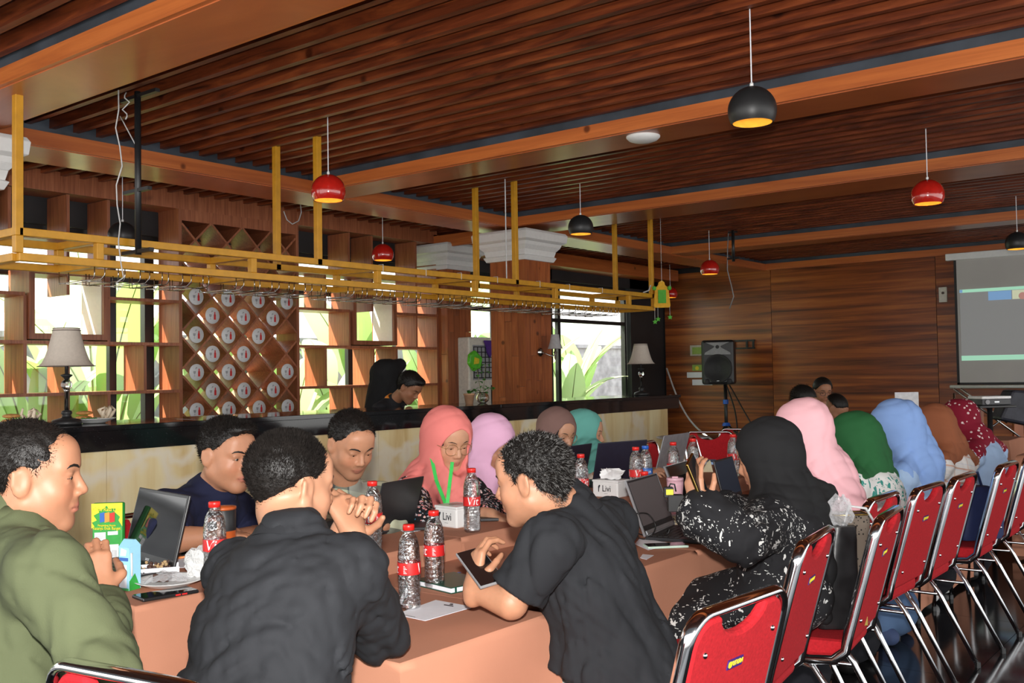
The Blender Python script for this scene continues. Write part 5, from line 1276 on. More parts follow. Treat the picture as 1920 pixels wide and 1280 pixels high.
pattern('print_multi_floral', (.012, .012, .014), [(48, (1, 1, .8), .36, (.42, .40, .42), 0, 0, 1, .02), (55, (1, .8, 1), .30, (.75, .30, .30), 9, .47, 3, .02), (60, (1, 1, 1), .26, (.80, .55, .52), 8, .5, 5, .01), (70, (1, 1, 1), .20, (.03, .16, .25), 9, .53, 8, .01), (85, (1, 1, 1), .18, (.7, .5, .12), 9, .56, 2, .01)])
pattern('print_teal_leaves', (.74, .74, .72), [(36, (1, 1, .45), .34, (.05, .28, .24), 8, .48, 2, .03), (40, (1, .45, 1), .30, (.07, .33, .28), 8, .48, 6, .03), (80, (1, 1, 1), .25, (.07, .33, .28), 8, .5, 3, .01)])
pattern('print_dots', (.21, .008, .025), [(34, (1, 1, 1), .27, (.70, .55, .55), 0, 0, 1, .0)])
pattern('print_batik', (.55, .60, .65), [(40, (1, .4, 1), .3, (.03, .06, .25), 0, 0, 1, .03)])
def bands(name, base, specs, rough=.85):
    """specs: (axis vector, frequency, threshold, colour, mix)"""
    m, nt, b = nodes(name, rough, spec=.25); N = nt.nodes; L = nt.links; t = N.new('ShaderNodeTexCoord').outputs['Object']; cur = None
    for (axv, fr, th, c, mixf) in specs:
        d = N.new('ShaderNodeVectorMath'); d.operation = 'DOT_PRODUCT'; d.inputs[1].default_value = tuple(axv); L.new(t, d.inputs[0])
        mu = N.new('ShaderNodeMath'); mu.operation = 'MULTIPLY'; mu.inputs[1].default_value = fr; L.new(d.outputs['Value'], mu.inputs[0])
        sn = N.new('ShaderNodeMath'); sn.operation = 'SINE'; L.new(mu.outputs[0], sn.inputs[0])
        gt = N.new('ShaderNodeMath'); gt.operation = 'GREATER_THAN'; gt.inputs[1].default_value = th; L.new(sn.outputs[0], gt.inputs[0])
        f_ = N.new('ShaderNodeMath'); f_.operation = 'MULTIPLY'; f_.inputs[1].default_value = mixf; L.new(gt.outputs[0], f_.inputs[0])
        mx = N.new('ShaderNodeMixRGB'); L.new(f_.outputs[0], mx.inputs[0]); mx.inputs[2].default_value = (*c, 1)
        if cur is None: mx.inputs[1].default_value = (*base, 1)
        else: L.new(cur, mx.inputs[1])
        cur = mx.outputs[0]
    L.new(cur, b.inputs['Base Color']); add_folds(nt, b, None, .6, 8, (1, 1, .5))
hz = nrm(IR*.8-IA*.3)
bands('print_checks', (.46, .48, .34), [(hz, 75, .0, (.07, .08, .09), .65), ((0, .25, 1), 75, .0, (.02, .025, .04), .70), (hz, 40, .85, (.6, .6, .5), .4)])
bands('print_stripes', (.74, .72, .70), [((0, .2, 1), 75, .93, (.55, .25, .15), .7), (IR, 60, .96, (.6, .4, .3), .5), ((0, .2, 1), 150, .9, (.45, .5, .62), .35)])
Q_ = lambda x, y, D: W(x, y, D=D)
def PB(x, y, D, X=-3.30): p = W(x, y, D=D); return V(X, p[1]+.03, .60)   # seat position behind the raised table
SK = dict(a=(.40, .185, .105), b=(.52, .27, .165), c=(.34, .150, .080), d=(.47, .225, .130))
dn = V(0, 0, -1)
LK = lambda r, a, z=0: IR*r+IA*a+V(0, 0, z)
# --- man in the olive sweater, lower left
hd = dict(L=None)
person('man in an olive green sweater at the far left, seen in profile', Q_(60, 893, 2.14), LK(.95, .26, -.04), Q_(18, 990, 2.12), Q_(-5, 1500, 1.95), Q_(-95, 1045, 2.35), Q_(88, 1075, 1.92),
       dict(R=(Q_(196, 1262, 1.86), Q_(190, 1130, 2.12)), L=(Q_(0, 1260, 2.5), Q_(150, 1120, 2.45))), dict(mat='cloth_olive', name='sweater', sleeve=.95, collar='cloth_olive', dirn=V(0, 0, 1)), dict(mat='cloth_trouser'), SK['a'], 1.0, fat=1.12, hfat=1.08,
       hair=dict(n=26000, L=.012, t=.006, nape=-.075, z=[-.09, -.05, -.02, .0, .03, .06, .10], y=[-.06, -.045, -.012, .020, .036, .064, .086], flow=V(0, 0, -.3)), hh=.0038, hc_=.008, oe=.7, wrk=(.016, 24), body_fwd=V(-.1, 1, 0), uarm=1.18, brows=True, neck=.062, stubble=.25,
       hands=dict(R=dict(fd=LK(-.25, .3, .85), nm=LK(-.3, .8, -.2), curl=.75, w=Q_(186, 1118, 2.15), tc=.9)))
# --- man in the black long-sleeved shirt, back to the camera
cl = Q_(652, 962, 2.32)
person('man in a black shirt seen from behind, chin on his clasped hands', Q_(546, 912, 2.22), LK(.70, .68, -.10), Q_(548, 1020, 2.13), Q_(440, 1490, 1.90), Q_(448, 1075, 2.28), Q_(655, 1072, 2.07),
       dict(R=(Q_(712, 1186, 2.27), Q_(664, 1020, 2.31)), L=(Q_(520, 1150, 2.75), Q_(632, 1015, 2.42))), dict(mat='cloth_charcoal', sleeve=.62, collar='cloth_charcoal', dirn=V(1, .2, .25), cuff=1.12), dict(mat='cloth_trouser'), (.42, .205, .12), .98, fat=1.22,
       hair=dict(n=42000, L=.011, t=.004, tt=2.6, nape=-.100, y=[-.03, -.035, .004, .018, .048, .080, .105], fade=.016, up=1.1, flow=V(.05, 0, .45)), hh=.0038, hc_=.007, oe=.4, wrk=(.018, 26), body_fwd=V(.0, 1, 0), uarm=1.18, neck=.056,
       hands=dict(R=dict(fd=LK(-.35, .25, .70), nm=LK(-.55, .55, -.1), curls=[.95, .95, .95, .9], w=Q_(664, 1002, 2.31), tc=.4, s=1.02),
                  L=dict(fd=LK(.45, -.15, .70), nm=LK(.3, -.75, .0), curls=[1.1, 1.1, 1.1, 1.1], w=Q_(640, 1000, 2.36), tc=.3)))
# --- man in navy
person('man in a navy T-shirt behind the open black laptop', Q_(427, 852, 3.38), LK(.80, -.52, -.14), Q_(398, 925, 3.42), PB(385, 1135, 3.45), Q_(452, 962, 3.62), Q_(322, 952, 3.26),
       dict(R=(Q_(318, 1012, 3.12), Q_(408, 1004, 3.18)), L=(Q_(478, 1010, 3.50), Q_(430, 1008, 3.30))), dict(mat='cloth_navy', sleeve=.44, collar='cloth_navy', name='t_shirt'), dict(mat='cloth_trouser'), SK['a'], 1.0, fat=1.18, hfat=1.08,
       hair=dict(n=14000, L=.013, t=.008, fade=.004, nape=-.06, quiff=((0, .062, .098), (.05, .035, .022)), flow=V(0, 0, .25)), hh=.0045, oe=.75, uarm=1.15, stubble=.12, neck=.058, wrk=(.016, 28),
       hands=dict(R=dict(fd=LK(.9, .1, -.05), nm=V(0, 0, -1), curl=.3), L=dict(fd=LK(-.2, -.8, -.1), nm=V(0, 0, -1), curl=.3)))
# --- man in checks
person('young man in a checked grey-green shirt looking down', Q_(659, 832, 3.80), LK(.55, -.72, -.46), Q_(642, 915, 3.92), PB(650, 1080, 4.05), Q_(716, 935, 4.0), Q_(588, 930, 3.84),
       dict(R=(Q_(600, 1005, 3.55), Q_(690, 985, 3.55)), L=(Q_(738, 985, 3.78), Q_(715, 985, 3.66))), dict(mat='print_checks', sleeve=.8, collar='print_checks'), dict(mat='cloth_trouser'), SK['d'], 1.0, fat=1.08, hfat=1.05,
       hair=dict(n=9000, L=.012, t=.008, fade=.004, nape=-.06, flow=V(0, 0, .2)), hh=.0046, oe=.25, stubble=.4, neck=.056)
# --- woman in the coral scarf with a lanyard
r, f, TF, AR = person('woman in a coral headscarf and glasses, green lanyard over a floral dress', Q_(840, 826, 4.12), LK(.50, -.76, -.30), Q_(824, 900, 4.24), PB(828, 1060, 4.35), Q_(880, 925, 4.38), Q_(772, 928, 4.12),
       dict(R=(Q_(790, 985, 3.92), Q_(830, 978, 3.90)), L=(Q_(922, 962, 4.20), Q_(905, 968, 4.02))), dict(mat='print_multi_floral', sleeve=.9, wide=1.25, name='dress'), dict(mat='print_multi_floral', skirt=1, name='skirt'), SK['b'], 1.0, fem=True,
       hijab=dict(mat='scarf_coral', band='cloth_black', front=1.35, extra=[cone(Q_(838, 885, 4.10), Q_(862, 955, 4.02), .08, .055, .05), cone(Q_(800, 890, 4.2), Q_(770, 935, 4.2), .06, .035, .05)]), hh=.0048, oe=.2, glasses=dict(w=.027, h=.024), wrk=(.012, 34),
       hands=dict(L=dict(fd=LK(.75, -.45, -.15), nm=V(0, 0, -1), curl=.35, w=Q_(918, 964, 4.0))))
flat('lanyard_green', (.05, .55, .10), .5)
for a, b_, c in (((806, 842, 4.08), (818, 900, 3.99), (838, 950, 3.90)), ((848, 866, 3.99), (842, 915, 3.93), (838, 950, 3.90))):
    P = [Q_(*a), Q_(*b_), Q_(*c)]; m = MB()
    for q0, q1 in zip(P, P[1:]): m.bar(q0, q1, .014, .003, up=IA)
    m.build('lanyard', 'lanyard_green', r)
# --- lilac scarf
person('woman in a pale lilac headscarf bowing her head', Q_(922, 832, 4.75), LK(.72, -.48, -.62), Q_(905, 895, 4.92), PB(902, 1030, 5.0), Q_(952, 925, 5.0), Q_(868, 918, 4.8),
       dict(R=(Q_(885, 965, 4.6), Q_(925, 962, 4.5)), L=(Q_(955, 965, 4.75), Q_(930, 962, 4.6))), dict(mat='cloth_pinkgrey', wide=1.2), dict(mat='cloth_trouser', skirt=1, name='skirt'), SK['b'], .98, fem=True,
       hijab=dict(mat='scarf_lilac', band='cloth_black', front=1.3, extra=[cone(Q_(925, 880, 4.75), Q_(935, 925, 4.7), .08, .07, .05)]), hh=.0055, oe=.15)
# --- taupe scarf with glasses
person('woman in a taupe headscarf and round glasses', Q_(1046, 812, 5.40), LK(.60, -.70, -.26), Q_(1018, 868, 5.55), PB(1010, 990, 5.6, -3.45), Q_(1066, 885, 5.65), Q_(978, 885, 5.4),
       dict(R=(Q_(1000, 930, 5.2), Q_(1060, 915, 5.15)), L=(Q_(1075, 920, 5.4), Q_(1068, 912, 5.25))), dict(mat='cloth_cream', wide=1.15), dict(mat='cloth_trouser', skirt=1, name='skirt'), SK['b'], .98, fem=True,
       hijab=dict(mat='scarf_taupe', band='cloth_black', open=((.008, .112, -.016), (.078, .112, .100))), hh=.0058, oe=.3, glasses=dict(w=.028, h=.026))
# --- teal scarf
person('woman in a teal headscarf in profile, last of the bar side row', Q_(1098, 813, 5.85), LK(.93, -.22, -.10), Q_(1082, 862, 5.95), PB(1072, 975, 6.0, -3.45), Q_(1108, 885, 6.2), Q_(1072, 890, 5.8),
       dict(R=(Q_(1088, 915, 5.5), Q_(1128, 893, 5.35)), L=(Q_(1150, 910, 5.95), Q_(1210, 886, 5.6))), dict(mat='cloth_cream', wide=1.1), dict(mat='cloth_trouser', skirt=1, name='skirt'), SK['b'], 1.02, fem=True,
       hijab=dict(mat='scarf_teal', front=1.5, back=1.2, extra=[cone(Q_(1105, 850, 5.75), Q_(1112, 890, 5.6), .09, .08, .05)]), hh=.006, oe=.8,
       hands=dict(R=dict(fd=LK(.7, -.3, -.2), nm=V(0, 0, -1), curl=.4), L=dict(fd=LK(.5, -.6, .15), nm=LK(.4, 0, -.8), curl=.5, h=.006)))
# --- man in the black polo
ph_c = Q_(906, 1068, 2.66)
person('man in a black short-sleeved shirt leaning on the table end, phone in hand', Q_(997, 900, 2.74), LK(-.90, .34, -.16), Q_(1066, 962, 2.80), Q_(1190, 1330, 2.78), Q_(1030, 1012, 2.56), Q_(1150, 975, 3.08),
       dict(L=(Q_(958, 1128, 2.56), Q_(890, 1108, 2.62)), R=(Q_(1060, 1060, 3.2), Q_(960, 1060, 3.0))), dict(mat='cloth_charcoal', sleeve=.42, collar='cloth_charcoal', dirn=nrm(V(.3, .2, -1)), wide=1.08), dict(mat='cloth_white'), SK['d'], 1.0, fat=1.46, hfat=1.10, top_clips=[(nrm(V(0, 0, -1)-IR*.22), W(1100, 1262, D=2.72))],
       hair=dict(n=30000, L=.015, am=.0008, t=.009, mat='hair', grey=11000, nape=-.078, fade=.002, z=[-.09, -.05, -.02, .0, .03, .06, .10], y=[-.05, -.035, -.006, .022, .034, .056, .074], flow=V(.25, .1, -.15)), hh=.0038, hc_=.0075, oe=.7, uarm=1.12, neck=.064, stubble=.1, wrk=(.020, 24),
       body_fwd=V(-1, .1, 0), hands=dict(L=dict(fd=LK(.10, .35, .92), nm=LK(.75, .45, -.25), curls=[.7, .75, .8, .85], w=Q_(888, 1100, 2.63), tc=.7, side=-1)))
# --- woman in the black floral dress
ph2 = Q_(1311, 898, 3.22)
person('woman in a black headscarf and black dress with white flowers, holding up a phone', Q_(1437, 858, 3.55), LK(-.86, .46, -.26), Q_(1472, 945, 3.52), Q_(1470, 1115, 3.42), Q_(1436, 985, 3.36), Q_(1512, 962, 3.75),
       dict(L=(Q_(1392, 1012, 3.12), Q_(1308, 958, 3.18)), R=(Q_(1430, 980, 3.9), Q_(1345, 960, 3.75))), dict(mat='print_black_floral', sleeve=.92, wide=1.5, cuff=1.5, name='dress'), dict(mat='print_black_floral', skirt=1, name='skirt'), SK['d'], 1.0, fem=True, fat=1.18,
       hijab=dict(mat='scarf_black', front=.7, back=1.1, face=True, extra=[cone(Q_(1490, 915, 3.55), Q_(1530, 930, 3.6), .06, .05, .05), cone(Q_(1530, 930, 3.6), Q_(1552, 925, 3.62), .045, .030, .03), cone(Q_(1525, 960, 3.5), Q_(1535, 1060, 3.42), .05, .045, .04), cone(Q_(1535, 1060, 3.42), Q_(1540, 1150, 3.4), .045, .035, .04)]), hh=.005, hc_=.008, oe=.3, wrk=(.014, 32), tuck=.2,
       hands=dict(L=dict(fd=LK(-.12, .1, 1.), nm=LK(.55, .6, 0), curls=[.5, .55, .6, .65], w=Q_(1308, 950, 3.18), side=-1, tc=.2)))
# --- the row of women on the right, backs to the camera
def row(label, hc, nb, pel, SL, SR, mat, topm, extra, hs=1., look=LK(-.80, .56, -.34), hijab=None, skirt='cloth_trouser', fat=1.05, L_el=None, **k):
    d = dict(mat=mat, front=.8, back=1.2, extra=[cone(Q_(*a), Q_(*b_), ra, rb, .05) for a, b_, ra, rb in extra], h=.008, fold=(.016, 30)); d.update(hijab or {})
    SLp, SRp = Q_(*SL), Q_(*SR); el = SLp+LK(-.12, 0, -.22); er = SRp+LK(-.1, .1, -.22)
    return person(label, Q_(*hc), look, Q_(*nb), Q_(*pel), SLp, SRp, dict(L=(el, el+LK(-.22, .12, .0)), R=(er, er+LK(-.2, .1, 0))), dict(mat=topm, wide=1.15, sleeve=.9, name='blouse'), dict(mat=skirt, skirt=1, name='skirt'), SK['b'], hs, fem=True, fat=fat, hijab=d, hh=.0065, hc_=.010, oe=0, brows=False, wrk=(.012, 30), tuck=.24, **k)
row('woman in a long pale pink headscarf between the black and green scarves', (1503, 812, 4.15), (1535, 885, 4.18), (1555, 1045, 4.1), (1512, 925, 4.0), (1572, 905, 4.42), 'scarf_pink', 'scarf_pink',
    [((1545, 900, 4.15), (1575, 960, 4.05), .13, .10), ((1575, 960, 4.05), (1590, 1010, 4.02), .11, .07), ((1500, 900, 4.1), (1510, 990, 4.0), .08, .08)])
row('woman in a dark green headscarf and white blouse with teal leaves', (1600, 828, 4.72), (1628, 890, 4.72), (1650, 1010, 4.65), (1600, 912, 4.55), (1662, 900, 4.98), 'scarf_green', 'print_teal_leaves',
    [((1628, 830, 4.72), (1650, 852, 4.74), .075, .05)], hijab=dict(front=0, back=0), fat=1.25)
row('woman in a light blue headscarf hunched over the table', (1676, 806, 5.12), (1706, 868, 5.15), (1722, 1005, 5.1), (1690, 895, 4.95), (1745, 885, 5.45), 'scarf_blue', 'cloth_paleblue',
    [((1690, 790, 5.15), (1725, 870, 5.15), .10, .11), ((1725, 880, 5.1), (1742, 930, 5.05), .11, .05)], hs=1.06, skirt='cloth_denim', feet='shoe_navy')
row('woman in a brown headscarf and white striped blouse', (1748, 802, 6.0), (1778, 848, 6.02), (1792, 955, 6.0), (1762, 872, 5.82), (1812, 866, 6.3), 'scarf_brown', 'print_stripes',
    [((1765, 805, 6.0), (1788, 825, 6.02), .08, .05)], hijab=dict(front=0, back=0), fat=1.1, feet='white_plastic')
row('woman in a maroon white-dotted headscarf and pale blue shirt', (1797, 788, 6.65), (1830, 828, 6.6), (1862, 930, 6.6), (1822, 858, 6.4), (1868, 848, 6.95), 'print_dots', 'cloth_paleblue',
    [((1800, 800, 6.65), (1802, 840, 6.6), .08, .06)], hijab=dict(front=0, back=0), fat=1.25)
# --- waiter and the person behind him
person('waiter in a black jacket with yellow collar trim bending behind the bar', Q_(768, 726, 8.95), LK(.72, -.40, -.62), Q_(738, 752, 9.05), Q_(690, 830, 9.25), Q_(768, 775, 9.3), Q_(712, 768, 8.9),
       dict(R=(Q_(706, 830, 8.75), Q_(740, 850, 8.6)), L=(Q_(790, 840, 9.1), Q_(770, 860, 8.8))), dict(mat='cloth_black', collar='print_orange', name='jacket'), dict(mat='cloth_trouser'), SK['c'], 1.12,
       hair=dict(n=5000, L=.022, t=.014, h=.007, nape=-.05, quiff=((0, .060, .10), (.05, .04, .025)), y=[-.05, -.035, .004, .014, .040, .078, .11]), hh=.0065, oe=.3, standing=True, fat=1.0)
person('person in a black hooded headscarf turned away behind the waiter', Q_(728, 706, 9.5), LK(.45, .85, -.05), Q_(726, 752, 9.55), Q_(722, 850, 9.6), Q_(700, 770, 9.6), Q_(752, 770, 9.5),
       dict(R=(Q_(760, 830, 9.5), Q_(760, 870, 9.4))), dict(mat='cloth_black', name='dress'), dict(mat='cloth_black', skirt=1, name='skirt'), SK['b'], 1.15, fem=True,
       hijab=dict(mat='scarf_black', h=.012, extra=[cone(Q_(720, 700, 9.5), Q_(750, 684, 9.6), .13, .06, .04), cone(Q_(722, 730, 9.5), Q_(718, 800, 9.5), .16, .2, .05)]), hh=.008, oe=0, brows=False, standing=True)
# --- three men at the far table
person('far man in glasses resting his forehead on his hand', Q_(1506, 752, 9.3), LK(.62, -.50, -.52), Q_(1492, 785, 9.4), Q_(1490, 850, 9.4), Q_(1515, 805, 9.6), Q_(1470, 805, 9.25),
       dict(L=(Q_(1545, 812, 9.2), Q_(1538, 768, 9.15))), dict(mat='cloth_trouser'), dict(mat='cloth_trouser'), SK['d'], 1.12, hair=dict(n=3500, L=.025, t=.014, h=.008, nape=-.05), hh=.008, hc_=.014, oe=.2, glasses=dict(mat='rim_dark', w=.026, h=.018, r=.002),
       hands=dict(L=dict(fd=LK(-.35, -.2, .8), nm=LK(-.6, .3, -.3), curl=.6, h=.008)))
person('far man in glasses facing the camera, chin on his hand', Q_(1543, 733, 10.3), LK(.05, -.95, -.22), Q_(1540, 768, 10.4), Q_(1542, 840, 10.4), Q_(1575, 790, 10.4), Q_(1508, 790, 10.4),
       dict(R=(Q_(1525, 815, 9.95), Q_(1545, 770, 10.0))), dict(mat='print_batik', collar='print_batik'), dict(mat='cloth_trouser'), SK['a'], 1.08, hair=dict(n=2500, L=.016, t=.014, h=.009, nape=-.03, fade=.004), hh=.008, hc_=.014, oe=.4, glasses=dict(mat='rim_dark', w=.026, h=.018, r=.002),
       hands=dict(R=dict(fd=LK(-.1, -.1, .9), nm=LK(0, .9, 0), curl=1.2, h=.008)))
person('far man with shaved sides bowing between pink and green scarves', Q_(1566, 766, 9.5), LK(.55, -.45, -.75), Q_(1552, 800, 9.6), Q_(1555, 860, 9.6), Q_(1585, 815, 9.75), Q_(1530, 815, 9.5),
       dict(L=(Q_(1590, 840, 9.4), Q_(1570, 835, 9.2))), dict(mat='cloth_black'), dict(mat='cloth_trouser'), SK['a'], 1.08, hair=dict(n=2500, L=.014, t=.012, h=.009, z=[-.09, -.04, -.015, .02, .035, .075, .10], y=[-.3, -.3, -.3, -.3, .02, .06, .085]), hh=.008, hc_=.014, oe=.2)
# ================================================================ things on the tables
def bottle_proto():
    t = thing('water_bottle', (0, 0, 0), 'x', 'bottle')
    R0 = .0315
    prof = [(.003, .006), (.012, .002), (.024, 0), (.029, .004), (R0, .012)]
    n = 30
    for i in range(n+1):
        z = .014+.118*i/n if i < n else .132
        if .095 < z < .132: r = .0312
        else: r = R0-.0012*(.5+.5*math.sin(i*1.9))
        prof.append((r, z))
    prof += [(.0318, .142), (.0318, .150), (.0305, .160), (.031, .166), (.029, .176), (.0285, .182), (.025, .194), (.020, .204), (.0145, .212), (.0135, .216), (.016, .218), (.016, .220), (.0125, .221), (.0125, .226)]
    k = 32; vs = []
    for r, z in prof:
        for j in range(k):
            a = 2*math.pi*j/k; rr = r
            if .02 < z < .09 or .142 < z < .185: rr = r-.0011*(.5+.5*math.sin(a*7+z*170*(1 if z > .1 else -1)))
            vs.append((rr*math.cos(a), rr*math.sin(a), z))
    fs = [(i*k+j, i*k+(j+1) % k, (i+1)*k+(j+1) % k, (i+1)*k+j) for i in range(len(prof)-1) for j in range(k)]+[tuple(range(k-1, -1, -1))]
    MB().add(vs, fs).build('shell', 'bottle_skin', t, True)
    MB().lathe([(.002, .008), (.027, .008), (.0295, .014), (.0295, .09), (.0295, .15), (.027, .176), (.022, .192), (.002, .192)], n=24).build('water', 'bottle_water', t, True)
    lb = MB().lathe([(.0324, .098), (.0326, .100), (.0326, .129), (.0324, .131)], n=36, cap=False).build('label', 'print_red', t, True)
    MB().lathe([(.0165, .219), (.0165, .233), (.015, .235), (.002, .235)], n=24).build('cap', 'cap_red', t, True)
    for a0 in (0, math.pi):
        c = (.033*math.cos(a0), .033*math.sin(a0), .1145)
        text('Vit', .040, 'print_white', lb, c, (0, 0, 1), (0, 0, 1), bend=((0, 0), .0332), shear=.2)
    for a0 in (1.45, 4.6):
        c = (.033*math.cos(a0), .033*math.sin(a0), .121)
        text('7.5', .007, 'print_white', lb, c, (0, 0, 1), (0, 0, 1), bend=((0, 0), .0332)) if False else None
        m = MB()
        for q in range(6): m.box((.0325, -.005, .103+.0038*q), (.0332, .005-.003*(q % 3), .1045+.0038*q))
        o = m.build('small_print', 'print_white', lb); o.rotation_euler = (0, 0, a0)
    return t
def mixmat(name, c, tr=.72, rough=.04, spec=.8, streak=True):
    """thin clear plastic: mostly see-through with glossy streaks"""
    m, nt, b = nodes(name, rough, spec=spec); N = nt.nodes; L = nt.links; b.inputs['Base Color'].default_value = (*c, 1)
    t = N.new('ShaderNodeBsdfTransparent'); t.inputs[0].default_value = (.97, .98, .99, 1); mx = N.new('ShaderNodeMixShader')
    lw = N.new('ShaderNodeLayerWeight'); lw.inputs[0].default_value = .35; mr = N.new('ShaderNodeMapRange'); mr.inputs[3].default_value = 1-tr; mr.inputs[4].default_value = .95
    L.new(lw.outputs['Facing'], mr.inputs[0]); L.new(mr.outputs[0], mx.inputs[0]); L.new(t.outputs[0], mx.inputs[1]); L.new(b.outputs[0], mx.inputs[2])
    L.new(mx.outputs[0], N['Material Output'].inputs[0])
    if streak:
        tc_ = N.new('ShaderNodeTexCoord').outputs['Object']; n = N.new('ShaderNodeTexNoise'); n.inputs['Scale'].default_value = 55; n.inputs['Distortion'].default_value = 2.5; n.inputs['Detail'].default_value = 1; L.new(tc_, n.inputs[0])
        bp = N.new('ShaderNodeBump'); bp.inputs['Strength'].default_value = .8; bp.inputs['Distance'].default_value = .006; L.new(n.outputs[0], bp.inputs['Height']); L.new(bp.outputs[0], b.inputs['Normal'])
mixmat('bottle_skin', (.9, .92, .95), .93, rough=.06, spec=1.)
nt_ = M['bottle_skin'].node_tree; gb_ = nt_.nodes.new('ShaderNodeBsdfGlossy'); gb_.inputs['Roughness'].default_value = .06
mix_ = [n for n in nt_.nodes if n.type == 'MIX_SHADER'][0]; nt_.links.new(gb_.outputs[0], mix_.inputs[2])
bmp = [n for n in nt_.nodes if n.type == 'BUMP'][0]; nt_.links.new(bmp.outputs[0], gb_.inputs['Normal'])
mr_ = [n for n in nt_.nodes if n.type == 'MAP_RANGE'][0]; mr_.inputs[3].default_value = .24; mr_.inputs[4].default_value = .85; gb_.inputs['Roughness'].default_value = .16
glassy('bottle_water', (.98, .99, 1), .0, 1.33)
flat('cap_red', (.72, .02, .015), .35, noise=.05); flat('cap_blue', (.02, .12, .55), .35, noise=.05)
bp0 = bottle_proto(); bfirst = [True]
def bottle(px, ytop, surf_z, label, rz=0., cap=None, D=None):
    global bp0
    p = W(px, ytop, z=surf_z+.235) if D is None else W(px, ytop, D=D)
    if surf_z == HZ and p[0] > -2.415: p = W(px, ytop, X=-2.415)
    if bfirst[0]: bfirst[0] = False; bp0.location = (p[0], p[1], surf_z+.001); bp0.rotation_euler = (0, 0, rz); bp0['label'] = label; bp0['group'] = 'bottled water on the tables'; return bp0
    return dup(bp0, (p[0], p[1], surf_z+.001), rz, label, 'bottled water on the tables')
T_ = math.atan2(-IA[1], -IA[0])      # heading that faces the camera
bottle(766, 983, LZ, 'red-capped water bottle nearest the camera, left of the green notebook', T_+1.45)
bottle(813, 957, LZ, 'red-capped water bottle right behind the green notebook', T_+1.75)
bottle(698, 911, HZ, 'red-capped water bottle beside the clasped hands, in front of the dark tablet', T_-.8)
bottle(884, 892, HZ, 'red-capped water bottle right of the first white tissue box', T_+.1)
bottle(402, 942, HZ, 'red-capped water bottle in front of the orange tumbler at left', T_+.1)
bottle(1089, 861, HZ, 'red-capped water bottle left of the tissue box with tissues sticking out', T_+.25)
bottle(1192, 849, HZ, 'red-capped water bottle left of the blue-capped one', T_+.3)
ob = bottle(1210, 847, HZ, 'blue-capped water bottle with a blue label', T_)
bottle(1262, 832, HZ, 'red-capped water bottle in front of the grey laptop lid', T_+.4)
bottle(1299, 822, HZ, 'tall red-capped water bottle before the right red chair, near the raised phone', T_+.3)
bottle(1374, 815, HZ, 'farthest red-capped water bottle, beside the black headscarf', T_+.3)
p = W(1208, 884, z=LZ+.235)
bottle(1208, 884, LZ, 'water bottle hidden behind the silver laptop, only its red cap showing', T_)
for c in ob.children:
    if c.name.startswith('cap'): c.data = c.data.copy(); c.data.materials.clear(); c.data.materials.append(M['cap_blue']); c['label'] = 'blue screw cap'
    if c.name.startswith('label'):
        c.data = c.data.copy(); c.data.materials.clear(); c.data.materials.append(M['print_blue']); c['label'] = 'blue paper label'
        for g in list(c.children): bpy.data.objects.remove(g)
        text('AQUA', .017, 'print_white', None, (.033*math.cos(T_), .033*math.sin(T_), .1145), (0, 0, 1), (0, 0, 1), bend=((0, 0), .0332)).parent = c
        c.scale = (1, 1, 1)
        bl = [x for x in bpy.data.objects if x.parent == c][0]; ob.rotation_euler = (0, 0, 0)
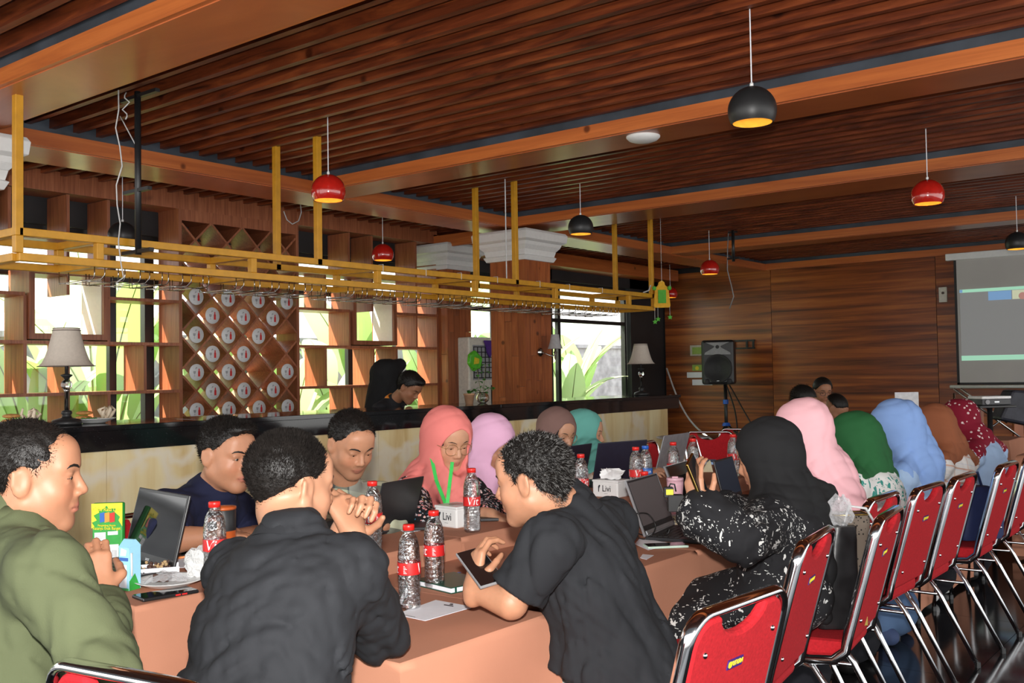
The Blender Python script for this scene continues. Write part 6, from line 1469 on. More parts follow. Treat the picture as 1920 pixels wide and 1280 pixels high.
# --- laptops
flat('lid_black', (.016, .016, .018), .35); flat('lid_navy', (.02, .018, .035), .4); flat('lid_grey', (.33, .33, .35), .4, metal=.4); flat('lid_white', (.72, .72, .74), .35)
flat('screen_off', (.008, .008, .009), .06, spec=.6); flat('keys', (.02, .02, .02), .5); flat('deck_dark', (.035, .035, .038), .38, metal=.4); flat('deck_silver', (.42, .43, .45), .3, metal=.7)
emis('screen_dim', (.105, .085, .085), .28); emis('screen_dark', (.02, .025, .04), .5)
def laptop(a, b_, z, user, wdt, dep, lidh, ang, label, lid='lid_black', deck='deck_dark', screen='screen_off', edge=None, keysn=True, name='laptop', logo=None, bezel_b=.012, kb=True):
    """a, b_: screen hinge ends as pixels on the plane z (lined up by direction only); user: which side"""
    A, B = W(*a, z=z+.012), W(*b_, z=z+.012); c = (A+B)/2; x = nrm([B[0]-A[0], B[1]-A[1], 0]); n = V(-x[1], x[0], 0)
    if n@np.array(user) < 0: n = -n           # n points to the user
    c[2] = z; t = thing(name, c, label, 'tablet' if name == 'tablet' else 'laptop'); Z = V(0, 0, 1)
    zz = lambda X, D_, h: c+x*X+n*D_+Z*h
    if kb:
        MB().obox(zz(0, dep/2, .009), x, n, Z, wdt/2, dep/2, .0075).build('base', deck, t, bevel=.004)
        k = MB(); nx, ny_ = 13, 5; kw = wdt*.88/nx; kd = dep*.48/ny_
        for i in range(nx):
            for j in range(ny_): k.obox(zz(-wdt*.44+kw*(i+.5), dep*.08+kd*(j+.5), .0172), x, n, Z, kw*.42, kd*.40, .0012)
        k.build('keyboard', 'keys', t); MB().obox(zz(0, dep*.78, .0168), x, n, Z, wdt*.14, dep*.14, .0004).build('touchpad', 'lid_black', t)
    an = math.radians(ang); u = -n*math.cos(an-math.pi/2*0)*0+(-n*math.sin(an)+Z*math.cos(an)); fn = np.cross(x, u)
    if fn@n < 0: fn = -fn
    lc = zz(0, 0, .016)+u*lidh/2
    l = MB().obox(lc, x, u, fn, wdt/2, lidh/2, .0035).build('lid', lid, t, bevel=.0025)
    MB().obox(lc+fn*.0038, x, u, fn, wdt/2-.004, lidh/2-.004, .0006).build('bezel', 'lid_black', l)
    MB().obox(lc+fn*.0046+u*bezel_b*.4, x, u, fn, wdt/2-.010, lidh/2-.008-bezel_b*.5, .0004).build('display', screen, l)
    MB().tube([zz(-wdt*.42, 0, .013), zz(wdt*.42, 0, .013)], .006, 8).build('hinge', edge or deck, t, True)
    if edge: 
        for s_ in (-1, 1): MB().obox(lc+x*s_*(wdt/2+.0015), x, u, fn, .002, lidh/2, .0045).build('edge_strip', edge, l)
        MB().obox(zz(0, 0, .016)+u*.012+fn*.002, x, u, fn, wdt*.45, .007, .005).build('hinge_bar', edge, l)
    return t, l, (lc, x, u, fn, zz)
t, l, (lc, x, u, fn, zz) = laptop((237, 1045), (322, 1070), HZ, -IR, .36, .235, .222, 14, 'open black laptop at left beside the green pouch, its dark screen facing right of the green-sweatered man', bezel_b=.02)
text('acer', .016, 'silver_plastic', l, lc-u*.100+fn*.0055, x if np.cross(x, u)@fn > 0 else -x, u)
t['label'] = 'open black laptop with a dark screen beside the green pouch at left'
laptop((1207, 1009), (1266, 984), LZ, V(1, 0, 0), .335, .235, .225, 20, 'large open laptop with silver edges and a grey screen, centre right', 'lid_grey', 'deck_dark', 'screen_dim', 'deck_silver', bezel_b=.035)
laptop((1262, 962), (1330, 935), LZ, V(1, .1, 0), .32, .22, .21, 22, 'black-screened laptop with a pale edge behind the pink tumbler', 'lid_white', 'deck_dark', 'screen_off', 'deck_silver')
laptop((1356, 942), (1392, 927), LZ, V(1, .2, 0), .32, .22, .20, 14, 'dark laptop by the left arm of the green-scarved row, before the black headscarf', 'lid_black', 'deck_dark', 'screen_dark')[0]['label'] = 'small-looking dark laptop between the raised phone and the black headscarf'
laptop((706, 1000), (765, 985), HZ, V(-1, 0, 0), .27, .19, .19, 16, 'dark tablet standing in its folio before the man in the checked shirt', name='tablet')
laptop((1133, 908), (1180, 903), HZ, V(-1, .1, 0), .34, .22, .22, 14, 'laptop with a dark purple-black lid in front of the teal-scarved woman', 'lid_navy')
laptop((1058, 908), (1082, 903), HZ, V(-1, .1, 0), .30, .20, .20, 14, 'dark laptop lid just left of the hexagonal-looking white tissue box', 'lid_navy')[0]['label'] = 'dark laptop half hidden behind the black-shirted man, before the taupe scarf'
laptop((1233, 888), (1272, 880), HZ, V(-1, .2, 0), .34, .22, .22, 16, 'laptop with a plain grey lid beside the empty red chairs', 'lid_grey', 'deck_silver')
p0 = W(1700, 745, D=9.2)
t = thing('laptop', (p0[0], p0[1], LZ), 'white laptop lid seen beyond the light blue headscarf', 'laptop')
MB().obox(p0+V(0, 0, -.06), IR, V(0, 0, 1), IA, .11, .11, .004).build('lid', 'lid_white', t, bevel=.004); MB().obox(p0+V(0, 0, -.175)+IA*.1, IR, IA, V(0, 0, 1), .11, .10, .006).build('base', 'lid_white', t)
t = thing('tablet', W(930, 975, z=HZ), 'slim dark tablet lying under the hands of the woman in coral', 'tablet'); q = W(930, 973, z=HZ)
MB().obox(q+V(0, 0, .008), IR, IA, V(0, 0, 1), .10, .07, .006).build('slab', 'deck_dark', t, bevel=.003)
# --- phones
def phone(c, x, y, label, body='black_plastic', scr='screen_off', L_=.155, wdt=.074):
    y = nrm(y); x = nrm(np.array(x)-y*(np.array(x)@y)); n = np.cross(x, y); n = -n if n@(np.array(c)-V(0, 0, CH)) > 0 else n; t = thing('phone', c, label, 'phone')
    MB().obox(c, x, y, n, wdt/2, L_/2, .0045).build('case', body, t, bevel=.003); MB().obox(np.array(c)+n*.0047, x, y, n, wdt/2-.003, L_/2-.003, .0004).build('display', scr, t)
    return t, n, x, y
q0, q1 = W(268, 1120, z=HZ+.006), W(352, 1106, z=HZ+.006); yy = nrm(q1-q0); q = (q0+q1)/2
t, n, x, y = phone(q, np.cross(yy, V(0, 0, 1)), yy, 'black phone with red side buttons lying in front of the plate')
for k_ in (.018, .036): MB().obox(q+x*.0375+y*k_, x, y, n, .0012, .007, .002).build('side_button', 'print_red', t)
q0, q1 = W(1212, 1024, z=LZ+.006), W(1284, 1021, z=LZ+.006); yy = nrm(q1-q0)
flat('mint', (.55, .72, .62), .4); phone((q0+q1)/2, np.cross(yy, V(0, 0, 1)), yy, 'phone in a mint case lying by the silver-edged laptop', 'mint')
a0, b0 = W(880, 1036, D=2.68), W(922, 1092, D=2.57)
phone((a0+b0)/2, IR*.55+IA*.75+V(0, 0, .35), b0-a0, 'black phone held by the man in the black short-sleeved shirt', 'grey_plastic', L_=.155)
a0, b0 = W(1293, 862, D=3.15), W(1322, 934, D=3.19)
phone((a0+b0)/2, IR*.5+IA*.8, b0-a0, 'dark phone held upright by the woman in the black headscarf', 'gold_metal', L_=.155)
q = W(790, 985, z=HZ+.012); t = thing('phone', q, 'black phone lying by the first tissue box, behind the tablet', 'phone'); MB().obox(q, IR, IA, V(0, 0, 1), .045, .08, .006).build('case', 'black_plastic', t, bevel=.003)
q = W(385, 1036, z=HZ+.006); t = thing('phone', q, 'black phone with an orange lead near the orange tumbler', 'phone'); MB().obox(q, IR, IA, V(0, 0, 1), .07, .035, .005).build('case', 'black_plastic', t, bevel=.003)
cable([W(322, 1046, z=HZ+.006), W(345, 1044, z=HZ+.01), W(362, 1038, z=HZ+.012), W(375, 1037, z=HZ+.012)], .004, 'cable_orange', 'orange charging cable beside the open black laptop')
# --- tissue boxes
def tissue_box(c, ang, label, tissues, sx_=.062, sy=.056, h=.078):
    t = thing('tissue_box', c, label, 'tissue box'); a = math.radians(ang); x = V(math.cos(a), math.sin(a), 0); y = V(-math.sin(a), math.cos(a), 0); Z = V(0, 0, 1)
    MB().obox(c+Z*h*.44, x, y, Z, sx_, sy, h*.44).build('box', 'white_plastic', t, bevel=.006); MB().obox(c+Z*h*.93, x, y, Z, sx_+.002, sy+.002, h*.07).build('lid', 'white_plastic', t, bevel=.004)
    MB().lathe([(.03, 0), (.03, .001)], c+Z*h, 20).build('opening', 'grey_plastic', t)
    text('Livi', .042, 'ink', t, c-y*(sy+.0008)+Z*h*.5+x*.008, x, Z, sx=.85); text('~~~~', .008, 'ink', t, c-y*(sy+.0008)+Z*h*.22+x*.005, x, Z)
    m = MB(); o = c-y*(sy+.0006)+Z*h*.52-x*.034
    m.prism([(-.004, -.016), (.0, -.018), (.002, .0), (.008, .012), (.002, .016), (-.004, .008)], y, o, x, Z, .0006); m.build('leaf_mark', 'ink', t)
    if tissues:
        rg = random.Random(3); m = MB()
        for q in range(3):
            vs = []; 
            for i in range(7):
                for j in range(6): vs.append(c+Z*(h+.004+.05*(i/6)*(1-.3*abs(j-2.5)/2.5)+rg.uniform(-.004, .004))+x*(-.045+.018*j*(1+i/6*.4)+rg.uniform(-.005, .005)-.02*q*i/6)+y*((q-1)*.02+.03*(i/6)*math.sin(j*1.3+q)))
            m.add(vs, [(i*6+j, i*6+j+1, i*6+7+j, i*6+6+j) for i in range(6) for j in range(5)])
        m.build('tissue', 'tissue', t, True)
tissue_box(W(856, 985, z=HZ)+V(0, 0, 0), -4, 'white tissue box with dark lettering in front of the woman in coral', False, .060, .058, .082)
tissue_box(W(1146, 930, z=HZ), 0, 'white tissue box with crumpled tissues sticking out', True, .070, .052, .080)
# --- green seasoning pouch
def quadprint(t, o, x, y, n, pts, mat, name, th=.0006): return MB().prism(pts, n, o+n*.001, x, y, th).build(name, mat, t)
q = W(201, 1053, z=HZ); Z = V(0, 0, 1); px_ = nrm(IR*.97-IA*.10); pn = nrm(np.cross(px_, Z)); pn = pn if pn@IA < 0 else -pn
t = thing('snack_pouch', q, 'green and yellow stand-up seasoning pouch with printed panels, standing behind the laptop', 'pouch')
D_p = .58*F/(1053-711); Wd = 62*D_p/F/2; Hh = 112*D_p/F
MB().prism([(-Wd*.93, 0), (Wd*.93, 0), (Wd*.98, Hh*.4), (Wd, Hh), (-Wd, Hh*.985), (-Wd*.98, Hh*.4)], -pn, q, px_, Z, .022).build('pouch', 'print_green', t, bevel=.006)
jag = [(-Wd, Hh*.98), (Wd, Hh*.995), (Wd*.99, Hh*.60), (Wd*.75, Hh*.70), (Wd*.85, Hh*.76), (Wd*.5, Hh*.84), (Wd*.6, Hh*.90), (Wd*.1, Hh*.90), (0, Hh*.95), (-Wd*.3, Hh*.88), (-Wd*.55, Hh*.90), (-Wd*.5, Hh*.83), (-Wd*.85, Hh*.78), (-Wd*.65, Hh*.70), (-Wd*.98, Hh*.66), (-Wd*.8, Hh*.6), (-Wd*.99, Hh*.56)]
quadprint(t, q, px_, Z, pn, jag, 'print_yellow', 'yellow_print')
for (xx, mt) in ((-.28, 'print_blue'), (.02, 'print_orange'), (.36, 'print_green')): quadprint(t, q+pn*.0006, px_, Z, pn, [(Wd*(xx-.16), Hh*.66), (Wd*(xx+.15), Hh*.68), (Wd*(xx+.15), Hh*.84), (Wd*(xx-.18), Hh*.82)], mt if mt != 'print_green' else 'cap_red', 'packet_picture')
quadprint(t, q, px_, Z, pn, [(-Wd*.8, Hh*.04), (-Wd*.08, Hh*.05), (-Wd*.08, Hh*.5), (-Wd*.8, Hh*.49)], 'print_white', 'facts_panel')
quadprint(t, q, px_, Z, pn, [(Wd*.1, Hh*.06), (Wd*.75, Hh*.07), (Wd*.75, Hh*.30), (Wd*.1, Hh*.29)], 'print_white', 'barcode_panel')
quadprint(t, q, px_, Z, pn, [(Wd*.05, Hh*.45), (Wd*.7, Hh*.46), (Wd*.7, Hh*.52), (Wd*.05, Hh*.51)], 'print_white', 'logo_print')
m = MB()
for i in range(9): m.prism([(Wd*(.3+.04*i), Hh*.09), (Wd*(.315+.04*i), Hh*.09), (Wd*(.315+.04*i), Hh*.2), (Wd*(.3+.04*i), Hh*.2)], pn, q+pn*.0018, px_, Z, .0004)
for i in range(14): m.prism([(-Wd*.74, Hh*(.07+.029*i)), (-Wd*(.2+.06*(i % 3)), Hh*(.07+.029*i)), (-Wd*(.2+.06*(i % 3)), Hh*(.078+.029*i)), (-Wd*.74, Hh*(.078+.029*i))], pn, q+pn*.0018, px_, Z, .0004)
m.build('small_print', 'print_grey', t)
text('Cabe Rasa Lain', .018, 'print_yellow', t, q+pn*.0025+Z*Hh*.885, px_, Z, sx=.85); text('Rasanya Enak Banget', .014, 'print_yellow', t, q+pn*.0022+Z*Hh*.565, px_, Z, sx=.8)
text('Mengandung Vitamin', .009, 'print_yellow', t, q+pn*.0022+Z*Hh*.615, px_, Z, sx=.8)
# --- milk carton
q = W(236, 1106, z=HZ); t = thing('drink_carton', q, 'pale blue drink carton with a straw standing before the open laptop', 'carton'); D_p = .58*F/(1106-711)
Wd, Hh = 12.5*D_p/F, 88*D_p/F; flat('carton_blue', (.33, .66, .86), .4, noise=.04)
cx_ = nrm(IR*.9-IA*.42); cn_ = nrm(-IA*.9-IR*.42)
MB().obox(q+Z*Hh*.46-cn_*.015, cx_, cn_, Z, Wd, .022, Hh*.46).build('carton', 'carton_blue', t, bevel=.001)
MB().prism([(-.024, 0), (.024, 0), (.004, .02), (-.004, .02)], cx_, q+Z*Hh*.92-cn_*.015-cx_*Wd, cn_, Z, Wd*2).build('top_fold', 'carton_blue', t)
o = q+cn_*.0072
MB().prism([(-Wd*.85, Hh*.06), (Wd*.6, Hh*.06), (Wd*.6, Hh*.55), (-Wd*.85, Hh*.55)], cn_, o, cx_, Z, .0005).build('facts_panel', 'paper', t)
MB().prism([(-Wd*.9, Hh*.63), (Wd*.9, Hh*.63), (Wd*.9, Hh*.70), (-Wd*.9, Hh*.70)], cn_, o, cx_, Z, .0006).build('blue_band', 'print_blue', t)
MB().prism([(-Wd*1.0, 0), (Wd*1.0, 0), (Wd*1.0, Hh*.05), (-Wd*1.0, Hh*.05)], cn_, o, cx_, Z, .0006).build('green_band', 'print_green', t)
MB().prism([(-.02, Hh*.0), (.02, Hh*.0), (.02, Hh*.2), (-.0, Hh*.35)], cx_, q+cx_*Wd-cn_*.015, cn_, Z, .0008).build('green_print', 'print_green', t)
MB().prism([(-Wd*.7, Hh*.74), (Wd*.4, Hh*.74), (Wd*.6, Hh*.86), (-Wd*.5, Hh*.90)], cn_, o, cx_, Z, .0006).build('milk_print', 'print_white', t)
MB().tube([q+cx_*(Wd+.004)+Z*.04, q+cx_*(Wd+.003)+Z*Hh*.8], .003, 6).build('straw', 'white_plastic', t, True)
# --- snack box, plate with wrapped cake, crumbs
q = W(298, 1078, z=HZ); t = thing('snack_box', q, 'small open white paper box of cake crumbs', 'box')
for a_, b_, w_ in ((V(-.06, -.04, 0), V(.06, -.04, 0), 1), (V(-.06, .04, 0), V(.06, .04, 0), 1), (V(-.06, -.04, 0), V(-.06, .04, 0), 1), (V(.06, -.04, 0), V(.06, .04, 0), 1)):
    fx_ = IR*.9+IA*.3; fy_ = IA*.9-IR*.3; A, B = q+fx_*a_[0]+fy_*a_[1]+Z*.014, q+fx_*b_[0]+fy_*b_[1]+Z*.014; MB().bar(A, B, .002, .028).build('side', 'paper', t)
MB().obox(q+Z*.002, nrm(fx_), nrm(fy_), Z, .058, .038, .001).build('bottom', 'paper', t)
rg = random.Random(6); flat('crumb_tan', (.45, .30, .15), .8); flat('crumb_brown', (.07, .03, .02), .7); m1, m2 = MB(), MB()
for i in range(50): (m1 if i % 2 else m2).ball(q+fx_*rg.gauss(0, .025)+fy_*rg.gauss(0, .014)+Z*(.02+rg.random()*.018), rg.uniform(.003, .007), 6, 4)
m1.build('crumbs', 'crumb_tan', t)['kind'] = 'stuff'; m2.build('crumbs', 'crumb_brown', t)['kind'] = 'stuff'
q = W(318, 1097, z=HZ); t = thing('plate', q, 'white side plate holding a plastic-wrapped slice of cake', 'plate')
MB().lathe([(.002, .004), (.05, .003), (.055, 0), (.062, .004), (.092, .016), (.097, .019), (.09, .018), (.06, .008), (.002, .007)], q, 40).build('dish', 'white_plastic', t, True)
t2 = thing('wrapped_cake', q-IR*.035+Z*.012, 'brown cake slice in crumpled clear wrap on the white plate', 'cake')
MB().obox(q-IR*.02+Z*.024, IR, IA, Z, .022, .018, .011).build('slice', 'crumb_brown', t2, bevel=.003); mixmat('cling_film', (.8, .8, .82), .75)
vs = []; P_, Qf = [], []
for i in range(12):
    for j in range(7): vs.append(q+IR*(-.075+.0115*i)+IA*(-.035+.0115*j)+Z*(.012+.030*math.sin(math.pi*(i+.5)/12)*math.sin(math.pi*(j+.5)/7)+rg.uniform(-.005, .006)))
MB().add(vs, [(i*7+j, i*7+j+1, i*7+8+j, i*7+7+j) for i in range(11) for j in range(6)]).build('clear_wrap', 'cling_film', t2)
# --- sheets of paper
def sheet(pts, z, label, marks=(), name='paper_sheet'):
    P = [W(*p, z=z) for p in pts]; c = sum(P)/4; o = MB().hexa([p for p in P]+[p+V(0, 0, .0012) for p in P]).build(name, 'paper', None, origin=c); tag(o, label, 'paper')
    for mk in marks:
        A = [W(*p, z=z+.0016) for p in mk[0]]; MB().add(A, [tuple(range(len(A)))]).build('printed_mark', mk[1], o)
    return o
sheet([(741, 1152), (797, 1164), (888, 1138), (817, 1125)], LZ+.003, 'printed letterhead sheet on the near table end, below the notebook', [([(832, 1134), (850, 1137), (850, 1135), (833, 1132.5)], 'ink'), ([(842, 1133), (849, 1134), (850, 1131.5), (845, 1131)], 'ink'), ([(758, 1153), (778, 1157), (779, 1156), (760, 1152)], 'print_grey')])
sheet([(845, 1088), (880, 1097), (905, 1088), (872, 1080)], LZ+.003, 'sheet of paper corner by the man\'s phone hand, beside the notebook')
sheet([(316, 1066), (345, 1064), (370, 1050), (325, 1045)], HZ+.003, 'letterhead sheet on the raised cloth right of the open black laptop', [([(350, 1054), (358, 1055), (359, 1052), (352, 1051)], 'ink')])
0 and sheet([(333, 1139), (345, 1143), (352, 1137), (343, 1134)], HZ+.003, 'white paper corner poking out beside the black phone at left')
sheet([(1190, 1020), (1215, 1031), (1270, 1020), (1200, 1009)], LZ+.003, 'printed sheets lying under the mint phone')
sheet([(1200, 1046), (1212, 1049), (1226, 1041), (1205, 1039)], LZ+.003, 'paper corner at the table edge behind the black-shirted back')
sheet([(745, 990), (760, 1000), (800, 992), (790, 984)], HZ+.003, 'sheet of paper under the black phone by the dark tablet')
# --- notebook
A, B, C = W(788, 1100, z=LZ), W(846, 1114, z=LZ), W(884, 1106, z=LZ); x = nrm(B-A); y = V(-x[1], x[0], 0); Lx = np.linalg.norm(B-A)*1.22; Ly = .16
y = y if y@IA > 0 else -y; c = B-x*Lx/2+y*Ly/2; flat('notebook_green', (.008, .07, .045), .35)
t = thing('notebook', c, 'closed dark green hardcover notebook with a pen loop edge on the near table', 'notebook')
MB().obox(c+Z*.002, x, y, Z, Lx/2, Ly/2, .0015).build('back_cover', 'notebook_green', t, bevel=.001); MB().obox(c+Z*.010, x, y, Z, Lx/2-.003, Ly/2-.003, .0065).build('pages', 'paper', t); MB().obox(c+Z*.018, x, y, Z, Lx/2, Ly/2, .0015).build('front_cover', 'notebook_green', t, bevel=.001)
MB().obox(B-x*.0+y*.018+Z*.010, x, y, Z, .0012, .003, .009).build('elastic_band', 'notebook_green', t)
t['label'] = 'closed dark green hardcover notebook lying on the near table'
q = W(861, 1077, z=LZ); t = thing('badge_clip', q, 'tiny clear badge clip lying beside the man\'s phone hand', 'clip'); MB().obox(q+Z*.004, IR, IA, Z, .010, .005, .003).build('clip', 'clear_plastic', t, bevel=.001); MB().obox(q+Z*.007, IR, IA, Z, .006, .003, .001).build('print', 'print_blue', t)
# --- orange tumbler, pink tumbler
q = W(418, 955, D=2.98); q = V(q[0], q[1], HZ); flat('tumbler_orange', (.42, .085, .02), .3)
t = thing('tumbler', q, 'orange-brown insulated tumbler with a black top behind the left bottle', 'tumbler')
MB().lathe([(.002, 0), (.033, 0), (.035, .01), (.037, .13)], q, 28).build('body', 'tumbler_orange', t, True); MB().lathe([(.0375, .13), (.038, .19), (.034, .195)], q, 28, cap=False).build('collar', 'black_plastic', t, True); MB().lathe([(.039, .192), (.039, .20), (.002, .203)], q, 28).build('rim', 'tumbler_orange', t, True)
q = W(1267, 963, z=LZ); Dp = .65*F/(963-697); hh_ = 68*Dp/F; r_ = 15.5*Dp/F; flat('tumbler_pink', (.80, .48, .56), .3, noise=.02)
t = thing('tumbler', q, 'tall pale pink tumbler with a sliding lid behind the silver-edged laptop', 'tumbler')
MB().lathe([(.002, 0), (r_*.72, 0), (r_*.76, .01), (r_*.86, hh_*.45), (r_, hh_*.8), (r_, hh_*.9)], q, 32).build('body', 'tumbler_pink', t, True); MB().lathe([(r_*1.03, hh_*.9), (r_*1.03, hh_*.98), (r_*.97, hh_), (r_*.8, hh_*.99), (.002, hh_*.985)], q, 32).build('lid', 'tumbler_pink', t, True)
MB().obox(q+Z*(hh_+.001), IR, IA, Z, .014, .006, .004).build('slider', 'tumbler_pink', t, bevel=.002)
# --- power adapters, power strip, cables
q = W(1266, 938, D=3.35); t = thing('power_adapter', q, 'black power adapter with a yellow sticker plugged in upright behind the laptop', 'adapter'); flat('strip_cream', (.62, .55, .36), .5)
MB().obox(q+V(0, 0, -.008), IR, IA, Z, .026, .02, .028).build('brick', 'black_matte', t, bevel=.003); MB().obox(q-IR*.022+Z*.028, IR, IA, Z, .016, .014, .018).build('plug', 'black_matte', t, bevel=.004)
MB().obox(q-IR*.020+Z*.030-IA*.0145, IR, Z, IA, .012, .009, .0006).build('sticker', 'print_yellow', t)
MB().tube([q-IR*.02+Z*.045, q-IR*.015+Z*.056, q-IR*.001+Z*.054, q+IR*.003+Z*.03], .003, 6).build('lead', 'cable_black', t, True)
q = W(1228, 972, z=LZ); t = thing('power_strip', q, 'cream power socket strip lying behind the silver-edged laptop', 'power strip')
s0, s1 = W(1177, 978, z=LZ+.02), W(1278, 974, z=LZ+.02); MB().bar(s0, s1, .055, .04).build('strip', 'strip_cream', t, bevel=.003)
for k_ in range(4): cc = s0+(s1-s0)*(.15+.23*k_); MB().lathe([(.018, 0), (.018, .002)], cc+Z*.02, 16).build('socket', 'grey_plastic', t)
text('25', .03, 'ink', t, s0+(s1-s0)*.86+Z*.0-IA*.029+Z*.002, IR, Z)
cable([W(1163, 990, z=LZ+.004), W(1172, 984, z=LZ+.012), W(1182, 979, z=LZ+.02)], .004, 'cable_black', 'black power lead entering the cream socket strip')
cp = [(1196, 1004, .008), (1190, 985, .05), (1184, 968, .09), (1196, 962, .11), (1216, 964, .10), (1229, 985, .06), (1222, 1003, .02), (1210, 1010, .008), (1198, 1008, .006), (1196, 1000, .006), (1230, 1010, .008), (1250, 1002, .02), (1255, 992, .04), (1248, 996, .03), (1243, 1012, .006)]
cable([W(a, b_, D=2.92+.3*0) if False else W(a, b_, z=LZ+c) for a, b_, c in cp], .0025, 'cable_black', 'thin black cable looping over the silver-edged laptop hinge')
# --- green snack packs
q = W(1283, 981, z=LZ); t = thing('snack_tray', q, 'clear tray of green-wrapped snacks behind the keyboard', 'tray')
MB().obox(q+Z*.010, IR, IA, Z, .040, .03, .010).build('tray', 'white_plastic', t, bevel=.003)
for k_ in range(3): MB().ball(q+Z*.024+IR*(.024*(k_-1)), (.016, .02, .009), 10, 6).build('green_sweet', 'bag_green', t, True)
q = W(1296, 962, z=LZ); t = thing('snack_packet', q, 'small red and white packet behind the green snacks', 'packet'); MB().obox(q+Z*.012, IR, IA, Z, .022, .014, .012).build('packet', 'tumbler_pink', t, bevel=.004)
# crumpled tissues and plastic bag
def crumple(c, r, label, mat, name, seed, cat, sq=.7):
    rg = np.random.RandomState(seed); n, m_ = 14, 9; b = MB().ball((0, 0, 0), 1, n, m_); v = np.array(b.v); v *= (1+rg.uniform(-.28, .28, (len(v), 1))); v[:, 2] *= sq
    b.v = [tuple(np.array(c)+q_*r+V(0, 0, r*sq*.9)) for q_ in v]; return tag(b.build(name, mat, None, False, origin=c), label, cat)
crumple(W(1330, 942, z=LZ+.0), .035, 'crumpled white tissue behind the cuff of the black floral sleeve', 'tissue', 'crumpled_tissue', 3, 'tissue')
crumple(W(1345, 947, z=LZ+.0), .028, 'crumpled white tissue next to the dark laptop on the right', 'tissue', 'crumpled_tissue', 5, 'tissue')
crumple(W(384, 1085, z=HZ), .055, 'crumpled white plastic bag with food beside the black-shirted back', 'cling_white', 'plastic_bag', 9, 'bag', .9) if mixmat('cling_white', (.85, .85, .84), .25) is None else None
q = W(1326, 885, z=HZ); t = tag(MB().prism([(-.03, 0), (.035, 0), (.02, .07), (.0, .055)], IA, q, IR, Z, .02).build('folded_card', 'strip_cream', None, origin=q, bevel=.002), 'cream folded card standing left of the small dark laptop', 'card')
q0, q1 = W(1303, 868, z=HZ), W(1343, 868, z=HZ); flat('folder_blue', (.18, .33, .62), .4)
t = tag(MB().bar(q0+Z*.008, q1+Z*.008, .2, .015).build('blue_folder', 'folder_blue', None, origin=(q0+q1)/2), 'thin pale blue folder lying on the far raised cloth', 'folder')
# red cup in the hand of the green-sweatered man, his ring
q = Q_(176, 1092, 2.20); t = thing('paper_cup', q, 'small white cup held by the man in the olive sweater', 'cup'); MB().lathe([(.018, -.03), (.024, .02), (.023, .02), (.017, -.028)], q, 20, cap=False).build('cup', 'white_plastic', t, True)
# --- bags on the chairs
flat('bag_leather', (.014, .014, .015), .32, noise=.3, nscale=20, bump=.4); pattern('bag_woven', (.15, .12, .095), [(75, (1, 1, 1), .25, (.02, .017, .015), 0, 0, 1, 0)]); flat('bag_navy', (.012, .022, .085), .7, noise=.1, bump=.2); flat('brass', (.55, .38, .1), .3, metal=1)
q = W(1590, 1163, D=2.93); 
def bagprim(name, c, label, pr, mat, h=.008, disp=None): 
    t = thing(name, c, label, 'bag'); P, Qd = surf(pr, h, disp=disp, rel=1); np_mesh('body', P, Qd, mat, t); return t
qb = lambda x, y, D: Q_(x, y, D)
t = thing('leather_tote', qb(1590, 1160, 2.95), 'tall black leather and woven tote standing on a red chair', 'bag')
zb = .50; c0 = W(1583, 1170, z=.51)
fx1 = nrm(IR*.95+IA*.1); fy1 = V(-fx1[1], fx1[0], 0)
def loft(c, secs, mat, name, par, n=28, amp=.004, sd=1):
    vs = []
    for (z, hx, hy, ox) in secs:
        for j in range(n):
            a = 2*math.pi*j/n; cx, sy_ = math.cos(a), math.sin(a); e = .55
            vs.append(c+fx1*(ox+hx*np.sign(cx)*abs(cx)**e)+fy1*(hy*np.sign(sy_)*abs(sy_)**e)+V(0, 0, z)+fx1*amp*math.sin(z*60+j*2.2*sd)+fy1*amp*math.sin(z*45+j*1.7))
    k = len(secs); return MB().add(vs, [(i*n+j, i*n+(j+1) % n, (i+1)*n+(j+1) % n, (i+1)*n+j) for i in range(k-1) for j in range(n)]+[tuple(range(n-1, -1, -1)), tuple((k-1)*n+j for j in range(n))]).build(name, mat, par, True, angle=50)
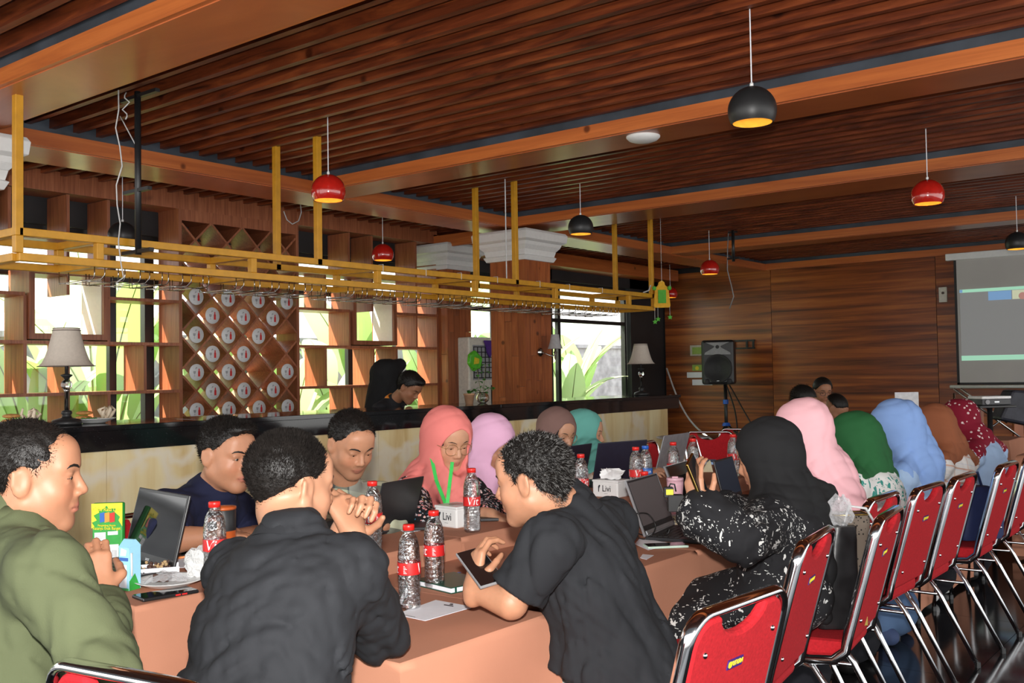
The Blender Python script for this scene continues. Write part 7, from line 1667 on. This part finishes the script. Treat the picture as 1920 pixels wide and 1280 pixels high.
loft(c0-fx1*.035, [(0, .075, .06, 0), (.02, .085, .065, 0), (.10, .07, .06, .005), (.2, .062, .058, .012), (.30, .055, .055, .020), (.345, .05, .052, .025)], 'bag_leather', 'leather_front', t)
loft(c0+fx1*.035+fy1*.035, [(0, .065, .04, 0), (.2, .065, .04, .005), (.36, .066, .04, .012), (.375, .066, .04, .014)], 'bag_woven', 'woven_side', t, amp=.001)
MB().tube([c0+fx1*x_+fy1*y_+Z*.378 for x_, y_ in ((-.02, 0), (.11, -.0), (.11, .08), (-.02, .08), (-.02, 0))], .003, 6).build('brass_trim', 'brass', t, True)
MB().tube([c0+fx1*.0+Z*.33, c0+fx1*.03+Z*.41, c0+fx1*.09+Z*.40, c0+fx1*.12+Z*.35], .005, 8).build('handle', 'cable_white', t, True)
MB().obox(c0+fx1*.055-fy1*.03+Z*.02, fx1, fy1, Z, .008, .02, .016).build('brass_buckle', 'brass', t, bevel=.002)
crumple(c0+fx1*.0+Z*.34, .04, 'clump of clear plastic wrapping sticking out of the black tote', 'cling_film', 'plastic_wrap', 11, 'wrapping', 1.4)
c1 = W(1812, 1010, D=5.25); c1 = V(c1[0]+.05, c1[1], zb+.005); t = thing('navy_bag', c1, 'navy blue fabric bag standing on a red chair in the right row', 'bag')
fx1 = nrm(IR*.9+IA*.3); fy1 = V(-fx1[1], fx1[0], 0)
loft(c1, [(0, .13, .07, 0), (.02, .14, .075, 0), (.14, .135, .075, .01), (.24, .12, .06, .0), (.27, .09, .04, -.02)], 'bag_navy', 'body', t, amp=.003)
MB().tube([c1-fx1*.06+Z*.25, c1-fx1*.05+Z*.33, c1+fx1*.02+Z*.34, c1+fx1*.05+Z*.25], .007, 8).build('handle', 'bag_navy', t, True)
c2 = W(1897, 960, D=5.9); c2 = V(c2[0], c2[1], zb+.01); t = thing('black_handbag', c2, 'black handbag with a silver ring on the chair at the right edge', 'bag')
loft(c2, [(0, .09, .05, 0), (.12, .09, .05, 0), (.2, .06, .03, 0)], 'bag_leather', 'body', t, amp=.002); MB().lathe([(.016, 0), (.02, .004), (.016, .008)], c2-fy1*.05+Z*.15, 14, -fy1, cap=False).build('ring', 'chrome', t, True)
